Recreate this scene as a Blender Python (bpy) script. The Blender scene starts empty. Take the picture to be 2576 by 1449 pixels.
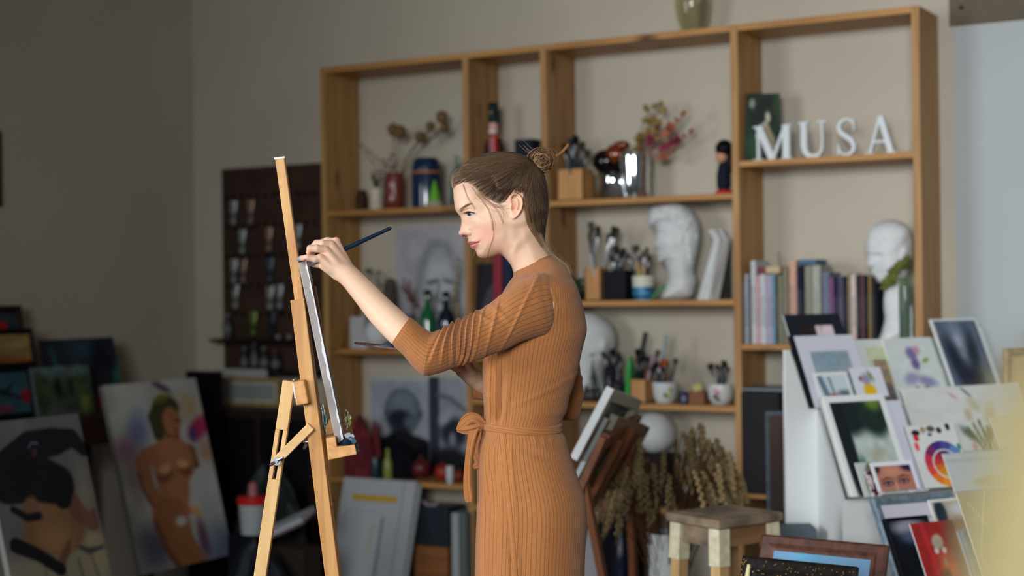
import bpy, math, random
import numpy as np
from mathutils import Vector, Matrix
rnd = random.Random(7)
nrng = np.random.RandomState(5)
COLL = bpy.context.scene.collection
PI = math.pi
# ------------------------------------------------------------------ camera
FPX = 3892.0; PSI = 0.5315; ROLL = 0.0132
CAM = np.array([0.0, 0.0, 1.4])
UPV = np.array([0, 0, 1.0])
FW = np.array([-math.sin(PSI), math.cos(PSI), 0.0])
RT = np.array([math.cos(PSI), math.sin(PSI), 0.0])
RC = math.cos(ROLL) * RT - math.sin(ROLL) * UPV
UC = math.cos(ROLL) * UPV + math.sin(ROLL) * RT
FOCUS = 3.304
def ray(px, py):
    return FW + RC * (px - 1288.0) / FPX + UC * (724.5 - py) / FPX
def at_depth(px, py, d):
    return CAM + ray(px, py) * d
def on_plane(px, py, p0, n):
    r = ray(px, py); n = np.array(n, float)
    t = np.dot(np.array(p0, float) - CAM, n) / np.dot(r, n)
    return CAM + r * t
def on_y(px, py, y): return on_plane(px, py, (0, y, 0), (0, 1, 0))
def on_x(px, py, x): return on_plane(px, py, (x, 0, 0), (1, 0, 0))
def on_z(px, py, z): return on_plane(px, py, (0, 0, z), (0, 0, 1))
cd = bpy.data.cameras.new('camera'); cam = bpy.data.objects.new('camera', cd); COLL.objects.link(cam)
cd.sensor_fit = 'HORIZONTAL'; cd.sensor_width = 36.0; cd.lens = 36.0 * FPX / 2576.0
M = Matrix.Identity(4)
for i in range(3):
    M[i][0] = RC[i]; M[i][1] = UC[i]; M[i][2] = -FW[i]; M[i][3] = CAM[i]
cam.matrix_world = M
cd.clip_start = 0.05
cd.dof.use_dof = True; cd.dof.focus_distance = 3.25; cd.dof.aperture_fstop = 2.3
bpy.context.scene.camera = cam
# ------------------------------------------------------------------ colour & materials
def lin(c):
    c = np.asarray(c, float)
    return np.where(c <= 0.04045, c / 12.92, ((c + 0.055) / 1.055) ** 2.4)
def C8(r, g, b): return tuple(float(x) for x in lin(np.array([r, g, b]) / 255.0)) + (1.0,)
_mats = {}
def mat(name, rgb, rough=0.6, metal=0.0, spec=0.4, noise=0.0, nscale=12.0, bump=0.0, bscale=60.0, **kw):
    key = (name, rgb, rough, metal, noise, bump, nscale, bscale, str(kw))
    if key in _mats: return _mats[key]
    if max(rgb) < 70 and rough > .3 and metal == 0: spec = .12
    m = bpy.data.materials.new(name); m.use_nodes = True
    nt = m.node_tree; b = nt.nodes['Principled BSDF']
    b.inputs['Base Color'].default_value = C8(*rgb)
    b.inputs['Roughness'].default_value = rough; b.inputs['Metallic'].default_value = metal
    b.inputs['Specular IOR Level'].default_value = spec
    for k, v in kw.items():
        b.inputs[k.replace('_', ' ')].default_value = v
    if noise or bump:
        tc = nt.nodes.new('ShaderNodeTexCoord')
    if noise:
        n = nt.nodes.new('ShaderNodeTexNoise'); n.inputs['Scale'].default_value = nscale; n.inputs['Detail'].default_value = 4
        nt.links.new(tc.outputs['Object'], n.inputs['Vector'])
        r = nt.nodes.new('ShaderNodeValToRGB')
        r.color_ramp.elements[0].position = 0.3; r.color_ramp.elements[1].position = 0.7
        r.color_ramp.elements[0].color = C8(*[max(0, c * (1 - noise)) for c in rgb])
        r.color_ramp.elements[1].color = C8(*[min(255, c * (1 + noise * .6)) for c in rgb])
        nt.links.new(n.outputs['Fac'], r.inputs['Fac']); nt.links.new(r.outputs['Color'], b.inputs['Base Color'])
    if bump:
        n = nt.nodes.new('ShaderNodeTexNoise'); n.inputs['Scale'].default_value = bscale; n.inputs['Detail'].default_value = 3
        nt.links.new(tc.outputs['Object'], n.inputs['Vector'])
        bp = nt.nodes.new('ShaderNodeBump'); bp.inputs['Strength'].default_value = bump; bp.inputs['Distance'].default_value = 0.004
        nt.links.new(n.outputs['Fac'], bp.inputs['Height']); nt.links.new(bp.outputs['Normal'], b.inputs['Normal'])
    _mats[key] = m
    return m
def wood(name, c1, c2, axis='Z', scale=1.0, rough=0.55, knots=True, knotcol=(70, 42, 22)):
    key = ('wood', name, c1, c2, axis, scale)
    if key in _mats: return _mats[key]
    m = bpy.data.materials.new(name); m.use_nodes = True
    nt = m.node_tree; b = nt.nodes['Principled BSDF']; b.inputs['Roughness'].default_value = rough
    b.inputs['Specular IOR Level'].default_value = 0.3
    tc = nt.nodes.new('ShaderNodeTexCoord'); mp = nt.nodes.new('ShaderNodeMapping')
    s = [14 * scale] * 3; s['XYZ'.index(axis)] = 0.9 * scale
    mp.inputs['Scale'].default_value = s
    nt.links.new(tc.outputs['Object'], mp.inputs['Vector'])
    n = nt.nodes.new('ShaderNodeTexNoise'); n.inputs['Scale'].default_value = 2.2; n.inputs['Detail'].default_value = 6; n.inputs['Distortion'].default_value = 0.6
    nt.links.new(mp.outputs['Vector'], n.inputs['Vector'])
    r = nt.nodes.new('ShaderNodeValToRGB'); r.color_ramp.elements[0].position = 0.3; r.color_ramp.elements[1].position = 0.7
    r.color_ramp.elements[0].color = C8(*c1); r.color_ramp.elements[1].color = C8(*c2)
    nt.links.new(n.outputs['Fac'], r.inputs['Fac'])
    out = r.outputs['Color']
    if knots:
        mp2 = nt.nodes.new('ShaderNodeMapping'); s2 = [7 * scale] * 3; s2['XYZ'.index(axis)] = 2.6 * scale; mp2.inputs['Scale'].default_value = s2
        nt.links.new(tc.outputs['Object'], mp2.inputs['Vector'])
        v = nt.nodes.new('ShaderNodeTexVoronoi'); v.inputs['Scale'].default_value = 1.0
        nt.links.new(mp2.outputs['Vector'], v.inputs['Vector'])
        r2 = nt.nodes.new('ShaderNodeValToRGB'); r2.color_ramp.elements[0].position = 0.05; r2.color_ramp.elements[1].position = 0.17
        r2.color_ramp.elements[0].color = (1, 1, 1, 1); r2.color_ramp.elements[1].color = (0, 0, 0, 1)
        nt.links.new(v.outputs['Distance'], r2.inputs['Fac'])
        mx = nt.nodes.new('ShaderNodeMix'); mx.data_type = 'RGBA'
        nt.links.new(r2.outputs['Color'], mx.inputs['Factor']); nt.links.new(out, mx.inputs['A']); mx.inputs['B'].default_value = C8(*knotcol)
        out = mx.outputs['Result']
    nt.links.new(out, b.inputs['Base Color'])
    _mats[key] = m
    return m
def vmat(name, rough=0.6, spec=0.3, bump=0.0, bscale=300.0, sss=0.0):
    key = ('v', name, rough, bump, sss)
    if key in _mats: return _mats[key]
    m = bpy.data.materials.new(name); m.use_nodes = True
    nt = m.node_tree; b = nt.nodes['Principled BSDF']
    a = nt.nodes.new('ShaderNodeAttribute'); a.attribute_name = 'Col'
    nt.links.new(a.outputs['Color'], b.inputs['Base Color'])
    b.inputs['Roughness'].default_value = rough; b.inputs['Specular IOR Level'].default_value = spec
    if sss:
        b.inputs['Subsurface Weight'].default_value = sss; b.inputs['Subsurface Radius'].default_value = (1.0, 0.35, 0.2); b.inputs['Subsurface Scale'].default_value = 0.006
    if bump:
        tc = nt.nodes.new('ShaderNodeTexCoord'); n = nt.nodes.new('ShaderNodeTexNoise'); n.inputs['Scale'].default_value = bscale
        nt.links.new(tc.outputs['Object'], n.inputs['Vector'])
        bp = nt.nodes.new('ShaderNodeBump'); bp.inputs['Strength'].default_value = bump; bp.inputs['Distance'].default_value = 0.001
        nt.links.new(n.outputs['Fac'], bp.inputs['Height']); nt.links.new(bp.outputs['Normal'], b.inputs['Normal'])
    _mats[key] = m
    return m
def glass(name, rgb, rough=0.03, alpha=0.35):
    key = ('glass', name, rgb)
    if key in _mats: return _mats[key]
    m = bpy.data.materials.new(name); m.use_nodes = True
    nt = m.node_tree; b = nt.nodes['Principled BSDF']
    b.inputs['Base Color'].default_value = C8(*rgb); b.inputs['Roughness'].default_value = rough
    b.inputs['Transmission Weight'].default_value = 0.92; b.inputs['IOR'].default_value = 1.3
    _mats[key] = m
    return m
# ------------------------------------------------------------------ geometry store
class G:
    def __init__(s): s.v = []; s.f = []; s.uv = None; s.col = None
    def add(s, vs, fs):
        o = len(s.v); s.v.extend([tuple(map(float, p)) for p in vs]); s.f.extend([tuple(i + o for i in f) for f in fs]); return s
    def box(s, x0, y0, z0, x1, y1, z1):
        return s.add([(x0,y0,z0),(x1,y0,z0),(x1,y1,z0),(x0,y1,z0),(x0,y0,z1),(x1,y0,z1),(x1,y1,z1),(x0,y1,z1)],
                     [(0,3,2,1),(4,5,6,7),(0,1,5,4),(1,2,6,5),(2,3,7,6),(3,0,4,7)])
    def cbox(s, cx, cy, z0, w, d, h): return s.box(cx-w/2, cy-d/2, z0, cx+w/2, cy+d/2, z0+h)
    def hexa(s, p):   # 8 points bottom ring 4, top ring 4
        return s.add(p, [(0,3,2,1),(4,5,6,7),(0,1,5,4),(1,2,6,5),(2,3,7,6),(3,0,4,7)])
    def slab(s, o, a, b, n, t):   # o corner, a & b edge vectors, n unit normal, t thickness (behind = -n)
        o, a, b, n = [np.array(q, float) for q in (o, a, b, n)]
        q = [o, o+a, o+a+b, o+b]
        return s.hexa([*(x - n*t for x in q), *q])
    def bar(s, p, q, w, d, ref=None):  # rectangular bar p->q, w along ref side, d along other
        p = np.array(p, float); q = np.array(q, float); ax = q-p; ax /= np.linalg.norm(ax)
        ref = np.array((0, 0, 1.) if ref is None else ref, float)
        u = ref - ax*np.dot(ref, ax)
        if np.linalg.norm(u) < 1e-6: u = np.array([1., 0, 0]) - ax*ax[0]
        u /= np.linalg.norm(u); v = np.cross(ax, u)
        c = [(-1,-1),(1,-1),(1,1),(-1,1)]
        return s.hexa([p+u*w/2*i+v*d/2*j for i, j in c] + [q+u*w/2*i+v*d/2*j for i, j in c])
    def rings(s, R, close=True, cap0=True, cap1=True):
        n = len(R[0]); vs = [p for r in R for p in r]; fs = []
        for i in range(len(R)-1):
            for j in range(n if close else n-1):
                k = (j+1) % n
                fs.append((i*n+j, i*n+k, (i+1)*n+k, (i+1)*n+j))
        if cap0: fs.append(tuple(reversed(range(n))))
        if cap1: fs.append(tuple((len(R)-1)*n+j for j in range(n)))
        return s.add(vs, fs)
    def lathe(s, prof, n=24, c=(0, 0, 0), cap0=True, cap1=True, sx=1, sy=1, tilt=None):
        R = []
        for r, z in prof:
            ring = [np.array((max(r, 1e-4)*sx*math.cos(2*PI*j/n), max(r, 1e-4)*sy*math.sin(2*PI*j/n), z)) for j in range(n)]
            R.append(ring)
        if tilt is not None: R = [[tilt @ p for p in r] for r in R]
        R = [[p + np.array(c) for p in r] for r in R]
        return s.rings(R, True, cap0, cap1)
    def tube(s, pts, rad, n=8, cap=True):
        pts = [np.array(p, float) for p in pts]
        if not hasattr(rad, '__len__'): rad = [rad]*len(pts)
        R = []; prev = None
        for i, p in enumerate(pts):
            t = pts[min(i+1, len(pts)-1)] - pts[max(i-1, 0)]; t = t/(np.linalg.norm(t)+1e-12)
            if prev is None:
                u = np.cross(t, (0, 0, 1.) if abs(t[2]) < .9 else (1., 0, 0))
            else: u = prev - t*np.dot(prev, t)
            u /= np.linalg.norm(u)+1e-12; prev = u; v = np.cross(t, u)
            R.append([p + rad[i]*(math.cos(2*PI*j/n)*u + math.sin(2*PI*j/n)*v) for j in range(n)])
        return s.rings(R, True, cap, cap)
    def ball(s, c, r, n=14, m=9, sx=1, sy=1, sz=1):
        prof = [(r*math.sin(PI*i/m), -r*math.cos(PI*i/m)) for i in range(m+1)]
        R = [[np.array((q*sx*math.cos(2*PI*j/n), q*sy*math.sin(2*PI*j/n), z*sz)) + np.array(c) for j in range(n)] for q, z in [(max(a, 1e-4), b) for a, b in prof]]
        return s.rings(R)
def obj(name, g, m, parent=None, loc=None, smooth=None, rot=None, mw=None, bevel=0.0):
    me = bpy.data.meshes.new(name)
    me.from_pydata(g.v, [], g.f)
    if g.col is not None:
        a = me.color_attributes.new('Col', 'FLOAT_COLOR', 'POINT')
        c = np.ones((len(g.v), 4), np.float32); c[:, :3] = g.col
        a.data.foreach_set('color', c.ravel())
    if g.uv is not None:
        uvl = me.uv_layers.new(name='UVMap')
        li = np.zeros(len(me.loops), np.int32); me.loops.foreach_get('vertex_index', li)
        uvl.data.foreach_set('uv', np.asarray(g.uv, np.float32)[li].ravel())
    me.materials.append(m)
    if smooth is None: smooth = len(g.v) > 60
    if smooth:
        me.polygons.foreach_set('use_smooth', [True]*len(me.polygons))
        try: me.set_sharp_from_angle(angle=0.7)
        except Exception: pass
    me.update()
    o = bpy.data.objects.new(name, me); COLL.objects.link(o)
    if parent is not None: o.parent = parent
    if loc is not None: o.location = [float(x) for x in loc]
    if rot is not None: o.rotation_euler = rot
    if mw is not None: o.matrix_basis = mw
    if bevel:
        b = o.modifiers.new('bevel', 'BEVEL'); b.width = bevel; b.segments = 2; b.limit_method = 'ANGLE'
    return o
def tag(o, label=None, cat=None, group=None, kind=None):
    if label: o['label'] = label
    if cat: o['category'] = cat
    if group: o['group'] = group
    if kind: o['kind'] = kind
    return o
def thing(name, label, cat, loc=(0, 0, 0), rotz=0.0, group=None, mw=None):
    o = bpy.data.objects.new(name, None); COLL.objects.link(o); o.empty_display_size = 0.05
    if mw is not None: o.matrix_basis = mw
    else: o.location = [float(x) for x in loc]; o.rotation_euler = (0, 0, rotz)
    return tag(o, label, cat, group)
def struct(name, g, m, **k):
    o = obj(name, g, m, **k); o['kind'] = 'structure'; return o
def frame_mw(o, ex, ey, ez):
    m = Matrix.Identity(4)
    for i in range(3): m[i][0] = float(ex[i]); m[i][1] = float(ey[i]); m[i][2] = float(ez[i]); m[i][3] = float(o[i])
    return m
# painting surface: grid in local x (0..w), z (0..h), facing -y ; painter(u,v)->rgb 0..1 (v up)
def canvas_grid(w, h, painter, nx=56, ny=None, y=0.0):
    ny = ny or max(8, int(nx*h/w))
    u, v = np.meshgrid(np.linspace(0, 1, nx), np.linspace(0, 1, ny))
    g = G(); P = np.stack([u*w, np.full_like(u, y), v*h], -1).reshape(-1, 3)
    g.v = [tuple(p) for p in P.tolist()]
    idx = np.arange(nx*ny).reshape(ny, nx)
    q = np.stack([idx[:-1, :-1], idx[:-1, 1:], idx[1:, 1:], idx[1:, :-1]], -1).reshape(-1, 4)
    g.f = [tuple(t) for t in q.tolist()]
    rgb = np.clip(painter(u, v), 0, 1)
    g.col = lin(rgb).reshape(-1, 3)
    return g
def base(u, rgb): return np.ones(u.shape+(3,))*np.array(rgb)/255.0
def mixc(img, mask, rgb):
    return img*(1-mask[..., None]) + mask[..., None]*np.array(rgb)/255.0
def sm(x, a, b):
    t = np.clip((x-a)/(b-a), 0, 1); return t*t*(3-2*t)
def blob(img, u, v, cx, cy, rx, ry, rgb, ang=0, soft=0.35, k=1.0, asp=1.0):
    dx = (u-cx); dy = (v-cy)*asp; c, s = math.cos(ang), math.sin(ang)
    d = np.sqrt(((dx*c+dy*s)/rx)**2 + ((-dx*s+dy*c)/ry)**2)
    return mixc(img, k*(1-sm(d, 1-soft, 1+soft*.3)), rgb)
def stroke(img, u, v, pts, rad, rgb, asp=1.0, soft=0.4, k=1.0):
    if not hasattr(rad, '__len__'): rad = [rad]*len(pts)
    best = np.full(u.shape, 9.0)
    for (x0, y0), (x1, y1), r0, r1 in zip(pts[:-1], pts[1:], rad[:-1], rad[1:]):
        ax, ay = x1-x0, (y1-y0)*asp
        t = np.clip(((u-x0)*ax+(v-y0)*asp*ay)/(ax*ax+ay*ay+1e-9), 0, 1)
        d = np.hypot(u-x0-t*ax, (v-y0)*asp-t*ay)/(r0+(r1-r0)*t)
        best = np.minimum(best, d)
    return mixc(img, k*(1-sm(best, 1-soft, 1+soft*.3)), rgb)
def vnoise(u, v, sx, sy, seed=0):
    r = np.random.RandomState(seed); n = 24; T = r.rand(n, n)
    x = (u*sx) % (n-1); y = (v*sy) % (n-1); i = x.astype(int); j = y.astype(int); fx = x-i; fy = y-j
    fx = fx*fx*(3-2*fx); fy = fy*fy*(3-2*fy)
    return (T[j, i]*(1-fx)+T[j, i+1]*fx)*(1-fy)+(T[j+1, i]*(1-fx)+T[j+1, i+1]*fx)*fy
def surfnets(F, o, h):
    S = F < 0
    sl = lambda a, b, c, X: X[a:X.shape[0]-1+a, b:X.shape[1]-1+b, c:X.shape[2]-1+c]
    cor = [(a, b, c) for a in (0, 1) for b in (0, 1) for c in (0, 1)]
    cnt = sum(sl(*k, S).astype(np.int8) for k in cor)
    act = (cnt > 0) & (cnt < 8)
    I = np.argwhere(act); n = len(I); idx = np.full(act.shape, -1, np.int64); idx[act] = np.arange(n)
    pos = np.zeros((n, 3)); w = np.zeros(n)
    vals = {k: F[I[:, 0]+k[0], I[:, 1]+k[1], I[:, 2]+k[2]] for k in cor}
    for a in cor:
        for d in range(3):
            if a[d] == 0:
                b = list(a); b[d] = 1; b = tuple(b)
                fa, fb = vals[a], vals[b]; m = (fa < 0) != (fb < 0)
                t = np.where(m, fa/np.where(m, fa-fb, 1), 0)
                p = np.tile(np.array(a, float), (n, 1)); p[:, d] = t
                pos[m] += p[m]; w[m] += 1
    V = (I + pos/w[:, None])*h + np.array(o)
    Q = []
    for d in range(3):
        e = [0, 0, 0]; e[d] = 1
        A = S[:S.shape[0]-e[0], :S.shape[1]-e[1], :S.shape[2]-e[2]]; B = S[e[0]:, e[1]:, e[2]:]
        X = np.argwhere(A != B); d1, d2 = (d+1) % 3, (d+2) % 3
        X = X[(X[:, d1] > 0) & (X[:, d2] > 0) & (X[:, d1] < S.shape[d1]-1) & (X[:, d2] < S.shape[d2]-1)]
        s = A[X[:, 0], X[:, 1], X[:, 2]]
        def cell(o1, o2):
            Y = X.copy(); Y[:, d1] -= o1; Y[:, d2] -= o2; return idx[Y[:, 0], Y[:, 1], Y[:, 2]]
        q = np.stack([cell(1, 1), cell(0, 1), cell(0, 0), cell(1, 0)], 1)
        q[~s] = q[~s][:, ::-1]
        Q.append(q)
    Q = np.concatenate(Q); Q = Q[(Q >= 0).all(1)]
    return V, Q
def gmesh(V, Q, col=None):
    g = G(); g.v = V.tolist(); g.f = [tuple(q) for q in Q.tolist()]; g.col = col
    return g
def relax(V, Q, it=2, lam=0.5):
    V = V.copy()
    E = np.concatenate([Q[:, [0, 1]], Q[:, [1, 2]], Q[:, [2, 3]], Q[:, [3, 0]]]); E = np.concatenate([E, E[:, ::-1]])
    deg = np.bincount(E[:, 0], minlength=len(V)).astype(float)
    for k in range(it):
        for l in (lam, -lam*0.95 if it > 3 else 0):
            if l == 0: continue
            S = np.stack([np.bincount(E[:, 0], weights=V[E[:, 1], i], minlength=len(V)) for i in range(3)], 1)/deg[:, None]
            V = V + l*(S-V)
    return V
# ================================================================== the painter (person)
D0 = 3.304; K = D0/FPX
P0 = at_depth(1330, 724.5, D0); P0[2] = 0.0
def PO(a, y, b):    # pixel-scaled frame at the person's depth (b in the same unit, + = away)
    a = np.asarray(a, float); y = np.asarray(y, float); b = np.asarray(b, float)
    return (CAM - P0) + FW*D0 + RC*((a-1288)*K)[..., None] + UC*((724.5-y)*K)[..., None] + FW*(b*K)[..., None]
def PP(px, py, b): return at_depth(px, py, D0+b) - P0
person = thing('person', 'woman with a hair bun in a long ochre ribbed wrap dress, painting at the easel', 'person', P0)
# ---------- head and neck: side outline inflated into a head
OUT = [(1143,440),(1140,455),(1139.5,470),(1140.5,484),(1141.4,497.6),(1143.5,515.6),(1146.2,528),(1152,537.5),(1158.3,545),(1160.4,552),(1160.7,560),(1159,571),(1155.5,580),(1153.8,586),(1155.5,591.5),(1161,594.6),(1170,596),(1176.5,599),(1178,604),(1176,609),(1178,612.5),(1182.5,615),(1183.6,619),(1186,624.2),(1191,627),(1196,629),(1197.8,634),(1199.5,640),(1204,646),(1213.9,650.3),(1227.7,649.5),(1241.5,645),(1258,641),(1269,648),(1280,660),(1287,671),(1291,684),(1296,712),(1300,740),(1405,740),(1400,690),(1390,655),(1378,628),(1368,606),(1365,585),(1371,560),(1376,530),(1377,498),(1374,464),(1362,432),(1337,403),(1300,388),(1259,385),(1220,390),(1190,402),(1164,419)]
def spline(P, n=6):
    P = np.array(P, float); N = len(P); o = []
    for i in range(N):
        p0, p1, p2, p3 = P[i-1], P[i], P[(i+1) % N], P[(i+2) % N]
        for k in range(n):
            t = k/n
            o.append(.5*((2*p1)+(-p0+p2)*t+(2*p0-5*p1+4*p2-p3)*t*t+(-p0+3*p1-3*p2+p3)*t**3))
    return np.array(o)
def sdist(A, Y, P):
    d = np.full(A.shape, 1e9); ins = np.zeros(A.shape, bool); N = len(P)
    for i in range(N):
        x0, y0 = P[i]; x1, y1 = P[(i+1) % N]; ax, ay = x1-x0, y1-y0
        t = np.clip(((A-x0)*ax+(Y-y0)*ay)/(ax*ax+ay*ay+1e-12), 0, 1)
        d = np.minimum(d, np.hypot(A-x0-t*ax, Y-y0-t*ay))
        c = ((y0 > Y) != (y1 > Y)) & (A < ax*(Y-y0)/(ay+1e-12 if ay == 0 else ay)+x0)
        ins ^= c
    return np.where(ins, d, -d)
def rbf(A, Y, P, s=24.0):
    num = np.zeros(A.shape); den = np.zeros(A.shape)
    for x, y, *v in P:
        w = np.exp(-((A-x)**2+(Y-y)**2)/(2*s*s))+1e-5/(1+((A-x)**2+(Y-y)**2)/1e3); num += w*v[0]; den += w
    return num/den
H1 = 1.05
ga = np.arange(1128, 1412, H1); gy = np.arange(372, 738, H1)
A, Y = np.meshgrid(ga, gy, indexing='ij')
dsil = sdist(A, Y, spline(OUT, 5))
TP = [(1290,450,82),(1340,450,78),(1250,410,80),(1200,430,74),(1165,450,68),(1160,490,62),(1155,515,58),(1200,480,68),(1205,515,64),(1178,530,58),(1185,541,52),(1200,545,58),(1161,550,38),(1165,572,27),(1160,586,20),(1176,588,23),(1190,575,44),(1215,562,64),(1235,575,66),(1212,590,56),(1195,600,42),(1190,612,36),(1208,615,42),(1192,622,32),(1195,634,29),(1210,642,31),(1230,630,46),(1225,610,55),(1250,600,62),(1265,620,58),(1280,590,63),(1280,550,68),(1250,540,69),(1290,520,71),(1320,540,66),(1340,510,72),(1345,570,56),(1300,600,55),(1290,640,50),(1330,630,50),(1340,680,52),(1310,700,52),(1370,690,52),(1360,600,46),(1370,640,48)]
DP = [(1290,450,88),(1200,430,80),(1160,490,58),(1160,560,34),(1160,585,22),(1185,541,46),(1215,565,52),(1190,612,34),(1200,640,34),(1250,600,48),(1340,480,80),(1340,560,52),(1300,640,46),(1350,660,46),(1330,700,46),(1270,640,34)]
T = rbf(A, Y, TP, 13.0); DD = rbf(A, Y, DP, 22.0)
def inflate(d, D): return np.sqrt(np.clip(1-(1-np.clip(d/D, 0, 1))**2, 0, 1))
def gauss(cx, cy, sx, sy, ang=0):
    c, s = math.cos(ang), math.sin(ang); dx, dy = A-cx, Y-cy
    return np.exp(-.5*(((dx*c+dy*s)/sx)**2+((-dx*s+dy*c)/sy)**2))
W = T*inflate(dsil, DD)
def polyd(P): 
    d = np.full(A.shape, 1e9)
    for (x0, y0), (x1, y1) in zip(P[:-1], P[1:]):
        ax, ay = x1-x0, y1-y0; t = np.clip(((A-x0)*ax+(Y-y0)*ay)/(ax*ax+ay*ay), 0, 1)
        d = np.minimum(d, np.hypot(A-x0-t*ax, Y-y0-t*ay))
    return d
def ridge(P, s): return np.exp(-.5*(polyd(P)/s)**2)
inner = sm(dsil, 1.0, 7.0)
W += inner*(3.0*gauss(1168,527,9,5,-.35) - 5.0*gauss(1172,541,9,7) + 2.5*gauss(1215,562,14,9,.2))
W += 2.2*ridge([(1168,536.5),(1176,532.5),(1187,532.5),(1195,537)], 1.7)          # upper lid
W += 1.3*ridge([(1173,545.5),(1182,549),(1192,545.5),(1197,541)], 1.8)            # lower lid
W -= 1.6*ridge([(1170,533),(1178,529),(1189,529.3),(1197,534)], 1.2)              # crease
W += inner*(6.0*gauss(1178.5,588.5,6.5,5.5)) - 2.6*ridge([(1182,579),(1187,584),(1188,590),(1185,595)], 1.6)
W -= 5.0*gauss(1170,594.3,5,1.7,.1)
W += inner*(3.2*gauss(1187,609.3,9,2.8,-.1) + 3.6*gauss(1192,620,8,3.6,-.35)) - 3.4*ridge([(1180,615.4),(1190,614.3),(1200,611.6),(1206.5,610)], 1.25)
W -= 2.2*gauss(1208,610.5,2.6,3.2)
W -= inner*1.8*gauss(1198,629,8,2.5,.2)
W += inner*2.0*gauss(1208,643,9,6)
W += 3.0*ridge([(1305,600),(1290,640),(1290,680)], 6)*sm(Y, 600, 630)             # neck muscle
W -= 2.4*gauss(1278,600,8,20)
# ear
EAR = [(1285,516),(1283,503),(1287,494.5),(1297,491.3),(1307,494.5),(1314.5,505),(1316,518),(1312.5,532),(1306,543),(1298,551.5),(1290,554.5),(1284.5,548),(1285,536)]
dear = sdist(A, Y, spline(EAR+[(1284,526)], 5))
lift = 4+13*np.clip((A-1283)/32, 0, 1)
W = np.where(dear > -3, np.maximum(W, T*inflate(dsil, DD)+lift*sm(dear, -1.6, 1.4)), W)
hel = [(1284,512),(1283.5,503),(1288,495.5),(1297,492.6),(1306,495.8),(1312.7,506),(1314,518),(1310.8,531),(1304.5,541)]
W += sm(dear, -1, .6)*(3.2*ridge(hel, 1.9) - 7.5*gauss(1292,523,4.6,9.5,-.15) - 4.0*ridge([(1290,501),(1298,498.5),(1305,503),(1308,516),(1305,530)], 1.9)
     + 2.4*ridge([(1294,507),(1301,512),(1302,524),(1297,536),(1291,540)], 2.2) + 3.0*gauss(1285.5,527,2.2,4) + 1.5*gauss(1293,547,4.5,4.5))
W = np.where(dsil < 0, np.minimum(dsil*1.5, -0.01), np.maximum(W, 0.3))
def shell(W, extra=None, bmax=104, smooth=2):
    bz = np.arange(-bmax, bmax+H1, H1)
    gx, gyy = np.gradient(W, H1); nrm = np.sqrt(1+np.minimum(gx*gx+gyy*gyy, 9))
    F = ((np.abs(bz)[None, None, :]-W[..., None])/nrm[..., None]).astype(np.float32)
    if extra is not None: F = np.maximum(F, extra[..., None])
    V, Q = surfnets(F, (0, 0, 0), 1.0)
    ijk = V.copy()
    V = np.stack([ga[0]+V[:, 0]*H1, gy[0]+V[:, 1]*H1, bz[0]+V[:, 2]*H1], 1)
    return relax(V, Q, smooth, .5), Q
Vh, Qh = shell(W, smooth=3)
hv_a, hv_y, hv_b = Vh.T
skin = np.array([216, 178, 150.])
col = np.tile(skin, (len(Vh), 1))
def cm(mask, rgb, k=1.0):
    global col
    m = (np.clip(mask, 0, 1)*k)[:, None]; col = col*(1-m)+m*np.array(rgb, float)
def g2(cx, cy, sx, sy, ang=0):
    c, s = math.cos(ang), math.sin(ang); dx, dy = hv_a-cx, hv_y-cy
    return np.exp(-.5*(((dx*c+dy*s)/sx)**2+((-dx*s+dy*c)/sy)**2))
def pd(P):
    d = np.full(len(hv_a), 1e9)
    for (x0, y0), (x1, y1) in zip(P[:-1], P[1:]):
        ax, ay = x1-x0, y1-y0; t = np.clip(((hv_a-x0)*ax+(hv_y-y0)*ay)/(ax*ax+ay*ay), 0, 1)
        d = np.minimum(d, np.hypot(hv_a-x0-t*ax, hv_y-y0-t*ay))
    return d
cm(g2(1228,590,22,18), (226,160,140), .55)
cm(g2(1158,587,8,7), (226,160,146), .5)
cm(sm(-pd(hel), -4, 0), (222,140,116), .6); cm(g2(1293,523,5,10), (176,96,72), .5)
cm(g2(1184,541,13,7), (205,150,135), .45)
cm(1-sm(pd([(1177.5,610),(1186,609.5),(1195,610.2),(1204,611)]), 1.6, 3.0), (196,112,112), .9)
cm(1-sm(pd([(1184.5,619.5),(1190,619),(1197,615.5),(1202,612.8)]), 3.0, 4.6)*1.0, (218,120,128), .92)
cm(1-sm(pd([(1180,615.2),(1190,614.2),(1200,611.6),(1206,610)]), .6, 1.7), (120,52,52), .9)
cm(1-sm(pd([(1165,593.6),(1175,594.6)]), 1.0, 2.6), (140,70,60), .8)
cm(1-sm(pd([(1159.5,531),(1166,526),(1174,520),(1181,517)]), 1.6, 4.6), (134,100,84), .72)      # brow
cm(1-sm(pd([(1181,517),(1188,516.5)]), .8, 2.4), (130,98,80), .6)
cm(g2(1200,470,28,16), (150,118,104), .55)                                        # scalp under thin hair
V3 = PO(hv_a, hv_y, hv_b)
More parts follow.
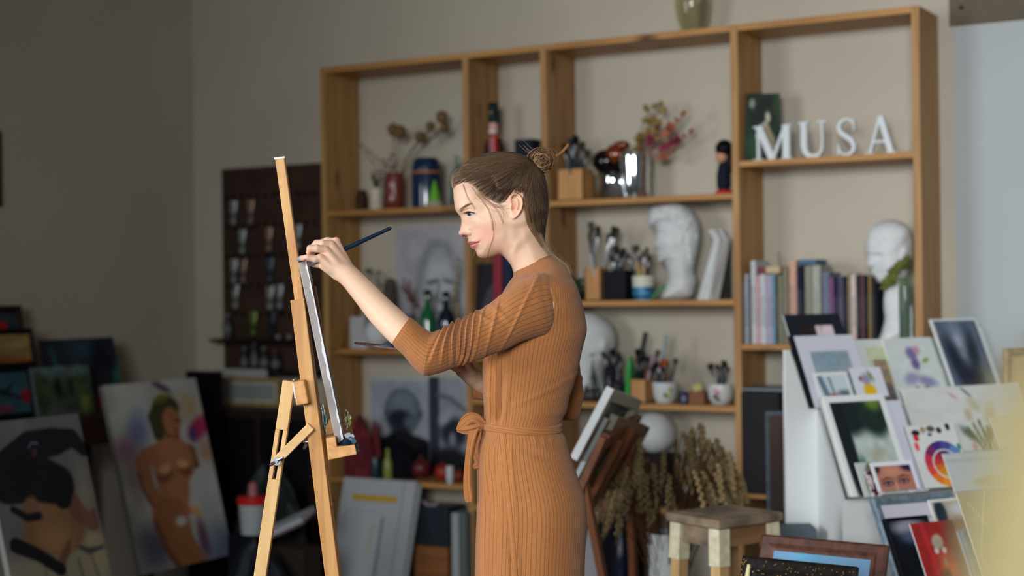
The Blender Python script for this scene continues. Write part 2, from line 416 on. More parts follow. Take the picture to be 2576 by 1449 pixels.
# ---------- SDF body pieces (arms, hands) in the same pixel-like frame
class SDF:
    def __init__(s, lo, hi, h):
        s.lo = np.array(lo, float); s.h = h
        n = [int((hi[i]-lo[i])/h)+2 for i in range(3)]
        s.ax = [s.lo[i]+np.arange(n[i])*h for i in range(3)]; s.F = np.full(n, 60.0, np.float32)
    def cap(s, p, q, r1, r2=None, k=3.0, flat=None, sub=False):
        r2 = r1 if r2 is None else r2; p = np.array(p, float); q = np.array(q, float)
        R = max(r1, r2)*(max(1, flat[1]) if flat else 1)+14
        sl = []
        for i in range(3):
            a, b = min(p[i], q[i])-R, max(p[i], q[i])+R
            i0 = max(0, int((a-s.lo[i])/s.h)); i1 = min(len(s.ax[i]), int((b-s.lo[i])/s.h)+1); sl.append(slice(i0, i1))
            if i0 >= i1: return
        X, Yy, Z = np.meshgrid(s.ax[0][sl[0]], s.ax[1][sl[1]], s.ax[2][sl[2]], indexing='ij')
        P = [X-p[0], Yy-p[1], Z-p[2]]; ab = q-p; L2 = float(ab@ab)+1e-9
        t = np.clip((P[0]*ab[0]+P[1]*ab[1]+P[2]*ab[2])/L2, 0, 1)
        D = [P[i]-t*ab[i] for i in range(3)]
        if flat:      # flat=(normal, wide factor): squash along normal
            n = np.array(flat[0], float); n /= np.linalg.norm(n); dn = D[0]*n[0]+D[1]*n[1]+D[2]*n[2]
            d2 = D[0]**2+D[1]**2+D[2]**2
            d = np.sqrt(np.maximum(d2-dn*dn, 0)/flat[1]**2 + dn*dn) - (r1+(r2-r1)*t)
        else: d = np.sqrt(D[0]**2+D[1]**2+D[2]**2)-(r1+(r2-r1)*t)
        o = s.F[tuple(sl)]
        if sub: s.F[tuple(sl)] = np.maximum(o, -d); return
        h = np.clip(.5+.5*(o-d)/k, 0, 1)
        s.F[tuple(sl)] = (o*(1-h)+d*h-k*h*(1-h)).astype(np.float32)
    def chain(s, pts, r, k=3.0, **kw):
        for i in range(len(pts)-1): s.cap(pts[i], pts[i+1], r[i], r[i+1], k, **kw)
    def mesh(s, smooth=2):
        V, Q = surfnets(s.F, s.lo, s.h); return relax(V, Q, smooth, .5), Q
def interp_rows(rows, n):
    rows = np.array(rows, float); y = rows[:, 0]; ys = np.linspace(y[0], y[-1], n); out = [ys]
    for c in range(1, rows.shape[1]):
        v = rows[:, c]; m = np.gradient(v, y); i = np.clip(np.searchsorted(y, ys, side='right')-1, 0, len(y)-2)
        h = y[i+1]-y[i]; t = (ys-y[i])/h
        out.append((2*t**3-3*t**2+1)*v[i]+(t**3-2*t**2+t)*h*m[i]+(-2*t**3+3*t**2)*v[i+1]+(t**3-t**2)*h*m[i+1])
    return np.stack(out, 1)
# near (left) hand + forearm. b: -150 = 0.127 m nearer than the head plane
BH = -150.0
def near(a, y, b):   # perspective-true placement of a feature seen at pixel (a,y) at depth offset b
    k = (D0+b*K)/D0
    return (1288+(a-1288)*k, 724.5+(y-724.5)*k, b)
S = SDF((735, 585, -262), (1075, 915, -95), 1.25)
kh = (D0+BH*K)/D0
arm = np.array([(866,686,BH+2,26),(881,697,BH-4,26.5),(914,733,BH-16,30.5),(955,780,BH-32,34.5),(985,810,BH-46,36.5),(1012,836,BH-60,37),(1040,858,BH-72,36),(1064,884,BH-82,34)], float)
arm_i = interp_rows(np.column_stack([np.arange(8), arm]), 36)[:, 1:]
S.chain([near(*p[:3]) for p in arm_i], [r*kh for r in arm_i[:, 3]], 4)
# palm: metacarpals fan from wrist to the four knuckles
KN = {'index': (845,609,BH+24), 'middle': (833,615,BH+8), 'ring': (819,629,BH-6), 'little': (806,649,BH-13)}
WR = (868,686,BH)
for nm, r1, r2, w0 in (('index',13,10.5,(874,672,BH+12)), ('middle',15,10,(872,678,BH+4)), ('ring',16,10,(866,688,BH-4)), ('little',12.5,10.5,(862,692,BH-6))):
    S.cap(near(*w0), near(*KN[nm]), r1*1.15, r2, 6)
S.cap(near(858,690,BH+14), near(820,655,BH+10), 17, 13, 7)      # palm thickness
S.cap(near(846,690,BH+4), near(812,668,BH-2), 13, 10, 7)        # edge of the hand
S.cap(near(845,609,BH+24), near(846,606,BH+22), 9.5, 9.5, 3)    # raised knuckle
def finger(pts, r, k=2.2): S.chain([near(*p) for p in pts], r, k)
finger([KN['little'], (794,652,BH-16), (774,648,BH-18), (758,650,BH-14), (748.5,652.5,BH-10)], [9.5, 8.6, 8.0, 6.6, 4.0], 2.5)
finger([KN['ring'], (798,625,BH-12), (781,625.5,BH-10), (778,634,BH+0), (786,643,BH+16)], [9.8, 9.6, 9.2, 7.6, 6.6], 2.0)
finger([KN['middle'], (812,612,BH+2), (797,612,BH+6), (786,622,BH+18), (778,640,BH+30)], [9.8, 9.4, 8.8, 7.6, 6.2], 2.0)
finger([KN['index'], (824,606,BH+26), (804,612,BH+34), (790,630,BH+40), (776,654,BH+42)], [10, 9.3, 8.6, 7.6, 6.0], 2.0)
finger([(842,678,BH+26), (818,668,BH+38), (797,664,BH+44), (780,664,BH+44)], [13, 10.5, 9.0, 6.6], 4.0)   # thumb
Vn, Qn = S.mesh(3)
bn = Vn[:, 2]
ink = np.tile(skin, (len(Vn), 1))
kk = (D0+bn*K)/D0; pa = 1288+(Vn[:, 0]-1288)/kk; py_ = 724.5+(Vn[:, 1]-724.5)/kk
def inkm(m, rgb, k): 
    global ink
    m = (np.clip(m, 0, 1)*k)[:, None]; ink = ink*(1-m)+m*np.array(rgb, float)
near_side = sm(-bn, -BH-4, -BH+6)
inkm((1-sm(pa, 752, 758))*(1-sm(np.abs(py_-652), 9, 12)), (126,134,148), .95)      # grey paint on the fingertip
inkm(np.exp(-.5*(((pa-768)/2.5)**2+((py_-655)/2.5)**2)), (110,60,66), .8)
inkm(np.exp(-.5*(((pa-822)/9)**2+((py_-689)/3.5)**2)), (150,160,168), .7)
inkm(np.exp(-.5*(((pa-818.5)/2.6)**2+((py_-632)/2.6)**2)), (214,128,104), .7)
for kx in KN.values(): inkm(np.exp(-.5*(((pa-kx[0])/6)**2+((py_-kx[1])/6)**2)), (228,160,140), .35)
inkm(np.exp(-.5*(((pa-776)/9)**2+((py_-630)/10)**2)), (232,160,146), .4)
inkm(sm(pa, 880, 960), (228,194,164), .6)
# far (right) hand under the palette
BF = 85.0
S2 = SDF((1105, 890, 20), (1290, 1025, 200), 1.5)
def far(a, y, b): return near(a, y, b)
S2.chain([far(1228,988,BF+40), far(1205,962,BF+10), far(1186,948,BF-4)], [26, 22, 20], 6)
S2.chain([far(1192,948,BF), far(1166,932,BF-6)], [21, 17], 6, flat=((0.2, .5, -.6), 1.2))
for j, (q, r) in enumerate((((1132,921,BF-30), 8.5), ((1136,918,BF-12), 9), ((1142,917,BF+6), 9), ((1152,917,BF+22), 8.5))):
    S2.chain([far(1166+j*4,930,BF-16+j*10), far(1146+j*4,926,q[2]), far(*q)], [10.5, 9, r*.8], 3)
S2.chain([far(1190,938,BF-18), far(1180,918,BF-24), far(1168,905,BF-20)], [12, 10, 7], 4)
Vf, Qf = S2.mesh(3)
# hidden core: torso, upper arms, legs and feet so that the figure is whole
S3 = SDF((1130, 660, -260), (1560, 2390, 260), 7.0)
S3.chain([(1345,700,0),(1350,770,0),(1335,900,0),(1315,1060,0),(1330,1220,0)], [45,78,76,70,92], 20, flat=((1, 0, 0), 1.12))
for sg in (-1, 1):
    S3.chain([(1345,745,sg*70),(1362,765,sg*125)], [48,46], 15)
    S3.chain([(1330,1240,sg*62),(1322,1600,sg*66),(1320,1980,sg*70),(1334,2240,sg*72)], [84,58,48,32], 15)
    S3.chain([(1338,2280,sg*72),(1290,2305,sg*74),(1235,2318,sg*76)], [32,26,20], 10)
S3.chain([(1362,770,-120),(1210,845,-185),(1076,880,BH-76)], [38,32,27], 10)
S3.chain([(1372,775,130),(1420,900,165),(1425,1000,172)], [36,28,24], 10)
S3.chain([(1425,1000,172),(1310,1005,150),(1232,985,118)], [24,24,21], 10)
Vb, Qb = S3.mesh(4)
allV = np.concatenate([V3, PO(*Vn.T), PO(*Vf.T), PO(*Vb.T)])
n1, n2, n3 = len(V3), len(Vn), len(Vf)
allQ = np.concatenate([Qh, Qn+n1, Qf+n1+n2, Qb+n1+n2+n3])
allC = lin(np.clip(np.concatenate([col, ink, np.tile(skin*0.98, (n3, 1)), np.tile(skin, (len(Vb), 1))]), 0, 255)/255)
body = obj('body', gmesh(allV, allQ, allC), vmat('skin', .5, .35, .12, 500, sss=.12), person, smooth=True)
for at in list(body.data.attributes):
    if at.name == 'sharp_edge': body.data.attributes.remove(at)
# ---------- eye, lashes, brow
def onskin(a, y, off=0.0):
    i = np.clip((a-ga[0])/H1, 0, len(ga)-2); j = np.clip((y-gy[0])/H1, 0, len(gy)-2)
    i0, j0 = int(i), int(j); fx, fy = i-i0, j-j0
    w = (W[i0, j0]*(1-fx)+W[i0+1, j0]*fx)*(1-fy)+(W[i0, j0+1]*(1-fx)+W[i0+1, j0+1]*fx)*fy
    return w+off
EYE = [(1173,540),(1176,538),(1181,537),(1188,537),(1193,538.2),(1196.5,540.4),(1192,543.4),(1187,545.4),(1181.5,545.8),(1176,543)]
for sg in (-1, 1):
    g = G(); eo = spline(EYE, 4); c = np.array([1183.5, 540.5]); R = []
    cols = []
    for q in np.linspace(1, 0.02, 9):
        ring = []
        for p in eo:
            a, y = c+(p-c)*q
            bul = 1.6*(1-q*q)+.35
            ring.append(PO(a, y, sg*(onskin(a, y)+bul)))
            di = math.hypot((a-1181.6)/3.9, (y-541)/5.0)
            cc = (150,150,160) if di > 1.0 else ((62,68,72) if di > .45 else (10,10,12))
            if 1.0 < di < 1.25: cc = (70,72,78)
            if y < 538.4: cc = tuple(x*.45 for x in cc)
            cols.append(cc)
        R.append(ring)
    g.rings(R, True, False, True); g.col = lin(np.array(cols)/255.)
    obj('eye', g, vmat('eye_surface', .3, .25), person, smooth=True)['label'] = 'grey eye'
    g = G()
    for p0, p1, p2, p3, r in (((1171,540),(1176,537.4),(1182,536.2),(1190,536.6),1.05), ((1182,536.2),(1189,536.5),(1194,538),(1198,541),.8)):
        g.tube([PO(a, y, sg*(onskin(a, y)+2.0)) for a, y in (p0, p1, p2, p3)], [r*K*.5, r*K, r*K, r*K*.4], 5)
    for i in range(22):
        t = i/21; a = 1171+26*t; y = 538.2-4.0*math.sin(PI*min(1, t*1.1))+ (2.5*t*t)
        L = 7*(1-.5*t); b0 = onskin(a, y)+1.5
        g.tube([PO(a, y, sg*b0), PO(a-L*.55, y+.6, sg*(b0+1.5)), PO(a-L*.95, y-1.2, sg*(b0+2.0))], [.38*K, .3*K, .08*K], 3)
    obj('eyelashes', g, mat('lash', (34,26,24), .6), person, smooth=True)
    g = G(); r_ = random.Random(3)
    for i in range(150):
        t = r_.random()**.85; cx = 1159.5+28*t; cy = 531.5-17.5*math.sin(t*1.35)+ (1.5*t*t)
        off = r_.uniform(-1, 1)*(3.6*(1-t)+.9)
        a, y = cx+off*.5, cy+off*.8; L = 4.5
        g.tube([PO(a, y, sg*(onskin(a, y)+.3)), PO(a+L*.9, y-L*(.75-.6*t), sg*(onskin(a+L*.9, y-L*(.75-.6*t))+.9))], [.30*K, .08*K], 3)
    obj('eyebrow', g, mat('brow', (136,106,88), .7), person, smooth=True)
# ---------- hair
HP = [(1134,462),(1139,478),(1146,474),(1158,466),(1174,464),(1190,473),(1206,489),(1224,503),(1252,517),(1270,513),(1281,497),(1289,486),(1302,485),(1316,494),(1321,516),(1326,545),(1336,572),(1352,596),(1368,612),(1377,606),(1379,580),(1384,540),(1385,500),(1382,460),(1376,438),(1350,404),(1300,378),(1259,373),(1200,383),(1160,408),(1138,438)]
dh = sdist(A, Y, spline(HP, 5))
OUT2 = [(x, y) for x, y in OUT]
BIG = spline([(1136,470),(1137,452),(1143,438),(1164,414.5),(1190,397),(1220,386),(1259,381),(1300,384),(1338,399),(1364,428),(1377,463),(1381,498),(1380,530),(1375,562),(1371,590),(1374,620),(1382,660),(1300,660),(1240,560),(1160,540),(1146,500)], 5)
db = sdist(A, Y, BIG)
Wb = T*inflate(np.maximum(db, 0), DD)
W0_ = np.where(dsil > 0, np.where(dear < -2, W, T*inflate(dsil, DD)), 0)
Wh = W0_+(np.maximum(Wb, W0_)-W0_)*sm(dh, 0, 13) + 4.2*sm(dh, 0, 16) - 1.5*(1-sm(dh, -3, 1.5))
ang = np.arctan2(Y-408, A-1352)
grain = np.sin(ang*150+4*np.sin(ang*13)+(A+Y)*.02)*.45+np.sin(ang*61+1.7)*.6
Wh += grain*sm(dh, 0, 6)*sm(db, 2, 14)
Wh = np.where((db < 0), db*1.5-.01, Wh)
Vx, Qx = shell(Wh, extra=-dh-.5, smooth=1)
ha, hy, hb = Vx.T
an = np.arctan2(hy-408, ha-1352); rr = np.hypot(hy-408, ha-1352)
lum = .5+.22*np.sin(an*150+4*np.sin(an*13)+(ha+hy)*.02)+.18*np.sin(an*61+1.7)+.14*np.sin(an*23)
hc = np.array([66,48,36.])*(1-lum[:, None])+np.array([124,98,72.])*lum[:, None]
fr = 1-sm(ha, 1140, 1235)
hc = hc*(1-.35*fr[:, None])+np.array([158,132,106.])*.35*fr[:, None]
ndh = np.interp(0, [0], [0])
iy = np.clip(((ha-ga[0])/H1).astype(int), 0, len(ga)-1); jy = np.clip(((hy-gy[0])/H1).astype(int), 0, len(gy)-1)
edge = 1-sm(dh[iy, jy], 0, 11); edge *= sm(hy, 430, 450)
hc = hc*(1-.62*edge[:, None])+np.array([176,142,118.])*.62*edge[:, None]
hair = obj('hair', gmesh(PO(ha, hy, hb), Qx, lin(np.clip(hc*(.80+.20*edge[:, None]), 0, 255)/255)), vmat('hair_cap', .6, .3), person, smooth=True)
for at in list(hair.data.attributes):
    if at.name == 'sharp_edge': hair.data.attributes.remove(at)
def hsurf(a, y, off):
    i = int(np.clip((a-ga[0])/H1, 0, len(ga)-1)); j = int(np.clip((y-gy[0])/H1, 0, len(gy)-1))
    return max(Wh[i, j], W[i, j], 0)+off
r_ = random.Random(11)
def strands(name, paths, m, parent):
    g = G(); cs = []
    for pts, r, c in paths:
        n0 = len(g.v); g.tube(pts, r, 3, cap=False); cs += [c]*(len(g.v)-n0)
    g.col = lin(np.array(cs, float)/255.)
    return obj(name, g, m, parent, smooth=True)
paths = []
HL = [(1140,476),(1158,466),(1174,464),(1190,473),(1206,489),(1224,503),(1252,517),(1272,512),(1289,488),(1316,496),(1324,530),(1336,572),(1360,604),(1374,600),(1380,540),(1383,500)]
def hl(t):
    x = t*(len(HL)-1); i = min(int(x), len(HL)-2); f = x-i
    return HL[i][0]*(1-f)+HL[i+1][0]*f, HL[i][1]*(1-f)+HL[i+1][1]*f
for i in range(3200):
    t = r_.random()
    a0, y0 = hl(t)
    top = i % 3 == 0
    if top:      # strands that start along the forehead and run over the crown
        t = r_.random()*.12; y0 = r_.uniform(436, 476); a0 = 1137.5+(max(0, 452-y0))*.45+r_.uniform(0, 3); b_t = None
    q = r_.random()**1.6*.85
    tx, ty = 1343+r_.uniform(-12, 14), 404+r_.uniform(-8, 16)
    # arched route to the bun
    lift_ = -26*(1-t)*(1 if t < .6 else .3)
    ctrl = ((a0+tx)/2-10, (y0+ty)/2+lift_)
    if top: ctrl = ((a0+tx)/2-22, 388-(466-y0)*.75+r_.uniform(-6, 10)); q = r_.random()*.7
    pts = []
    sg = -1 if r_.random() < .8 else 1
    off = r_.uniform(.3, 1.3)
    for s in np.linspace(q, min(1, q+r_.uniform(.25, .75)), 9):
        a = (1-s)**2*a0+2*s*(1-s)*ctrl[0]+s*s*tx; y = (1-s)**2*y0+2*s*(1-s)*ctrl[1]+s*s*ty
        e = off*(1 if s > .06 else .4)
        pts.append(PO(a, y, sg*(hsurf(a, y, e))))
    c0 = np.array(r_.choice([(84,62,46),(104,80,58),(70,50,38),(122,98,72),(92,70,52)]), float)
    c0 = c0*.84
    if t < .3: c0 = c0*.72+np.array([150,124,96])*.28
    paths.append((pts, [.06*K]+[.33*K]*7+[.06*K], c0))
strands('hair_strands', paths, vmat('hair_strand', .5, .25), hair)
# loose wisps: temple, jaw, nape, flyaways
paths = []
def wisp(P, n, spread, col, r=.32, b=None, bsd=1.5):
    P = [np.array(p, float) for p in P]
    for _ in range(n):
        o0 = np.array([r_.gauss(0, 1), r_.gauss(0, 1)])*spread; o1 = o0+np.array([r_.gauss(0, 1), r_.gauss(0, 1)])*spread*.45
        pts = []
        N = 12
        for k in range(N+1):
            x = k/N*(len(P)-1); i = min(int(x), len(P)-2); f = x-i
            p0 = P[max(i-1, 0)]; p1 = P[i]; p2 = P[i+1]; p3 = P[min(i+2, len(P)-1)]
            p = .5*((2*p1)+(-p0+p2)*f+(2*p0-5*p1+4*p2-p3)*f*f+(-p0+3*p1-3*p2+p3)*f**3)
            p = p+o0*(1-k/N)+o1*(k/N)
            bb = -(hsurf(p[0], p[1], bsd)) if b is None else b+_%3
            pts.append(PO(p[0], p[1], bb))
        paths.append((pts, [r*K*.7]+[r*K]*(N-1)+[.08*K], np.array(col)*r_.uniform(.8, 1.15)))
wisp([(1166,466),(1176,496),(1187,515),(1195,528)], 7, 1.5, (186,146,104), .22)
wisp([(1190,474),(1204,492),(1218,510),(1232,530),(1240,556),(1242,580)], 8, 1.8, (184,140,100), .22)
wisp([(1240,556),(1243,590),(1237,612),(1230,632),(1225,650)], 4, .9, (206,170,140), .26)
wisp([(1206,490),(1226,506),(1248,526),(1262,548),(1268,566)], 9, 3.5, (176,130,96), .18)
wisp([(1252,516),(1266,530),(1270,548)], 7, 3, (160,120,90), .16)
wisp([(1200,488),(1226,508),(1250,522),(1270,522)], 14, 5, (150,114,86), .16)
wisp([(1290,500),(1300,484),(1320,470)], 20, 5, (110,86,62), .2)
wisp([(1322,500),(1325,540),(1334,572),(1352,600),(1366,622)], 36, 4.5, (120,92,66), .34)
wisp([(1356,590),(1368,616),(1384,640),(1404,655),(1425,672),(1433,694)], 26, 3.2, (138,120,96), .26, b=-38)
wisp([(1376,560),(1373,600),(1392,640),(1415,660)], 10, 5, (150,130,100), .24, b=-10)
wisp([(1345,392),(1330,378),(1318,366)], 8, 6, (120,96,70), .22, b=-5)
wisp([(1140,470),(1134,455),(1137,440),(1150,424)], 6, 2.2, (140,116,88), .25, b=0)
wisp([(1370,402),(1376,440),(1381,480),(1379,520)], 14, 2.5, (110,86,62), .26, b=-20)
wisp([(1360,392),(1372,380),(1352,372)], 6, 7, (110,86,62), .22, b=0)
wisp([(1196,628),(1194,640),(1189,648)], 2, 1, (180,150,100), .22, b=-20)
strands('loose_hair', paths, vmat('hair_strand', .5, .25), hair)['kind'] = 'stuff'
# bun
paths = []
for i in range(300):
    ph = r_.uniform(0, 2*PI); R1 = r_.uniform(8, 25); tilt = r_.uniform(-.9, .9); cx, cy, cb = 1362+r_.gauss(0, 4), 404+r_.gauss(0, 5), r_.gauss(0, 5)
    pts = []; span = r_.uniform(1.5, 4.5); hh = r_.uniform(-14, 14); ell = r_.uniform(.75, 1.2)
    for k in range(12):
        a = ph+span*k/11; rr_ = R1*(1+.12*math.sin(3*a+i))
        x = rr_*math.cos(a); y = rr_*math.sin(a)*ell; b = math.sqrt(max(0, 26**2-rr_**2))*(-1 if i % 5 else 1)+hh*.2
        pts.append(PO(cx+x+hh*.15, cy+y, cb+b))
    c0 = np.array(r_.choice([(92,66,44),(130,98,66),(66,46,34),(150,116,80),(108,80,54)]), float)
    paths.append((pts, [.3*K]+[r_.uniform(.8, 1.9)*K]*10+[.2*K], c0))
bun = strands('hair_bun', paths, vmat('hair_strand', .5, .25), hair)
g = G(); g.ball(PO(1360, 404, 0), 22*K, 24, 16, sz=1.05); g.col = np.tile(lin(np.array([74,54,40.])/255), (len(g.v), 1))
obj('bun_core', g, vmat('hair_cap', .42, .45), hair, smooth=True)
paths = []
wisp([(1372,398),(1388,397),(1404,390),(1418,379),(1430,364)], 34, 1.3, (170,128,82), .5, b=-6)
wisp([(1350,396),(1362,382),(1384,386),(1392,402),(1386,420)], 20, 3, (134,102,70), .6, b=-18)
strands('bun_tail', paths, vmat('hair_strand', .5, .25), hair)
g = G(); R = []
for k in range(20):
    a = 2*PI*k/20; R.append(PO(1374+5*math.cos(a), 398+7*math.sin(a), -22+3*math.sin(a)))
g.tube(R+[R[0]], 1.8*K, 6); obj('hair_tie', g, mat('hair_tie', (70,34,28), .6), hair)
# ---------- dress
def knit(name, bumpk=1.0):
    m = bpy.data.materials.new(name); m.use_nodes = True
    nt = m.node_tree; b = nt.nodes['Principled BSDF']; b.inputs['Roughness'].default_value = .85; b.inputs['Specular IOR Level'].default_value = .2
    b.inputs['Sheen Weight'].default_value = .15; b.inputs['Sheen Roughness'].default_value = .5
    uv = nt.nodes.new('ShaderNodeUVMap'); sp = nt.nodes.new('ShaderNodeSeparateXYZ'); nt.links.new(uv.outputs['UV'], sp.inputs['Vector'])
    f = nt.nodes.new('ShaderNodeMath'); f.operation = 'FRACT'; nt.links.new(sp.outputs['X'], f.inputs[0])
    r = nt.nodes.new('ShaderNodeValToRGB'); e = r.color_ramp.elements
    e[0].position = 0.0; e[0].color = (.7, .7, .7, 1); e[1].position = 1.0; e[1].color = (.7, .7, .7, 1)
    for p, v in ((.10, 1), (.5, .93), (.84, 1), (.93, .0)): x = e.new(p); x.color = (v, v, v, 1)
    nt.links.new(f.outputs[0], r.inputs['Fac'])
    tc = nt.nodes.new('ShaderNodeTexCoord')
    n = nt.nodes.new('ShaderNodeTexNoise'); n.inputs['Scale'].default_value = 520; n.inputs['Detail'].default_value = 2; nt.links.new(tc.outputs['Object'], n.inputs['Vector'])
    ad = nt.nodes.new('ShaderNodeMath'); ad.operation = 'MULTIPLY_ADD'; ad.inputs[1].default_value = .25
    nt.links.new(n.outputs['Fac'], ad.inputs[0]); nt.links.new(r.outputs['Color'], ad.inputs[2])
    bp = nt.nodes.new('ShaderNodeBump'); bp.inputs['Strength'].default_value = .55*bumpk; bp.inputs['Distance'].default_value = .0016
    nt.links.new(ad.outputs[0], bp.inputs['Height']); nt.links.new(bp.outputs['Normal'], b.inputs['Normal'])
    mx = nt.nodes.new('ShaderNodeMix'); mx.data_type = 'RGBA'; nt.links.new(r.outputs['Color'], mx.inputs['Factor'])
    mx.inputs['A'].default_value = C8(148, 90, 48); mx.inputs['B'].default_value = C8(178, 117, 67)
    n2 = nt.nodes.new('ShaderNodeTexNoise'); n2.inputs['Scale'].default_value = 130; n2.inputs['Detail'].default_value = 4; nt.links.new(tc.outputs['Object'], n2.inputs['Vector'])
    m2 = nt.nodes.new('ShaderNodeMix'); m2.data_type = 'RGBA'; m2.blend_type = 'MULTIPLY'; m2.inputs['Factor'].default_value = .25
    nt.links.new(mx.outputs['Result'], m2.inputs['A']); nt.links.new(n2.outputs['Fac'], m2.inputs['B'])
    nt.links.new(m2.outputs['Result'], b.inputs['Base Color'])
    return m
KNIT = knit('ochre_rib_knit')
NR = 92
dress = obj('dress', G().add([(0,0,0.9)], []), KNIT, person)   # replaced below
bpy.data.objects.remove(dress)
def sup(t, e):   # superellipse cos/sin
    c, s = math.cos(t), math.sin(t)
    return math.copysign(abs(c)**(2/e), c), math.copysign(abs(s)**(2/e), s)
BOD = [(690,1296,1428,100,2.2),(704,1284,1442,138,2.3),(722,1272,1452,160,2.4),(760,1252,1463,166,2.4),(800,1230,1473,158,2.3),(826,1222,1475.5,152,2.3),(860,1216,1470,146,2.2),(900,1214,1460,138,2.2),(940,1214,1451,130,2.2),(1000,1216,1432,120,2.2),(1040,1217,1424,113,2.2),(1066,1217,1411,110,2.2),(1084,1215,1410,110,2.2)]
def loft_body(rows, nrow, ntheta, disp, vtwist=None):
    R = interp_rows(rows, nrow); g = G(); uvs = []; rings = []
    for i, (y, fa, ba, hw, ex) in enumerate(R):
        ring = []
        for j in range(ntheta+1):
            t = 2*PI*j/ntheta
            c, s = sup(t, ex); ca = (fa+ba)/2; ra = (ba-fa)/2
            a = ca-ra*c; b = -hw*s
            nx, nb = -c/ra, -s/hw; nn = math.hypot(nx, nb); nx /= nn; nb /= nn
            d = disp(y, t, a, b)
            ring.append(PO(a+nx*d, y, b+nb*d)); uvs.append((NR*j/ntheta+(vtwist(y, t) if vtwist else 0), y*.01))
        rings.append(ring)
    g.rings(rings, close=False, cap0=False, cap1=False); g.uv = uvs
    return g
def fold(x, c, w): return math.exp(-((x-c)/w)**2)
def bod_disp(y, t, a, b):
    d = 0
    near_ = b < 20
    if near_:
        s = (y-850)/210.
        if s > 0:
            for c0, c1, w, amp in ((1232,1236,5,5),(1246,1243,4,-4),(1257,1249,4.5,5.5),(1274,1256,6,-3.5),(1296,1266,7,2.5)):
                d += 1.7*amp*fold(a, c0+(c1-c0)*s, w)*min(1, .25+s*1.6)*(1-.8*float(sm(np.array(float(y)), 1035, 1066)))
        # diagonal pulls from belt to back
        d += 1.8*fold(a*.42+y*.9, 1300*.42+1010*.9, 7)*sm(np.array(a), 1250, 1330)
        d += 1.2*math.sin((a*.35+y)*.085)*.5
        d += -2.5*fold(y, 1046, 7)*fold(a, 1400, 30)
        d += 2.0*fold(a-y*.22, 1440-960*.22, 8)*sm(np.array(y), 880, 940)
        # flat shoulder seam ridge
        d += 2.2*fold(math.hypot((a-1330)/1.0, (y-775)/1.25), 66, 1.8)*(a > 1375)*(y < 850)
    return d*1.0
g = loft_body(BOD, 150, 220, bod_disp)
dress = obj('dress', g, KNIT, person, smooth=True)
# shoulder yoke to collar: rings that tilt from neck down to the shoulders
yk = []; uvs = []
rowsY = [((1291,683),(1383,641),50,0),((1291,688),(1388,645),54,0),((1291,694),(1400,650),66,.1),((1292,700),(1413,661),88,.35),((1290,706),(1426,675),118,.7),((1283,716),(1441,700),148,1),((1272,730),(1451,722),163,1)]
for i in range(len(rowsY)*4-3):
    x = i/4; k = min(int(x), len(rowsY)-2); f = x-k; A0, B0 = rowsY[k], rowsY[k+1]
    fr_ = np.array(A0[0])*(1-f)+np.array(B0[0])*f; bk_ = np.array(A0[1])*(1-f)+np.array(B0[1])*f; hw = A0[2]*(1-f)+B0[2]*f; dr = A0[3]*(1-f)+B0[3]*f
    ring = []
    for j in range(161):
        t = 2*PI*j/160; c, s = sup(t, 2.15); ce = (fr_+bk_)/2; ra = (bk_-fr_)/2
        p = ce-ra*c; ring.append(PO(p[0], p[1]+6*dr*s*s, -hw*s)); uvs.append((NR*j/160, x))
    yk.append(ring)
g = G(); g.rings(yk, close=False, cap0=False, cap1=False); g.uv = uvs
obj('yoke', g, KNIT, dress, smooth=True)
# collar band
g = G(); uvs = []; R = []
for k, (fa, fy, ba, by, hw) in enumerate([(1298,694,1391,652,57),(1293,689,1387,646,54),(1289,680,1383,639,51),(1287.5,672,1379.5,632.5,49.5),(1290,671,1378,633,46.5),(1294,684,1382,644,46)]):
    ring = []
    for j in range(121):
        t = 2*PI*j/120; c, s = sup(t, 2.0)
        a = (fa+ba)/2-(ba-fa)/2*c; y = (fy+by)/2-(by-fy)/2*c+3*abs(s); ring.append(PO(a, y, -hw*s)); uvs.append((70*j/120, k))
    R.append(ring)
g.rings(R, close=False, cap0=False, cap1=False); g.uv = uvs
obj('collar', g, KNIT, dress, smooth=True)
# skirt
SK = [(1070,1215,1409,109,2.2),(1084,1213,1412,112,2.2),(1100,1208,1422,122,2.2),(1124,1202,1429,134,2.2),(1160,1199,1441,150,2.2),(1200,1199,1455,164,2.2),(1248,1199,1471,174,2.2),(1290,1198,1476,177,2.2),(1340,1196,1474.5,176,2.2),(1400,1195,1471,172,2.2),(1470,1193,1469,168,2.2),(1700,1188,1462,160,2.2),(1950,1182,1458,160,2.2),(2150,1178,1458,162,2.2)]
def sk_disp(y, t, a, b):
    d = 0; s = (y-1085)/360.
    if s < 0: return 0
    f = (a-1205)/260.
    if b < 30:
        fade = min(1, s*5)
        for c0, c1, w0, w1, amp in ((1226,1206,4,7,3.5),(1236,1219,3,5,-7),(1244,1232,3.5,8,5),(1256,1250,3,7,-2.2),(1263,1262,3,7,2.5),(1271,1286,3,4,-4.5),(1283,1304,4,9,3.0)):
            cc = c0+(c1-c0)*min(s, 1.2)**.8; ww = w0+(w1-w0)*min(s, 1.5)
            d += amp*fold(a, cc, ww)*fade
        d += 3.0*fold(y-.35*(a-1340), 1112, 9)*fold(a, 1370, 40) - 2.2*fold(y-.35*(a-1340), 1126, 8)*fold(a, 1365, 45)
        d += 2.0*fold(a, 1345, 5)*fold(y, 1096, 16)+2.0*fold(a, 1366, 5)*fold(y, 1098, 18)+1.6*fold(a, 1385, 5)*fold(y, 1098, 15)
        d += 1.4*fold(y-.6*(a-1380), 1190, 12)*fold(a, 1420, 40)
        d += 1.2*math.sin(a*.05+y*.006)*fade
    return d
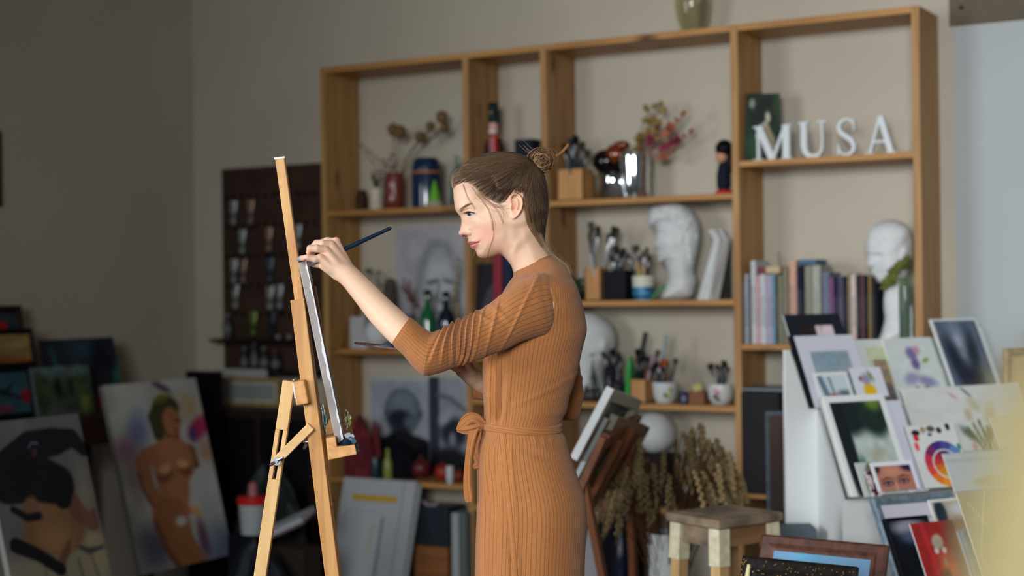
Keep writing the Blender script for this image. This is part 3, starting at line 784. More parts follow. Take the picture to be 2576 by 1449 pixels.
def sk_tw(y, t):
    s = max(0, (y-1085)/365.); return 0.0
g = loft_body(SK, 240, 260, sk_disp, sk_tw)
obj('skirt', g, KNIT, dress, smooth=True)
# wrap edge: narrow overlapping hem running down the front of the skirt
g = G(); R = []; uvs = []
for i in range(60):
    s = i/59; y = 1078+s*620; a = 1256+30*min(1, s*1.6)**.8+s*16
    def surf(a_, y_):
        r = interp_one = None
        R0 = np.array(SK); fa = np.interp(y_, R0[:, 0], R0[:, 1]); ba = np.interp(y_, R0[:, 0], R0[:, 2]); hw = np.interp(y_, R0[:, 0], R0[:, 3])
        c = np.clip(((fa+ba)/2-a_)/((ba-fa)/2), -1, 1); th = math.acos(abs(c)**1.1*np.sign(c)) ; return -hw*math.sin(th)**(2/2.2)
    ring = []
    for k, (da, off) in enumerate(((14, 0), (6, 4.0), (0, 4.4), (-2.2, 2.2), (0, -3))):
        ring.append(PO(a+da, y, surf(a+da, y)-off*min(1, .1+s*5)-1)); uvs.append((40+da*.085, i))
    R.append(ring)
g.rings(R, close=False, cap0=False, cap1=False); g.uv = uvs
obj('wrap_hem', g, KNIT, dress, smooth=True)
# near sleeve
SL = [((1396,722),(1404,800),-84),((1384,698),(1397,822),-97),((1356,689),(1382,839),-116),((1320,701),(1350,850),-140),((1288,722),(1312,860),-158),((1245,753),(1262,884),-172),((1205,780),(1218,900),-184),((1165,803),(1177,915),-194),((1130,817),(1133,930),-204),((1105,829),(1098,940),-212),((1086,836),(1066,943),-218),((1070,826),(1038,923),-220),((1052,811),(1011,892),-222),((1033,797),(985,866),-222)]
def sleeve(SL, nr, nt, nrib, disp, depthk=.98, mulb=1.0):
    P = np.array([[*a, *b, c] for a, b, c in SL], float)
    # arc parameter
    cen = (P[:, :2]+P[:, 2:4])/2; s = np.concatenate([[0], np.cumsum(np.linalg.norm(np.diff(cen, axis=0), axis=1))])
    rows = interp_rows(np.column_stack([s, P]), nr)
    g = G(); R = []; uvs = []
    for row in rows:
        t0, bt, bb = row[1:3], row[3:5], row[5]
        c0 = (t0+bt)/2; h = (t0-bt)/2; L = np.linalg.norm(h)
        k = (D0+bb*K)/D0; hd = L*depthk*mulb
        ring = []
        for j in range(nt+1):
            th = 2*PI*j/nt; cc, ss = math.cos(th), math.sin(th)
            d = disp(row[0]/s[-1], th)
            p = c0+h*cc*(1+d/L); b = bb-hd*ss*(1+d/L)
            a_, y_, b_ = 1288+(p[0]-1288)*k, 724.5+(p[1]-724.5)*k, b
            ring.append(PO(a_, y_, b_)); uvs.append((nrib*j/nt, row[0]*.01))
        R.append(ring)
    g.rings(R, close=False, cap0=False, cap1=False); g.uv = uvs
    return g
nz = np.random.RandomState(2).rand(40)*2*PI
def sl_disp(s, th):
    d = 0
    ss = math.sin(th); cc = math.cos(th)      # ss>0 near side, cc>0 upper side
    # puckers on the cap
    if .05 < s < .16: d += 1.3*(.16-s)/.1*abs(math.sin(th*9))*max(0, cc)
    # bunched folds above the elbow
    for k, (c, w, amp, ph, tw) in enumerate(((.49,.012,3.5,.2,.07),(.535,.010,6,.5,.06),(.570,.008,7,.1,.055),(.598,.008,6.5,-.3,.04),(.640,.011,7.5,-.6,.03),(.690,.013,7,-1.2,.03),(.745,.014,4.5,-1.6,.03))):
        c2 = c-tw*cc+.014*math.sin(2*th+ph)
        m = max(0, math.cos(th-1.25-ph*.5))**.7*1.15+(.35 if k in (1, 4) else .04)*max(0, cc)
        d += amp*m*math.exp(-((s-c2)/w)**2)-amp*.75*m*math.exp(-((s-c2-.019)/(w*.8))**2)
    # long diagonal drags on the upper arm
    d += 4.5*math.exp(-((s-.30-.10*cc)/.018)**2)*max(0, ss)*(.4+.6*max(0, cc))
    d += 3.5*math.exp(-((s-.22+.16*cc)/.016)**2)*max(0, ss)
    d += 3.2*math.exp(-((s-.40+.07*cc)/.014)**2)*max(0, ss+.2)
    d += 3.0*math.exp(-((s-.36-.14*cc)/.014)**2)*max(0, ss+.1)
    if s > .80: d += -.8
    if s > .985: d += -1.5
    d += 1.2*math.sin(s*26+1.5*math.sin(th))
    return d
g = sleeve(SL, 420, 140, 34, sl_disp)
slv = obj('sleeve', g, KNIT, dress, smooth=True)
# turned cuff inside (fabric thickness)
a = 'cuff'
g = sleeve([((1034,797.5),(986,866.5),-222),((1038,803),(992,870),-222)], 6, 80, 48, lambda s, t: -2.0+(-1.2*s), .84)
obj('cuff_lining', g, mat('cuff_inside', (150,92,46), .9), slv, smooth=True)
# paint marks on the sleeve
def far_disp(s, th):
    d = 0
    for c in (.42, .5, .58, .66, .74): d += 3.2*math.exp(-((s-c-.03*math.cos(th))/.014)**2)
    return d
FS = [((1372,715),(1400,840),120),((1395,780),(1440,850),150),((1388,860),(1452,880),165),((1398,960),(1461,940),172),((1395,1010),(1466,1000),172),((1385,1016),(1456,1046),170),((1360,1000),(1400,1058),165),((1310,985),(1330,1050),150),((1260,968),(1268,1025),132),((1215,962),(1222,1008),112),((1187,958),(1192,1004),100)]
g = sleeve(FS, 200, 90, 44, far_disp, .9)
s2 = obj('sleeve', g, KNIT, dress, smooth=True)
# belt: two twisted bands round the waist, bow and tails
def surfb(y_, a_, R0):
    R0 = np.array(R0); fa = np.interp(y_, R0[:, 0], R0[:, 1]); ba = np.interp(y_, R0[:, 0], R0[:, 2]); hw = np.interp(y_, R0[:, 0], R0[:, 3]); return fa, ba, hw
belt = None
for k, (y0, amp, r) in enumerate(((1069, 3, 7.5), (1079, -3, 6.5))):
    g = G(); R = []; uvs = []
    for i in range(121):
        t = 2*PI*i/120; y = y0+amp*math.sin(t*1.0+.6)+2*math.cos(t*3+k)
        y -= 5*math.cos(t)*(.5)
        fa, ba, hw = surfb(1076, 0, SK); c, s = sup(t, 2.2)
        ce = (fa+ba)/2; ra = (ba-fa)/2+2; hw += 2
        ring = []
        for j in range(13):
            q = 2*PI*j/12+t*1.2
            ring.append(PO(ce-(ra+3.0*math.cos(q))*c, y+r*math.sin(q), -(hw+3.0*math.cos(q))*s)); uvs.append((j*.5, i*.1))
        R.append(ring)
    g.rings(R, close=False, cap0=False, cap1=False); g.uv = uvs
    o = obj('belt' if k == 0 else 'belt_band', g, KNIT, dress if k == 0 else belt, smooth=True)
    if k == 0: belt = o
def ribbon(pts, nm, parent, wob=0):
    # pts: (a,y,b, half width, thick, angle)
    rows = np.array(pts, float); s = np.arange(len(rows)); Rr = interp_rows(np.column_stack([s, rows]), 40)
    g = G(); R = []; uvs = []
    for i, row in enumerate(Rr):
        a, y, b, w_, th_, an = row[1:]
        nxt = Rr[min(i+1, len(Rr)-1)][1:3]-Rr[max(i-1, 0)][1:3]; L = np.linalg.norm(nxt)+1e-9; tx, ty = nxt/L
        side = np.array([-ty*math.cos(an), tx*math.cos(an), math.sin(an)]); nn = np.cross([tx, ty, 0], side)
        ring = []
        for j in range(17):
            q = 2*PI*j/16; o = side*w_*math.cos(q)+nn*th_*math.sin(q)*(1+.5*math.cos(3*q+wob))
            ring.append(PO(a+o[0], y+o[1], b+o[2])); uvs.append((w_*math.cos(q)/11., i*.1))
        R.append(ring)
    g.rings(R, close=False, cap0=True, cap1=True); g.uv = uvs
    return obj(nm, g, KNIT, parent, smooth=True)
bow = ribbon([(1224,1068,-40,11,9,.3),(1212,1066,-44,12,10,.3),(1204,1068,-46,10,10,.3)], 'bow_knot', belt)
ribbon([(1218,1066,-42,9,6,.2),(1202,1052,-44,13,7,.2),(1184,1050,-46,16,6,.1),(1166,1064,-46,13,4,.1),(1151,1078,-44,3,2,.1)], 'bow_loop', belt)
ribbon([(1151,1079,-46,3,3,0),(1172,1078,-52,10,5,.2),(1194,1074,-54,12,6,.2),(1210,1068,-50,9,6,.2)], 'bow_loop', belt)
ribbon([(1206,1066,-50,8,6,.2),(1193,1080,-56,12,5,.2),(1186,1110,-58,10,5,.3),(1180,1150,-58,9,4.5,.3),(1177,1200,-58,10,4,.2),(1180,1240,-58,11,3.5,.1),(1182,1254,-58,8,3,.1)], 'bow_tail', belt, 1)
ribbon([(1208,1068,-40,8,6,.2),(1203,1095,-42,9,5,.6),(1196,1120,-42,10,4,.4),(1199,1145,-42,8,4,.3),(1204,1160,-42,11,3,.3),(1192,1172,-42,5,3,.3)], 'bow_tail', belt, 2)
# ---------- brush in her hand
def seg(px, py, b): return at_depth(px, py, D0+b*K)
pb0, pb1 = seg(771, 671, BH+40), seg(984, 573, BH-6)
dv = pb1-pb0; L = np.linalg.norm(dv); ez = dv/L; ex = np.cross(ez, UC); ex /= np.linalg.norm(ex); ey = np.cross(ez, ex)
brush = thing('paintbrush', 'dark blue black long handled paintbrush held in the painting hand', 'paintbrush', mw=frame_mw(pb0, ex, ey, ez))
g = G(); g.lathe([(.0012,.0),(.0036,.008),(.0042,.018),(.0036,.028)], 12); obj('bristles', g, mat('bristle', (120,124,132), .8), brush)
g = G(); g.lathe([(.0037,.026),(.0042,.03),(.0044,.055),(.0040,.06)], 14); obj('ferrule', g, mat('ferrule', (170,174,178), .25, 1.0), brush)
g = G(); g.lathe([(.0040,.058),(.0046,.08),(.0044,.13),(.0038,L-.03),(.0036,L-.004),(.0028,L)], 14); obj('handle', g, mat('brush_handle', (14,34,52), .35, 0, .5, .3, 90), brush)
# ---------- palette on the far hand
pl0 = seg(897, 866, BF-90); pl1 = seg(1216, 903, BF-20)
ax = pl1-pl0; Lp = np.linalg.norm(ax); ax /= Lp
mid = (pl0+pl1)/2; view = mid-CAM; view /= np.linalg.norm(view)
nn = np.cross(ax, view); nn /= np.linalg.norm(nn); 
if nn[2] < 0: nn = -nn
bx = np.cross(nn, ax)
# tip the board so a sliver of the top is seen
nn2 = nn*math.cos(.025)-bx*math.sin(.025)*(1 if np.dot(bx, view) > 0 else -1); bx2 = np.cross(nn2, ax)
pal = thing('palette', 'paint smeared wooden palette seen edge on, held in the far hand', 'palette', mw=frame_mw(mid, ax, bx2, nn2))
g = G(); o_ = []; i_ = []
for j in range(48):
    t = 2*PI*j/48; r = 1+.05*math.cos(2*t)+.04*math.sin(3*t)
    o_.append((Lp/2*r*math.cos(t)*.97, .105*r*math.sin(t)))
g.rings([[(x, y, 0) for x, y in o_], [(x*1.004, y*1.004, .002) for x, y in o_], [(x, y, .004) for x, y in o_]])
obj('board', g, mat('palette_wood', (96,64,60), .45, noise=.4, nscale=50), pal)
r2 = random.Random(4)
for c in ((34,44,66),(70,80,96),(60,70,96),(20,22,34),(120,112,130),(120,128,140),(44,58,84)):
    g = G(); x, y = r2.uniform(-.11, .06), r2.uniform(-.075, .06)
    prof = [(.014,.004),(.013,.007),(.008,.0095),(.004,.013),(.0005,.014)]
    g.lathe(prof, 14, (x, y, 0), sx=r2.uniform(.8, 1.5)); obj('paint_blob', g, mat('paint%d' % c[0], c, .3), pal)
# ================================================================== easel with the canvas she paints
PINE = wood('easel_pine', (180,124,68), (220,172,108), 'Z', 1.6, .5, False)
BE = -100*K
def E_(px, py, b=0.0): return at_depth(px, py, D0+BE+b)
e0 = E_(838, 1449); e0[2] = 0
easel = thing('easel', 'pale pine studio easel seen from the side, carrying the canvas being painted', 'easel', e0)
def L_(p): return np.asarray(p)-e0
def ext(p, q, z):  # extend line p->q to height z
    t = (z-p[2])/(q[2]-p[2]); return p+(q-p)*t
def post(name, p, q, wpx, depth, m=PINE, bev=.0015, parent=None):
    ax = (q-p)/np.linalg.norm(q-p); w = wpx*(D0+BE)/FPX
    u = RT-ax*np.dot(RT, ax); u /= np.linalg.norm(u)
    return obj(name, G().bar(L_(p), L_(q), w, depth, u), m, parent or easel, bevel=bev)
# lower post
a_, b_ = E_(751, 753), E_(839, 1449)
post('front_post', a_, ext(a_, b_, 0.0), 35, .045)
a_, b_ = E_(705, 397, .004), E_(754, 752, .004)
post('sliding_mast', a_, ext(a_, b_, 0.95), 23, .022)
g = G().bar(L_(E_(704.6, 396, .004)), L_(E_(705.2, 400.5, .004)), .0225, .0235, RT); obj('mast_tip', g, mat('white_paint_tip', (225,225,220), .6), easel)
# hinge block
c = E_(763, 984, 0); hb = obj('hinge_block', G().bar(L_(E_(759,955,0)), L_(E_(770,1013,0)), .026, .11, RT), wood('hinge_pine', (196,140,82), (226,172,110), 'Y', 2.4, .5, False), easel, bevel=.003)
g = G(); g.bar(L_(E_(741,962,-.03)), L_(E_(747,1000,-.03)), .003, .05, RT); obj('hinge_plate', g, mat('steel', (150,150,152), .3, 1.0), hb)
g = G(); g.ball(L_(E_(740,956,-.03)), .0045); obj('hinge_pin', g, mat('steel', (150,150,152), .3, 1.0), hb)
# rear leg with slot: two side strips + solid parts
p, q = E_(728, 958, -.01), E_(655, 1449, -.01); q0 = ext(p, q, 0.0); ax = (q0-p)/np.linalg.norm(q0-p); u = RT-ax*np.dot(RT, ax); u /= np.linalg.norm(u)
S_ = (D0+BE)/FPX; wl = 30*S_; tot = np.linalg.norm(q0-p)
s1, s2_ = np.linalg.norm(E_(710,1080,-.01)-p), np.linalg.norm(E_(689,1204,-.01)-p)
g = G(); dpt = .022; hs = 4.5*S_
g.bar(L_(p), L_(p+ax*s1), wl, dpt, u); g.bar(L_(p+ax*s2_), L_(q0), wl, dpt, u)
for sg in (-1, 1):
    off = u*sg*(wl/2+hs)/2; g.bar(L_(p+ax*s1+off), L_(p+ax*s2_+off), wl/2-hs, dpt, u)
rl = obj('rear_leg', g, wood('rear_leg_pine', (206,160,100), (228,190,130), 'Z', 1.6, .5, False), easel, bevel=.001)
post('brace', E_(783, 1072, -.035), E_(697, 1158, -.035), 22, .012, wood('brace_pine', (210,168,112), (230,192,136), 'X', 1.6, .5, False))
steel = mat('steel', (168,170,174), .28, 1.0)
def wingnut(px, py, b, ang, axis_toward=True):
    c = L_(E_(px, py, b)); g = G()
    n = -FW if axis_toward else -RT
    t1 = np.cross(n, UPV); t1 /= np.linalg.norm(t1); t2 = np.cross(n, t1)
    g.tube([c-n*.012, c+n*.010], .0032, 10); g.tube([c-n*.004, c+n*.004], .0085 if axis_toward else .006, 14)
    for sg in (-1, 1):
        d = (t1*math.cos(ang)+t2*math.sin(ang))*sg
        g.tube([c+n*.003+d*.004, c+n*.006+d*.011, c+n*.009+d*.016], [.0028,.0036,.0026], 8)
    o = obj('wing_nut', g, steel, easel, smooth=True); return o
wingnut(697, 1160, -.05, .5)
wingnut(774, 1111, -.01, 1.3, False)
# paint ledge (L-section with end grain)
LED = wood('ledge_pine', (196,140,80), (224,170,108), 'Y', 3.0, .5, False)
ledge_pts = [(820,1104),(845,1099),(848,1124),(893,1119),(898,1143),(826,1158)]
g = G(); dl = .46
R0 = [L_(E_(x, y, -.055)) for x, y in ledge_pts]; R1 = [p_+(FW*.993-RT*.119)*dl for p_ in R0]
g.rings([R0, R1]); ledge = obj('canvas_ledge', g, LED, easel, bevel=.002)
ps = random.Random(9)
for i, c in enumerate(((28,44,58),(70,110,130),(26,30,40),(60,84,96),(190,200,204),(96,150,160),(40,60,72))):
    g = G(); x = [870,884,862,891,878,893,868][i]; y = [1112,1108,1118,1122,1098,1133,1106][i]
    g.ball(L_(E_(x, y, -.045+.01*i)), .0075, 10, 7, sx=1.5, sy=1.1, sz=.9)
    n = len(g.v); g.v = [tuple(np.array(v)+np.array([ps.uniform(-1, 1), ps.uniform(-1, 1), ps.uniform(-1, 1)])*.002) for v in g.v]
    obj('dried_paint', g, mat('dried%d' % i, c, .4), ledge, smooth=True)
# second canvas lath behind (stretcher seen through the gap)
post('canvas_support', E_(790, 720, .05), E_(848, 1090, .05), 9, .02, wood('lath_pine', (120,84,46), (150,108,62), 'Z', 1.6, .5, False))
# canvas: side face toward camera, painted face toward her
cw_t, cw_b = E_(750, 661, -.02), E_(845, 1117, -.02)
ax = cw_t-cw_b; Lc = np.linalg.norm(ax); ax /= Lc
# normal of painted face: right, slightly to the camera
fn = RT*math.cos(.113)+FW*math.sin(.113); fn -= ax*np.dot(fn, ax); fn /= np.linalg.norm(fn)
wd = np.cross(ax, fn); wd /= np.linalg.norm(wd)
if np.dot(wd, FW) < 0: wd = -wd
th = 19.5*S_; Wc = .36
canvas = thing('canvas', 'stretched canvas with raw grey linen edge resting on the easel ledge', 'canvas', mw=frame_mw(cw_b, fn, wd, ax))
lin_m = mat('linen', (172,166,162), .95, noise=.1, nscale=700, bump=.3, bscale=1500)
g = G(); g.box(0, 0, 0, th, Wc, Lc); obj('linen_edge', g, lin_m, canvas, bevel=.002)
def paint_front(u, v):
    im = base(u, (196,200,206)); im = blob(im, u, v, .45, .55, .3, .35, (120,140,160), .3, .8); im = blob(im, u, v, .6, .3, .25, .2, (70,84,104), .2, .7)
    im = blob(im, u, v, .35, .8, .2, .1, (200,190,170), .1, .8); return im
g = canvas_grid(Wc, Lc, paint_front, 30); 
V = np.array(g.v); g.v = [(th+.0012+.0005, p[0], p[2]) for p in V]; obj('painted_front', g, vmat('canvas_paint', .7), canvas)
g = G(); R = []
r3 = random.Random(5); N = 60
for i in range(N+1):
    z = Lc*i/N; w = .0012+.0009*math.sin(i*.9)+.0014*r3.random()+(.0022 if 20 < i < 34 else 0)
    R.append([(th-w, -.0009, z), (th+.001, -.0009, z), (th+.0012, .002, z)])
g.rings(R, close=False, cap0=False, cap1=False); obj('primer_edge', g, mat('gesso', (232,232,236), .7), canvas)
# paint rag on the ledge in front of the canvas
def rag(name, label, pts, colr, col2, cat='rag'):
    c0 = E_(*pts[0]); t = thing(name, label, cat, c0)
    g = G(); n = 14; R = []; rr_ = np.random.RandomState(len(pts)+3)
    P = np.array([[x, y] for x, y, *_ in pts])
    for i in range(n):
        ring = []
        for j in range(n):
            u, v = i/(n-1), j/(n-1)
            p = (P[0]*(1-u)+P[1]*u)*(1-v)+(P[3]*(1-u)+P[2]*u)*v
            ring.append(E_(p[0], p[1], .012*math.sin(u*9+v*3)+.01*math.sin(v*11)+rr_.rand()*.006)-c0)
        R.append(ring)
    g.rings(R, close=False, cap0=False, cap1=False)
    o = obj('sheet', g, mat(name+'_paper', colr, .9, noise=.3, nscale=60), t, smooth=True)
    sol = o.modifiers.new('thick', 'SOLIDIFY'); sol.thickness = .0012
    g = G(); q = P.mean(0); g.ball(E_(q[0]+4, q[1]+4, .0)-c0, .010, 10, 8, sx=.7, sy=.4, sz=1.3); obj('crumple', g, mat(name+'_stain', col2, .8), t)
    return t
rag('paper_rag', 'crumpled cream paper wipe with green paint beside the canvas foot', [(866,1060,0),(870,1030,0),(884,1048,0),(872,1082,0)], (168,160,140), (120,122,60))
rag('paper_rag', 'crumpled white and teal paper wipe behind the easel post', [(806,1042,.05),(812,1016,.05),(822,1060,.05),(818,1088,.05)], (190,200,196), (60,96,96))
# ================================================================== room and shelf unit
YS = 5.46; YW = 5.7135; DS = YW-YS; TB = .028
XL = on_y(492, 724, YW)[0]
WALL = mat('painted_plaster_wall', (184,176,160), .9, spec=.15, noise=.035, nscale=1.6, bump=.12, bscale=90)
WALLL = mat('painted_plaster_wall_left', (184,176,160), .9, spec=.15, noise=.03, nscale=1.2, bump=.1, bscale=90)
struct('floor', G().box(XL-.1, -4, -.05, 4.2, YW+.1, 0), wood('floor_boards', (58,42,32), (84,62,46), 'Y', .6, .5, False))
struct('wall_back', G().box(XL-.1, YW, 0, 4.2, YW+.1, 3.3), WALL)
struct('wall_left', G().box(XL-.1, -4, 0, XL, YW, 3.3), WALLL)
struct('ceiling', G().box(XL-.1, -4, 3.3, 4.2, YW+.1, 3.4), mat('ceiling_paint', (200,196,188), .9))
struct('wall_right', G().box(4.2, 1.2, 0, 4.3, YW+.1, 3.3), WALL)
# lowered beam / soffit at the right and the pale panel below it
a = on_y(2388, 66, YW-.012); 
struct('trim_1', G().box(a[0], YW-.012, a[2], 2.6, YW, 3.3), mat('dark_soffit', (92,84,70), .8, noise=.12, nscale=5))
struct('trim_2', G().box(a[0]+.012, YW-.004, 0, 2.6, YW, a[2]-.004), mat('pale_wall_panel', (168,175,176), .85, noise=.02, nscale=2))
def pin(): pass
c = on_y(2418, 19, YW-.014); g = G(); g.ball((0, 0, 0), .008, 10, 6, sy=.5); tag(obj('wall_hook', g, mat('dark_hook', (24,30,28), .4), loc=c), 'tiny dark hook on the brown soffit above the pale panel', 'hook')
struct('baseboard_back', G().box(XL, YW-.015, 0, 2.6, YW, .08), mat('baseboard_paint', (120,100,80), .6))
# ---- shelf unit
PW = lambda ax, k=0: wood('shelf_pine_%s%d' % (ax, k), (150,98,48), (186,134,74), ax, 1.0, .5, True, (84,50,26))
PWZ = [wood('shelf_pine_z%d' % k, (146-3*k,104-3*k,56), (184-3*k,144-3*k,90), 'Z', 1.0+.03*k, .5, True, (84,50,26)) for k in range(3)]
PWX = wood('shelf_pine_x', (154,106,54), (188,140,80), 'X', 1.0, .5, True, (90,54,26))
U = [-4.1784, -3.4382, -3.0659, -2.2403, -1.5517]; ZT = 2.3815
org = np.array([U[0], YS, 0]); shelf = thing('shelf_unit', 'large open pine shelf unit standing against the beige back wall', 'shelf unit', org)
def sbox(name, x0, x1, z0, z1, m, y0=0, y1=DS-.003): return obj(name, G().box(x0-U[0], y0, z0, x1-U[0], y1, z1), m, shelf, bevel=.0015)
for i, x in enumerate(U): sbox('upright', x, x+TB, 0, ZT, PWZ[i % 3])
RW = [(U[0]+TB, U[1]), (U[1]+TB, U[2]), (U[2]+TB, U[3]), (U[3]+TB, U[4])]
for x0, x1 in RW: sbox('top_board', x0, x1, ZT-.024, ZT, PWX)
SZ = [[1.7483, 1.1428, .5803, .07], [1.7485, 1.12, .9415, .5, .07], [1.7487, 1.345, .9415, .538, .07], [1.8667, 1.1769, .62, .07]]
for (x0, x1), zs in zip(RW, SZ):
    for z in zs: sbox('shelf_board', x0, x1, z-.022, z, PWX, .004)
def ppm(p): return FPX/float(np.dot(np.asarray(p)-CAM, FW))
def spot(px, z, yo):     # point on a shelf surface seen in image column px
    py = 724.0
    for _ in range(4):
        p = on_y(px, py, YS+yo); 
        s = ppm(p); py = 724.5-(z-1.4)*s+(px-1288)*ROLL
    return np.array([p[0], p[1], z]), s
def item(px0, px1, pytop, z, yo=.11):
    p, s = spot((px0+px1)/2, z, yo)
    top = on_y((px0+px1)/2, pytop, YS+yo)
    return p, (px1-px0)/s, top[2]-z
# generic builders --------------------------------------------------
def lathe_thing(name, label, cat, px0, px1, pyt, z, prof, m, yo=.11, group=None, n=28, part=None, solid=True):
    p, w, h = item(px0, px1, pyt, z, yo)
    g = G(); g.lathe([(r*w/2, q*h) for r, q in prof], n)
    if part:
        t = thing(name, label, cat, p, 0, group); obj(part, g, m, t, smooth=True); return t, w, h
    o = obj(name, g, m, loc=p, smooth=True); tag(o, label, cat, group); return o, w, h
def copy_tree(o, loc=None, rot=None, parent=None, label=None):
    c = o.copy(); COLL.objects.link(c)
    if parent is not None: c.parent = parent
    if loc is not None: c.location = [float(x) for x in loc]
    if rot is not None: c.rotation_euler = rot
    if label: c['label'] = label
    for ch in o.children: copy_tree(ch, parent=c)
    return c
def brush_proto(L, hcol, bcol, kind='round', metal=(170,172,176)):
    t = thing('paintbrush', 'x', 'paintbrush', (0, 0, -5))
    g = G(); g.lathe([(.0025,0),(.004,L*.3),(.0055,L*.62),(.0042,L*.72)], 8); obj('handle', g, mat('h%s' % (hcol,), hcol, .4), t, smooth=True)
    g = G(); g.lathe([(.0044,L*.71),(.0058,L*.74),(.006,L*.84)], 8, sx=1.3); obj('ferrule', g, mat('fer%s' % (metal,), metal, .35, .8), t, smooth=True)
    g = G()
    if kind == 'round': g.lathe([(.006,L*.84),(.0085,L*.9),(.006,L*.96),(.001,L)], 8)
    elif kind == 'flat': g.lathe([(.006,L*.84),(.009,L*.9),(.010,L*.98),(.008,L)], 8, sx=1.5, sy=.5)
    else: g.lathe([(.006,L*.84),(.009,L*.9),(.013,L*.97),(.006,L)], 8)
    obj('bristles', g, mat('b%s' % (bcol,), bcol, .85), t, smooth=True)
    return t
_bp = {}
def brushes(base, rad, n, L, cols, label, group, lean=.28, seed=1, kinds=('round','flat','fan'), depthk=.6):
    r = random.Random(seed)
    for i in range(n):
        hc, bc = cols[i % len(cols)]; kd = kinds[i % len(kinds)]; key = (hc, bc, kd, round(L, 3))
        a = r.uniform(0, 2*PI); q = rad*r.uniform(.15, .75); dx, dy = q*math.cos(a), q*math.sin(a)*depthk
        la = r.uniform(-lean, lean); lb = r.uniform(-lean*.4, lean*.4)
        loc = (base[0]+dx*.3-math.sin(la)*0, base[1]+dy*.3, base[2]+.004); rot = (lb, la, r.uniform(0, 3))
        sc_ = r.uniform(.82, 1.05)
        if key in _bp: o = copy_tree(_bp[key])
        else: o = brush_proto(L, hc, bc, kd); _bp[key] = o
        o.location = [float(x) for x in loc]; o.rotation_euler = rot; o.scale = (sc_, sc_, sc_)
        o['label'] = label; o['group'] = group
# panel: flat picture / board --------------------------------------------------
def vcol(g, rgb): g.col = np.tile(lin(np.array(rgb)/255.), (len(g.v), 1)); return g
def merge(*gs):
    o = G(); cs = []
    for g in gs: o.add(g.v, g.f); cs.append(g.col)
    o.col = np.concatenate(cs); return o
PIC = vmat('picture_paint', .55, .3); PIC_M = vmat('picture_print', .7, .2)
def panel(name, label, cat, w, h, painter, mw, t=.004, edge=(235,235,232), frame=None, matb=None, group=None, nx=48, gloss=False, m=None):
    """local x 0..w, z 0..h, picture faces -y"""
    m = m or PIC
    if frame is None:
        g = merge(canvas_grid(w, h, painter, nx, y=-.0006), vcol(G().box(0, 0, 0, w, t, h), edge))
        o = obj(name, g, m, mw=mw, smooth=False); return tag(o, label, cat, group)
    th = thing(name, label, cat, mw=mw, group=group)
    fw, fd, fcol = frame['w'], frame.get('d', .02), frame['col']; mb = matb[0] if matb else 0
    iw, ih = w-2*fw, h-2*fw
    gp = canvas_grid(iw-2*mb, ih-2*mb, painter, nx, y=fd*.35-.0015); gp.v = [(x+fw+mb, y, z+fw+mb) for x, y, z in gp.v]
    obj('picture', gp, PIC_M, th, smooth=False)
    g = G().box(fw*.5, fd*.35, fw*.5, w-fw*.5, fd*.8, h-fw*.5)
    obj('mat_board' if matb else 'backing', g, mat('matboard', matb[1] if matb else (90,80,70), .8), th)
    g = G()
    prof = [(0, fd), (0, 0.25*fd), (.15, 0), (.55, 0), (.8, .3*fd), (1, .3*fd), (1, fd)]   # across the moulding
    def corner(q): return [(q*fw, q*fw), (w-q*fw, q*fw), (w-q*fw, h-q*fw), (q*fw, h-q*fw)]
    R = [[(x, y, z) for x, z in corner(q)] for q, y in prof]; R.append(R[0])
    for a_, b_ in zip(R[:-1], R[1:]): g.add(a_+b_, [(i, (i+1) % 4, 4+(i+1) % 4, 4+i) for i in range(4)])
    fm = frame.get('mat') or mat('frame%s' % (fcol,), fcol, frame.get('rough', .5), frame.get('metal', 0), noise=frame.get('noise', .2), nscale=40)
    obj('frame', g, fm, th)
    return th
def plane_panel(name, label, cat, TL, TR, BL, d_tl, ex, ez, painter, **k):
    """TL/TR/BL in pixels; TL at depth d_tl; panel plane spanned by ex (right) and ez (up)"""
    ex = np.array(ex, float); ex /= np.linalg.norm(ex); ez = np.array(ez, float); ez -= ex*np.dot(ex, ez); ez /= np.linalg.norm(ez)
    n = np.cross(ez, ex)   # toward the camera side must be -y local
    ey = np.cross(ez, ex)
    tl = at_depth(*TL, d_tl)
    tr = on_plane(*TR, tl, ey); bl = on_plane(*BL, tl, ey)
    w = float(np.dot(tr-tl, ex)); h = float(np.dot(tl-bl, ez))
    o = tl-ez*h
    return panel(name, label, cat, w, h, painter, frame_mw(o, ex, ey, ez), **k), w, h, o
# ================================================================== things on the shelf unit
Z11, Z12, Z13 = 1.7483, 1.1428, .5803
# ---- bay 1, top
lathe_thing('small_jar', 'small dark brown wicker-like jar at the left end of the top left shelf', 'jar', 895, 926, 478, Z11, [(.7,0),(.98,.2),(1,.6),(.8,.9),(.75,1),(.6,.98)], mat('jar_brown', (62,44,34), .7, noise=.5, nscale=60))
t, w, h = lathe_thing('candle_cup', 'cream cup left of the red brown vase on the top left shelf', 'cup', 928, 966, 474, Z11, [(.85,0),(.92,.05),(1,.95),(.98,1),(.88,.97),(.8,.5)], mat('cream_glaze', (196,188,166), .4))
p, w, h = item(930, 964, 425, Z11); g = G(); r = random.Random(2)
for i in range(16):
    a = r.uniform(0, 6.28); g.tube([(0, 0, h*.35), (math.cos(a)*.012, math.sin(a)*.01, h*.7), (math.cos(a)*.028, math.sin(a)*.02, h*r.uniform(.8, 1.05))], [.003,.0025,.001], 4)
tag(obj('dry_sprig', g, mat('dark_green_sprig', (56,58,40), .9), loc=p), 'small dark green sprig standing in the cream cup', 'plant')
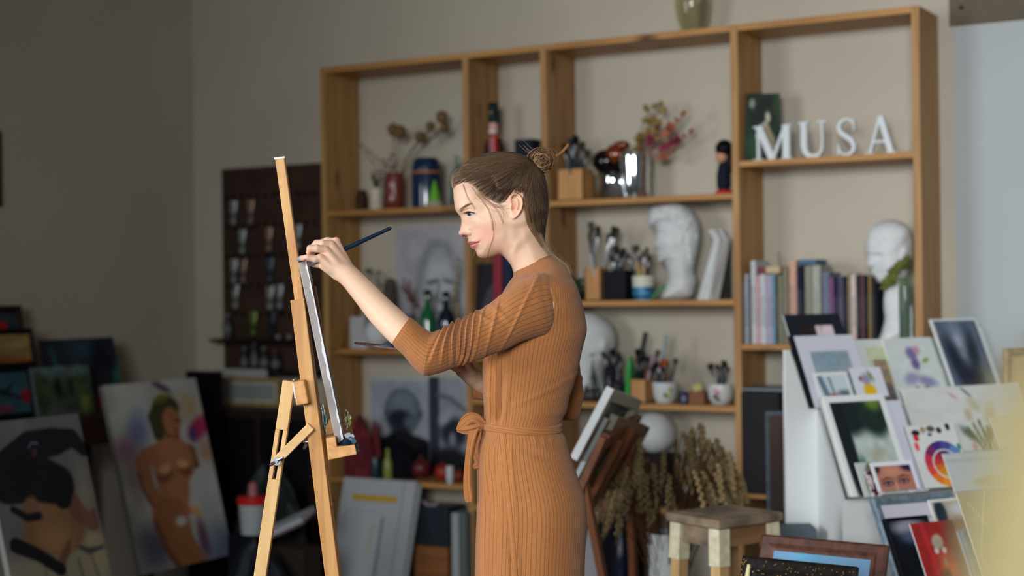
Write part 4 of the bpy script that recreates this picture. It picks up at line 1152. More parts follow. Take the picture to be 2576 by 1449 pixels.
t, w, h = lathe_thing('vase', 'red brown ceramic vase with two pale marks holding dried flowers', 'vase', 967, 1020, 436, Z11, [(.72,0),(.86,.04),(.96,.3),(1,.6),(.94,.9),(.86,1),(.8,.98),(.8,.6)], mat('red_brown_glaze', (112,48,40), .3), part='body')
for zz in (.66, .3):
    g = G(); g.ball((w*.12, -w*.47, h*zz), w*.12, 10, 8, sy=.25, sz=1.2); obj('pale_mark', g, mat('pale_mark', (200,160,160), .4), t)
VASE1 = t
def dried(name, label, base, stems, m_head, m_stem, kind='ball', grp=None):
    for k, (px, py, r_) in enumerate(stems):
        tip = on_y(px, py, base[1]+rnd.uniform(-.03, .03)); t = thing(name, label[k] if isinstance(label, list) else label, 'dried flower', base, 0, grp)
        d = tip-np.array(base); mid = d*.5+np.array([d[0]*-.12, 0, .03])
        g = G(); g.tube([(0, 0, .02), tuple(mid*.6), tuple(mid), tuple(d)], .0022, 5); obj('stem', g, m_stem, t)
        g = G()
        if kind == 'ball':
            g.ball(d, r_, 14, 9); rr_ = random.Random(k); g.v = [tuple(np.array(v)+np.array([rr_.uniform(-1, 1) for _ in range(3)])*r_*.16) for v in g.v]
        elif kind == 'leaf':
            for q in range(7):
                a = q*.9; c_ = d*(.62+.065*q); o_ = np.array([math.cos(a), .4*math.sin(a), .5])*r_
                g.slab(c_, o_, np.cross(o_, (0, 1, .2))/max(r_, .01)*r_*.55, (0, -1, 0), .001)
        elif kind == 'bud':
            for q in range(9):
                c_ = d*(.5+.06*q)+np.array([rnd.uniform(-1, 1)*r_, rnd.uniform(-.5, .5)*r_, rnd.uniform(-.3, .6)*r_]); g.ball(c_, r_*rnd.uniform(.25, .4), 7, 5)
        obj('flower_head', g, m_head, t, smooth=(kind != 'leaf'))
b1, _, _ = item(990, 1000, 440, Z11); b1 = b1+np.array([0, 0, .06])
dried('dried_flower', ['round brown seed head, left one of the lower pair above the red brown vase','round brown seed head, right one of the lower pair above the red brown vase','cup shaped brown seed head leaning right above the blue jar','round brown seed head left of the highest one in the top left bay','highest round brown seed head in the top left bay','brown seed head just below the highest one in the top left bay'],
      b1, [(989,326,.026),(1008,331,.025),(1058,344,.024),(1082,318,.020),(1111,294,.025),(1118,322,.021)], mat('seed_head', (112,88,56), .95, noise=.4, nscale=90), mat('dry_stem', (96,78,50), .9))
dried('dried_flower', ['thin dried stem with a pink tip reaching to the far left upright','dark red dried bud beside the rim of the red brown vase','dark purple dried bud standing straight over the red brown vase','dark dried bud low at the left of the red brown vase'],
      b1, [(907,362,.014),(962,398,.014),(983,384,.016),(958,430,.018)], mat('dark_bud', (84,34,48), .9, noise=.4, nscale=90), mat('grey_stem', (120,114,92), .9), 'bud')
t, w, h = lathe_thing('glazed_jar', 'tall dark blue glazed jar with an orange stripe near its neck', 'jar', 1036, 1112, 398, Z11, [(.9,0),(1,.03),(1,.66),(.96,.72),(.98,.8),(.9,.93),(.74,1),(.66,.98)], mat('blue_glaze', (12,40,72), .12, spec=.7), part='body', yo=.10)
g = G(); g.lathe([(w*.5*.99,h*.69),(w*.5*1.0,h*.70),(w*.5*1.0,h*.725),(w*.5*.985,h*.735)], 32); obj('orange_stripe', g, mat('orange_stripe', (170,104,54), .4), t)
p, w, h = item(1072, 1116, 452, Z11, .045); t = thing('cone_ornament', 'bright green cone standing on a pale round base in front of the blue jar', 'ornament', p)
g = G(); g.lathe([(w*.36,h*.22),(w*.33,h*.35),(w*.12,h*.85),(w*.03,h)], 24); obj('cone', g, mat('green_wax', (98,168,42), .5), t, smooth=True)
g = G(); g.lathe([(w*.5,0),(w*.54,h*.08),(w*.48,h*.2),(w*.3,h*.22)], 24); obj('base', g, mat('pale_base', (150,150,128), .6), t, smooth=True)
t, w, h = lathe_thing('glass_bottle', 'clear glass decanter at the right end of the top left shelf', 'bottle', 1132, 1168, 392, Z11, [(.9,0),(1,.05),(1,.5),(.55,.7),(.3,.78),(.3,.96),(.38,1)], glass('clear_green_glass', (170,196,190)), part='body')
# ---- glass vase on top of the unit
lathe_thing('glass_vase', 'pale yellow green glass vase standing on top of the shelf unit', 'vase', 1698, 1786, -60, ZT, [(.42,0),(.5,.02),(.85,.25),(1,.5),(.98,.7),(.7,.92),(.62,1),(.58,.99),(.66,.92),(.955,.7),(.965,.5),(.82,.255),(.47,.03)], glass('olive_glass', (236,232,200)), yo=.13)
# ---- bay 2 top: nutcracker soldier
p, w, h = item(1217, 1271, 258, 1.7485, .10)
t = thing('nutcracker', 'painted wooden soldier nutcracker in a red coat and tall dark green hat', 'nutcracker', p)
RED = mat('red_lacquer', (176,28,34), .35); BLK = mat('black_lacquer', (14,16,24), .35); SKN = mat('doll_skin', (214,168,150), .5); GLD = mat('gold_paint', (176,140,60), .4, .4)
def lp(prof, m, nm, c=(0, 0, 0), n=20, **k):
    g = G(); g.lathe([(r_*w, z*h) for r_, z in prof], n, (c[0]*w, c[1]*w, c[2]*h), **k); return obj(nm, g, m, t, smooth=True)
lp([(.3,0),(.34,.01),(.34,.05),(.3,.06)], BLK, 'base')
for sg in (-1, 1):
    lp([(.09,.05),(.1,.1),(.11,.2),(.1,.24)], BLK, 'boot', (sg*.13, 0, 0)); lp([(.10,.24),(.12,.34),(.13,.40)], RED, 'leg', (sg*.13, 0, 0))
lp([(.25,.39),(.24,.46),(.22,.5),(.27,.58),(.26,.665),(.12,.69)], RED, 'coat')
lp([(.26,.455),(.27,.46),(.265,.50),(.25,.505)], GLD, 'belt')
g = G(); g.box(-w*.06, -w*.27, h*.5, w*.06, -w*.2, h*.66); obj('coat_front', g, mat('grey_front', (120,110,112), .5), t)
lp([(.1,.68),(.2,.70),(.22,.75),(.2,.80),(.17,.81)], SKN, 'head')
lp([(.12,.695),(.2,.70),(.215,.725),(.1,.74)], mat('white_fur', (220,214,206), .95), 'beard', (0, -.05, 0))
lp([(.21,.80),(.25,.81),(.24,.9),(.24,.985),(.2,1)], mat('dark_green_hat', (16,44,42), .5), 'hat')
g = G(); g.ball((0, -w*.24, h*.9), w*.07, 10, 6, sy=.4); obj('hat_badge', g, GLD, t)
for sg in (-1, 1):
    g = G(); g.tube([(sg*w*.28, 0, h*.64), (sg*w*.40, 0, h*.58), (sg*w*.42, -w*.02, h*.46)], [w*.1, w*.11, w*.09], 10); obj('arm', g, BLK, t, smooth=True)
    g = G(); g.ball((sg*w*.42, -w*.03, h*.43), w*.08); obj('hand', g, SKN, t, smooth=True)
    g = G(); g.ball((sg*w*.34, 0, h*.66), w*.11, sz=.5); obj('epaulette', g, GLD, t, smooth=True)
    g = G(); g.ball((sg*w*.08, -w*.19, h*.76), w*.025); obj('eye', g, BLK, t)
# dark photo frame edge behind the head (bay 2)
p, w, h = item(1305, 1356, 352, 1.7485, .16)
tag(obj('storage_box', G().cbox(0, 0, 0, w, .08, h), mat('dark_blue_box', (30,36,50), .7), loc=p), 'dark blue box corner showing behind the hair bun in the narrow bay', 'box')
# bay 2 middle: black portrait print leaning, red folder
RG_OFF = 0
def p_black(u, v):
    im = base(u, (12,14,24)); im = stroke(im, u, v, [(.55,-.1),(.62,.35),(.75,.62),(.95,.75)], [.30,.24,.16,.12], (64,56,68), 1.4, .3); im = blob(im, u, v, 1.0, .1, .35, .4, (48,40,56)); return im
T0 = on_y(1177, 664, YS+.05); T1 = on_y(1251, 664, YS+.05)
wd_ = T1[0]-T0[0]; zb = 1.122; ht = T0[2]-zb+.003; ax_ = np.array([.02, -.08, 0]); 
lean = np.array([0, .04, ht]); lean /= np.linalg.norm(lean)
panel('portrait_print', 'black print with a pale neck and shoulder shape, leaning in the narrow bay', 'print', wd_, ht, p_black, frame_mw([T0[0], YS+.02, zb], (1, 0, 0), np.cross(lean, (1, 0, 0)), lean), t=.006, edge=(16,16,22))
p, w, h = item(1252, 1276, 645, 1.12, .06)
tag(obj('ring_binder', G().cbox(0, 0, 0, w, .07, h+.01), mat('red_binder', (134,18,40), .5), loc=p, bevel=.004), 'dark red binder standing beside the black print in the narrow bay', 'binder')
p, w, h = item(1277, 1300, 650, 1.12, .06)
tag(obj('ring_binder', G().cbox(0, 0, 0, w, .07, h+.01), mat('navy_binder', (28,40,66), .5), loc=p, bevel=.004), 'navy blue binder beside the dark red binder in the narrow bay', 'binder')
# ---- bay 1, middle
def p_portrait_pencil(u, v):
    im = base(u, (168,168,174)); n = vnoise(u, v, 12, 14, 3)
    im = blob(im, u, v, .60, .62, .36, .30, (146,152,156), 0, .5, .6)           # hair mass
    im = blob(im, u, v, .60, .50, .22, .27, (176,180,182), 0, .3)
    im = stroke(im, u, v, [(.30,.40),(.34,.64),(.5,.85),(.72,.84),(.86,.62),(.86,.4)], [.04,.07,.06,.06,.07,.05], (128,134,138), 1.2, .8, .7)
    im = stroke(im, u, v, [(.45,.53),(.58,.55)], [.03,.03], (96,106,112), 1.2, .6); im = stroke(im, u, v, [(.68,.55),(.80,.53)], [.03,.03], (104,114,120), 1.2, .6)
    im = stroke(im, u, v, [(.60,.53),(.585,.40),(.63,.37)], [.02,.03,.03], (112,120,124), 1.2, .8)
    im = stroke(im, u, v, [(.54,.29),(.68,.29)], [.02,.02], (104,112,116), 1.2, .7)
    im = stroke(im, u, v, [(.45,.3),(.42,.12),(.25,.02)], [.03,.04,.05], (120,128,132), 1.2, .8, .8); im = blob(im, u, v, .75, .18, .14, .1, (132,140,144), .3, .8, .8)
    return im*(.93+.1*n[..., None])
a, b = on_y(995, 572, YW-.012), on_y(1176, 572, YW-.012)
panel('pencil_portrait', 'large pale pencil portrait drawing propped on the middle left shelf', 'drawing', b[0]-a[0], a[2]-Z12, p_portrait_pencil, frame_mw([a[0], YW-.012, Z12], (1, 0, 0), (0, 1, 0), (0, 0, 1)), t=.004)
def bottle(px0, px1, pyt, z, col, label, yo=.08, labcol=None, g_=True):
    p, w, h = item(px0, px1, pyt, z, yo); t = thing('bottle', label, 'bottle', p)
    g = G(); g.lathe([(w*.46,0),(w*.5,.01*h),(w*.5,h*.48),(w*.42,h*.60),(w*.19,h*.72),(w*.17,h*.94),(w*.2,h*.95),(w*.2,h)], 24)
    obj('glass', g, mat('bottle_glass%s' % (col,), col, .06, spec=.8) if not g_ else glass('bglass%s' % (col,), col), t, smooth=True)
    if labcol: g = G(); g.lathe([(w*.505,h*.12),(w*.505,h*.42)], 24, cap0=False, cap1=False); obj('paper_label', g, mat('bl%s' % (labcol,), labcol, .7), t, smooth=True)
    g = G(); g.lathe([(w*.15,h*.9),(w*.215,h*.93),(w*.215,h*1.01),(w*.1,h*1.015)], 16); obj('cap', g, mat('dark_cap', (16,20,24), .5), t, smooth=True)
    return t
bottle(1056, 1099, 731, Z12, (18,92,52), 'green glass bottle, left one of two on the middle left shelf', g_=False)
bottle(1101, 1146, 735, Z12, (10,18,40), 'dark blue bottle with a grey label beside the green bottle', labcol=(40,52,72), g_=False)
p, w, h = item(1132, 1170, 640, Z12, .13); g = G(); r = random.Random(8)
for s_ in np.linspace(0, 1, 12): g.ball((.008*math.sin(s_*8), 0, h*s_*.9+.02), w*(.28-.16*s_), 10, 7, sz=1.3)
tag(obj('corn_cob', g, mat('dried_cob', (150,136,104), .9, noise=.4, nscale=50), loc=p, smooth=True), 'pale dried cob like plant standing right of the dark blue bottle', 'dried plant')
b2, _, _ = item(1030, 1060, 700, Z12, .12)
lathe_thing('vase', 'dark blue purple vase of dried leaves behind the green bottle', 'vase', 1012, 1050, 790, Z12, [(.5,0),(.8,.2),(1,.6),(.7,1),(.6,.95)], mat('blue_purple_glaze', (36,34,84), .3), yo=.13)
dried('dried_flower', ['dark red dried bloom with yellow tip leaning left over the green bottle','dark red dried bloom behind the green bottle','dark red dried bloom low beside the green bottle'], b2+np.array([0, 0, .06]), [(1016,708,.02),(1030,716,.02),(1044,738,.02)], mat('dark_red_bloom', (92,30,44), .9, noise=.4, nscale=60), mat('dry_stem', (96,78,50), .9), 'leaf')
lathe_thing('vase', 'round dark wicker vase behind the forearm on the middle left shelf', 'vase', 962, 1004, 700, Z12, [(.4,0),(.9,.25),(1,.5),(.8,.85),(.5,1),(.4,.96)], mat('dark_wicker', (74,62,50), .8, noise=.5, nscale=60), yo=.13)
p, w, h = item(915, 950, 676, Z12, .14); g = G(); r = random.Random(5)
for i in range(14):
    a = r.uniform(0, 6.28); L_h = r.uniform(.6, 1.0)*h; g.tube([(0, 0, 0), (math.cos(a)*.01, 0, L_h*.6), (math.cos(a)*.05, math.sin(a)*.02, L_h)], [.003,.003,.001], 4); g.ball((math.cos(a)*.05, math.sin(a)*.02, L_h), .012, 7, 5, sx=.5)
tag(obj('dry_sprig', g, mat('grey_green_sprig', (84,92,74), .9), loc=p), 'grey green twig bunch at the left of the middle left shelf', 'plant')
p, w, h = item(888, 932, 796, Z12, .10); tag(obj('white_box', G().cbox(0, 0, 0, w, .07, h), mat('white_card_box', (170,172,172), .8), loc=p, bevel=.002), 'upright white card box left of the white ball on the middle left shelf', 'box')
p, w, h = item(906, 930, 850, Z12, .04); tag(obj('white_box', G().cbox(0, 0, 0, w, .04, h), mat('white_card_box', (176,178,178), .8), loc=p, bevel=.002), 'low white box in front of the upright white card box', 'box')
p, w, h = item(918, 988, 800, Z12, .09); g = G(); g.ball((0, 0, h*.5), h*.5, 24, 16, sx=w/h); tag(obj('plaster_ball', g, mat('plaster', (196,200,200), .8), loc=p, smooth=True), 'white plaster ball on the middle left shelf below the forearm', 'ball')
# cane/bamboo sticks leaning left
for k, (a, b) in enumerate((((872,868),(900,735)), ((858,866),(884,760)))):
    q0 = on_y(*a, YS+.06); q0[2] = Z12+.004; q1 = on_y(*b, YS+.2); g = G(); g.tube([(0, 0, 0), tuple(q1-q0)], .006, 8)
    tag(obj('wooden_stick', g, mat('bamboo', (140,96,50), .6), loc=q0), 'thin wooden stick leaning against the left upright, %s of two' % ('right' if k == 0 else 'left'), 'stick')
# ---- bay 1, lower: two black and white portraits
def p_face(hat):
    def f(u, v):
        n = vnoise(u, v, 10, 14, 5)
        if hat:
            im = base(u, (150,156,164)); im = blob(im, u, v, .5, .55, .5, .36, (122,130,140), 0, .5, .6)
            im = stroke(im, u, v, [(.05,1.0),(.06,.2)], [.22,.20], (40,48,60), 1.8, .25)
            im = blob(im, u, v, .62, .44, .42, .17, (30,36,48), 0, .5)        # eyes shadow
            im = blob(im, u, v, .40, .60, .22, .10, (150,158,166), .3, .6); im = blob(im, u, v, .58, .36, .10, .10, (134,140,148), .1, .6)
            im = blob(im, u, v, .5, .08, .7, .24, (8,12,22), 0, .4); im = stroke(im, u, v, [(.2,.82),(.55,.78),(.95,.66)], [.05,.05,.04], (84,94,106), 1.6, .8)
        else:
            im = base(u, (148,156,166)); im = stroke(im, u, v, [(.02,.99),(.98,.99)], .05, (170,178,186), 1.6)
            im = blob(im, u, v, .55, .64, .33, .26, (84,96,108), 0, .12)
            im = blob(im, u, v, .55, .70, .27, .17, (112,122,134), 0, .5); im = blob(im, u, v, .50, .57, .24, .11, (18,24,36), .05, .5); im = blob(im, u, v, .66, .53, .12, .10, (92,102,112), 0, .8)
            im = blob(im, u, v, .27, .62, .05, .05, (70,80,92)); im = blob(im, u, v, .85, .62, .05, .05, (70,80,92))
            im = blob(im, u, v, .52, .40, .20, .12, (26,32,44), 0, .5); im = stroke(im, u, v, [(.0,.0),(.25,.24),(.52,.30),(.85,.26),(1.05,.02)], [.25,.22,.24,.20,.2], (6,9,18), 1.6, .2)
        return im*(.93+.1*n[..., None])
    return f
for (x0, x1, hat, lab) in ((930, 1076, False, 'black and white portrait poster of a person with cropped hair'), (1078, 1176, True, 'black and white close up poster of a face with dark moustache')):
    a, b = on_y(x0, 948, YW-.02), on_y(x1, 948, YW-.02)
    panel('portrait_poster', lab, 'poster', min(b[0], U[1]-.004)-a[0], a[2]-Z13, p_face(hat), frame_mw([a[0], YW-.014, Z13], (1, 0, 0), (0, 1, 0), (0, 0, 1)), t=.004, edge=(150,156,164))
# lower shelf things
def cloth_heap(name, label, cat, px0, px1, pyt, z, yo, m, seed, sx=1, n=26):
    p, w, h = item(px0, px1, pyt, z, yo); g = G(); r = np.random.RandomState(seed); R = []
    for i in range(18):
        q = i/17; ring = []
        for j in range(n):
            a = 2*PI*j/n; rr_ = w/2*(1-q**2.2)**.6*(1+.12*math.sin(3*a+seed)+.1*math.sin(7*a+q*5))+.002
            ring.append((rr_*math.cos(a)*sx+.1*w*q*math.sin(seed), rr_*.55*math.sin(a), max(0, h*q*(1+.05*math.sin(5*a)))))
        R.append(ring)
    g.rings(R); return tag(obj(name, g, m, loc=p, smooth=True), label, cat)
cloth_heap('fabric_bag', 'dark red cloth bag slumped against the left upright on the lower shelf', 'bag', 868, 944, 1048, Z13, .09, mat('dark_red_cloth', (92,22,34), .9, noise=.4, nscale=30), 3)
cloth_heap('pomegranate', 'dark red fruit like ornament hanging over the bag edge', 'ornament', 930, 962, 1060, Z13, .13, mat('dull_red', (100,30,34), .6), 5)
cloth_heap('dark_cloth', 'black cloth heap between the two portraits on the lower shelf', 'cloth', 952, 1046, 1110, Z13, .08, mat('black_cloth', (10,12,20), .9), 8)
lathe_thing('small_bottle', 'small yellow green bottle on the lower left shelf', 'bottle', 964, 988, 1128, Z13, [(.9,0),(1,.05),(1,.55),(.5,.72),(.4,.98),(.3,1)], mat('yellow_green', (120,132,60), .3), yo=.03)
lathe_thing('small_bottle', 'small dark teal jar left of the yellow green bottle', 'bottle', 932, 958, 1150, Z13, [(.9,0),(1,.05),(1,.8),(.8,1)], mat('teal_jar', (30,54,66), .3), yo=.04)
for k, (a, b, t_, yo, lab, c) in enumerate(((1032,1086,1160,.11,'dull dark red pomegranate right of the black cloth',(88,26,32)), (1092,1136,1156,.10,'brightest red pomegranate in front of the moustached portrait',(150,40,26)), (1138,1168,1168,.10,'orange red pomegranate at the right end of the lower left shelf',(130,48,30)))):
    p, w, h = item(a, b, t_, Z13, yo); t = thing('pomegranate', lab, 'fruit', p)
    g = G(); g.ball((0, 0, w*.48), w*.5, 20, 14, sz=.96); obj('fruit', g, mat('pom%d' % k, c, .4, noise=.2), t, smooth=True)
    g = G(); g.lathe([(w*.08,w*.92),(w*.10,w*1.02),(w*.14,w*1.08)], 8, cap1=False); obj('crown', g, mat('pomc', (70,40,30), .8), t)
lathe_thing('paint_tube', 'white tube standing on its cap at the edge of the lower left shelf', 'tube', 1122, 1142, 1172, Z13, [(.7,0),(.75,.2),(1,.24),(1,.9),(.9,1)], mat('white_tube', (186,190,196), .4), yo=.015)
# bottom of bay 1
p, w, h = item(1062, 1160, 1368, .07, .08); tag(obj('wooden_box', G().cbox(0, 0, 0, w, .16, h), wood('box_wood', (120,74,40), (146,94,54), 'X', 2, .6, False), loc=p, bevel=.003), 'plain brown wooden box on the bottom left shelf', 'box')
p2 = p+np.array([0, 0, h]); t = thing('glass_tank', 'dark glass container with a pale rim on top of the brown wooden box', 'container', p2)
g = G(); g.cbox(0, 0, 0, w*1.0, .15, .17); obj('body', g, mat('dark_glass', (40,48,56), .1, spec=.8), t, bevel=.006)
g = G(); g.tube([(-w*.25,-.07,.19),(-w*.15,-.07,.175),(w*.12,-.07,.175),(w*.22,-.07,.195)], .006, 8); obj('handle', g, mat('pale_handle', (150,140,150), .4), t)
for k, (x0, x1) in enumerate(((1166,1186), (1187,1206))):
    p, w, h = item(x0, x1, 1284, .07, .05); tag(obj('binder', G().cbox(0, 0, 0, w, .18, h), mat('pale_binder%d' % k, (150,158,160) if k == 0 else (84,94,92), .7), loc=p, bevel=.002), ['pale grey binder standing at the foot of the narrow bay', 'dark grey binder just left of the dress hem'][k], 'binder')
# ---- bay 3, top: wooden brush box, dark shiny ornament, glass vase with red dried flowers, doll
Z31, Z32, Z33, Z34 = 1.7487, 1.345, .9415, .538
def holder(name, label, px0, px1, pyt, z, yo, m, th=.006, dep=.075):
    p, w, h = item(px0, px1, pyt, z, yo); g = G(); d = dep
    g.cbox(0, 0, 0, w, d, th)
    for s_ in (-1, 1): g.cbox(s_*(w-th)/2, 0, 0, th, d, h); g.cbox(0, s_*(d-th)/2, 0, w, th, h)
    tag(obj(name, g, m, loc=p, bevel=.001), label, 'holder'); return p, w, h
HW = wood('holder_wood', (168,118,66), (196,146,90), 'Z', 2, .5, False)
DK = [((22,26,34),(14,16,20)), ((40,52,58),(20,24,28)), ((30,34,44),(70,60,50)), ((60,70,76),(16,18,22))]
GB = [((150,158,158),(40,46,44)), ((96,112,116),(70,66,54)), ((140,122,100),(34,36,34)), ((180,186,186),(60,66,56))]
p, w, h = holder('brush_holder', 'square wooden brush box on the top shelf right of the hair bun', 1411, 1486, 427, Z31, .08, HW, dep=.09)
brushes(p, w*.3, 13, h*2.0, DK, 'dark paintbrush standing in the wooden box right of the hair bun', 'brushes in the top wooden box', .42, 3)
p, w, h = item(1487, 1600, 345, Z31, .10)
t = thing('chrome_ornament', 'dark glossy orange and black glass ornament beside the top wooden brush box', 'ornament', p)
SH = mat('smoked_chrome', (26,20,26), .06, .6, .9)
for k, (x, z, r_, sx, sz) in enumerate(((-.20,.62,.30,1.0,.9),(.05,.72,.26,.9,.9),(.28,.52,.25,.8,1.1),(-.05,.40,.30,1,.8),(.22,.86,.18,1.1,.6))):
    g = G(); g.ball((x*w, 0, z*h), r_*w, 20, 14, sx=sx, sz=sz, sy=.8)
    obj('bulb', g, [SH, mat('smoked_amber', (120,52,20), .08, .3, .9), SH][k % 3], t, smooth=True)
g = G(); g.lathe([(w*.42,0),(w*.44,h*.03),(w*.36,h*.12),(w*.3,h*.3),(w*.34,h*.42)], 24); obj('foot', g, mat('mirror_chrome', (196,200,206), .05, 1.0), t, smooth=True)
p, w, h = item(1555, 1640, 385, Z31, .12)
t = thing('glass_vase', 'cut glass vase with bright highlights holding red and yellow dried leaves', 'vase', p)
g = G(); prof = [(w*.42,0),(w*.44,h*.04),(w*.44,h*.5),(w*.48,h*.8),(w*.46,h)]
R = [[(r_*(1+.05*(j % 2))*math.cos(2*PI*j/20), r_*(1+.05*(j % 2))*math.sin(2*PI*j/20), z) for j in range(20)] for r_, z in prof]; g.rings(R, cap1=False)
obj('cut_glass', g, mat('silvered_glass', (220,228,232), .07, .95), t)
bv = p+np.array([0, 0, h*.6])
dried('dried_flower', ['tall spray of small dried red buds above the cut glass vase','spray of small dried olive yellow buds, tallest above the cut glass vase','spray of dried red brown buds at the left over the cut glass vase'], bv, [(1641,262,.04),(1668,268,.04),(1622,330,.035)], mat('olive_bud', (138,116,62), .9, noise=.5, nscale=80), mat('olive_stem', (110,90,56), .9), 'bud')
dried('dried_leaf', ['orange brown leaf spray reaching highest at the right of the cut glass vase','orange brown leaf spray low at the right of the cut glass vase'], bv, [(1716,298,.036),(1692,388,.032)], mat('orange_leaf', (148,82,48), .8, noise=.3, nscale=40), mat('crimson_stem', (110,30,50), .9), 'leaf')
dried('dried_leaf', ['crimson leaf spray reaching right from the cut glass vase','crimson leaf spray in the middle above the cut glass vase','dark red leaf spray bending over the rim of the cut glass vase'], bv, [(1735,340,.03),(1650,330,.03),(1700,355,.03)], mat('crimson_leaf', (122,34,54), .8, noise=.3, nscale=40), mat('crimson_stem', (110,30,50), .9), 'leaf')
p, w, h = item(1797, 1846, 340, Z31, .15); t = thing('doll', 'dark haired doll in a navy robe on a red base by the right upright', 'doll', p)
w *= .92
g = G(); g.lathe([(w*.3,0),(w*.5,h*.03),(w*.42,h*.09)], 20); obj('red_base', g, mat('doll_red', (170,28,30), .5), t, smooth=True)
g = G(); g.lathe([(w*.26,h*.08),(w*.4,h*.14),(w*.40,h*.35),(w*.3,h*.5),(w*.16,h*.56)], 20); obj('robe', g, mat('navy_robe', (20,28,44), .7), t, smooth=True)
g = G(); g.ball((-w*.06, -w*.1, h*.64), w*.34, 18, 12); obj('face', g, mat('doll_face', (196,140,104), .5), t, smooth=True)
g = G(); g.ball((.04*w, 0.03*w, h*.78), w*.5, 20, 14, sz=1.0); g.tube([(.2*w, .1*w, h*.75),(.3*w, .1*w, h*.5),(.22*w, .1*w, h*.3)], [w*.3,w*.26,w*.1], 12); obj('hair', g, mat('doll_hair', (8,8,12), .5), t, smooth=True)
# ---- plaster casts
PLA = mat('plaster_white', (206,210,210), .75, noise=.05, nscale=14, bump=.1, bscale=70)
def cast(name, label, outline, z, yo, Dr, Tmax, marks, seed=0, curls=None, tpts=None, step=2.4, cat='plaster bust'):
    P = spline(outline, 4); x0, y0 = P.min(0)-8; x1, y1 = P.max(0)+8
    gx = np.arange(x0, x1, step); gyy = np.arange(y0, y1, step); AA, YY = np.meshgrid(gx, gyy, indexing='ij')
    d = sdist(AA, YY, P); T_ = rbf(AA, YY, tpts, 16.0) if tpts else np.full(AA.shape, float(Tmax))
    Wc_ = T_*inflate(d, Dr)
    for mx_, my_, sx_, sy_, am in marks: Wc_ += am*np.exp(-.5*(((AA-mx_)/sx_)**2+((YY-my_)/sy_)**2))*sm(d, 1, 5)
    if curls is not None:
        m_ = sm(sdist(AA, YY, spline(curls, 4)), -2, 6); r_ = np.random.RandomState(seed)
        c_ = np.zeros(AA.shape)
        for _ in range(90):
            cx, cy = r_.uniform(x0, x1), r_.uniform(y0, y1); rr_ = np.hypot(AA-cx, YY-cy); c_ = np.maximum(c_, np.exp(-((rr_-5)/3.0)**2)*1.0)
        Wc_ += m_*(4+5*c_)*sm(d, 0, 5)
    Wc_ = np.where(d < 0, d*1.5, np.maximum(Wc_, .3)); bm = Wc_.max()+6; bz = np.arange(-bm, bm, step)
    F = (np.abs(bz)[None, None, :]-Wc_[..., None]).astype(np.float32)/2
    V, Q = surfnets(F, (0, 0, 0), 1.0); V = relax(V, Q, 2, .5)
    cxp = P[:, 0].mean(); yb = P[:, 1].max(); loc, s_ = spot(cxp, z, yo)
    X = (gx[0]+V[:, 0]*step-cxp)/s_; Zv = (yb-(gyy[0]+V[:, 1]*step))/s_; B = (bz[0]+V[:, 2]*step)/s_
    W3 = RT[None]*X[:, None]+FW[None]*B[:, None]+UPV[None]*np.maximum(Zv, 0)[:, None]
    g = gmesh(W3, Q); o = obj(name, g, PLA, loc=loc, smooth=True)
    for at in list(o.data.attributes):
        if at.name == 'sharp_edge': o.data.attributes.remove(at)
    return tag(o, label, cat), loc, s_
cur = [(1631,562),(1633,540),(1645,522),(1668,516),(1692,512),(1716,514),(1740,527),(1755,545),(1763,570),(1763,602),(1758,628),(1753,655),(1746,672),(1732,668),(1728,640),(1722,610),(1716,585),(1700,572),(1675,558),(1655,556),(1645,566)]
cast('plaster_bust', 'curly haired white plaster head in profile on the middle shelf', [(1631,560),(1633,540),(1645,522),(1668,516),(1692,512),(1716,514),(1740,527),(1755,545),(1763,570),(1763,602),(1758,630),(1751,660),(1747,685),(1753,705),(1748,728),(1733,752),(1668,752),(1673,728),(1681,706),(1681,688),(1677,668),(1672,660),(1661,661),(1655,656),(1657,646),(1652,640),(1655,632),(1651,624),(1646,619),(1650,600),(1654,584),(1649,572),(1638,572)], Z32, .10, 42, 48,
     [(1668,592,6,4,-6),(1662,580,9,3,4),(1664,634,8,1.5,-4),(1688,612,16,12,5),(1712,600,5,8,6),(1690,650,14,6,3)], 4, cur)
cast('plaster_bust', 'bald white plaster anatomy bust facing left at the right end of the book shelf', [(2183,632),(2184,605),(2192,585),(2207,570),(2228,561),(2252,559),(2276,567),(2290,580),(2297,604),(2299,640),(2297,668),(2288,690),(2282,712),(2286,740),(2290,790),(2288,838),(2284,868),(2214,868),(2219,838),(2226,810),(2224,770),(2226,740),(2222,722),(2208,715),(2201,706),(2202,697),(2195,692),(2196,683),(2186,676),(2183,670),(2186,654),(2187,644),(2181,638)], 1.1769, .09, 46, 52,
     [(2205,650,6,4,-7),(2198,641,10,3,4),(2202,690,8,1.5,-4),(2222,675,16,10,5),(2270,645,6,10,9),(2270,648,3,6,-8),(2240,690,20,8,3)], 5, None,
     [(2240,600,56),(2200,620,44),(2195,680,30),(2240,680,46),(2280,640,48),(2250,740,34),(2250,800,36),(2250,860,40)])
cast('plaster_bust', 'white plaster head partly hidden behind her back on the lower shelf', [(1440,830),(1450,808),(1475,799),(1505,803),(1535,822),(1550,850),(1550,885),(1536,915),(1524,935),(1522,965),(1525,1012),(1440,1012),(1425,960),(1420,900),(1428,860)], Z33, .13, 52, 56, [(1500,905,12,3,-6),(1480,860,16,10,4),(1520,880,6,9,8)], 6)
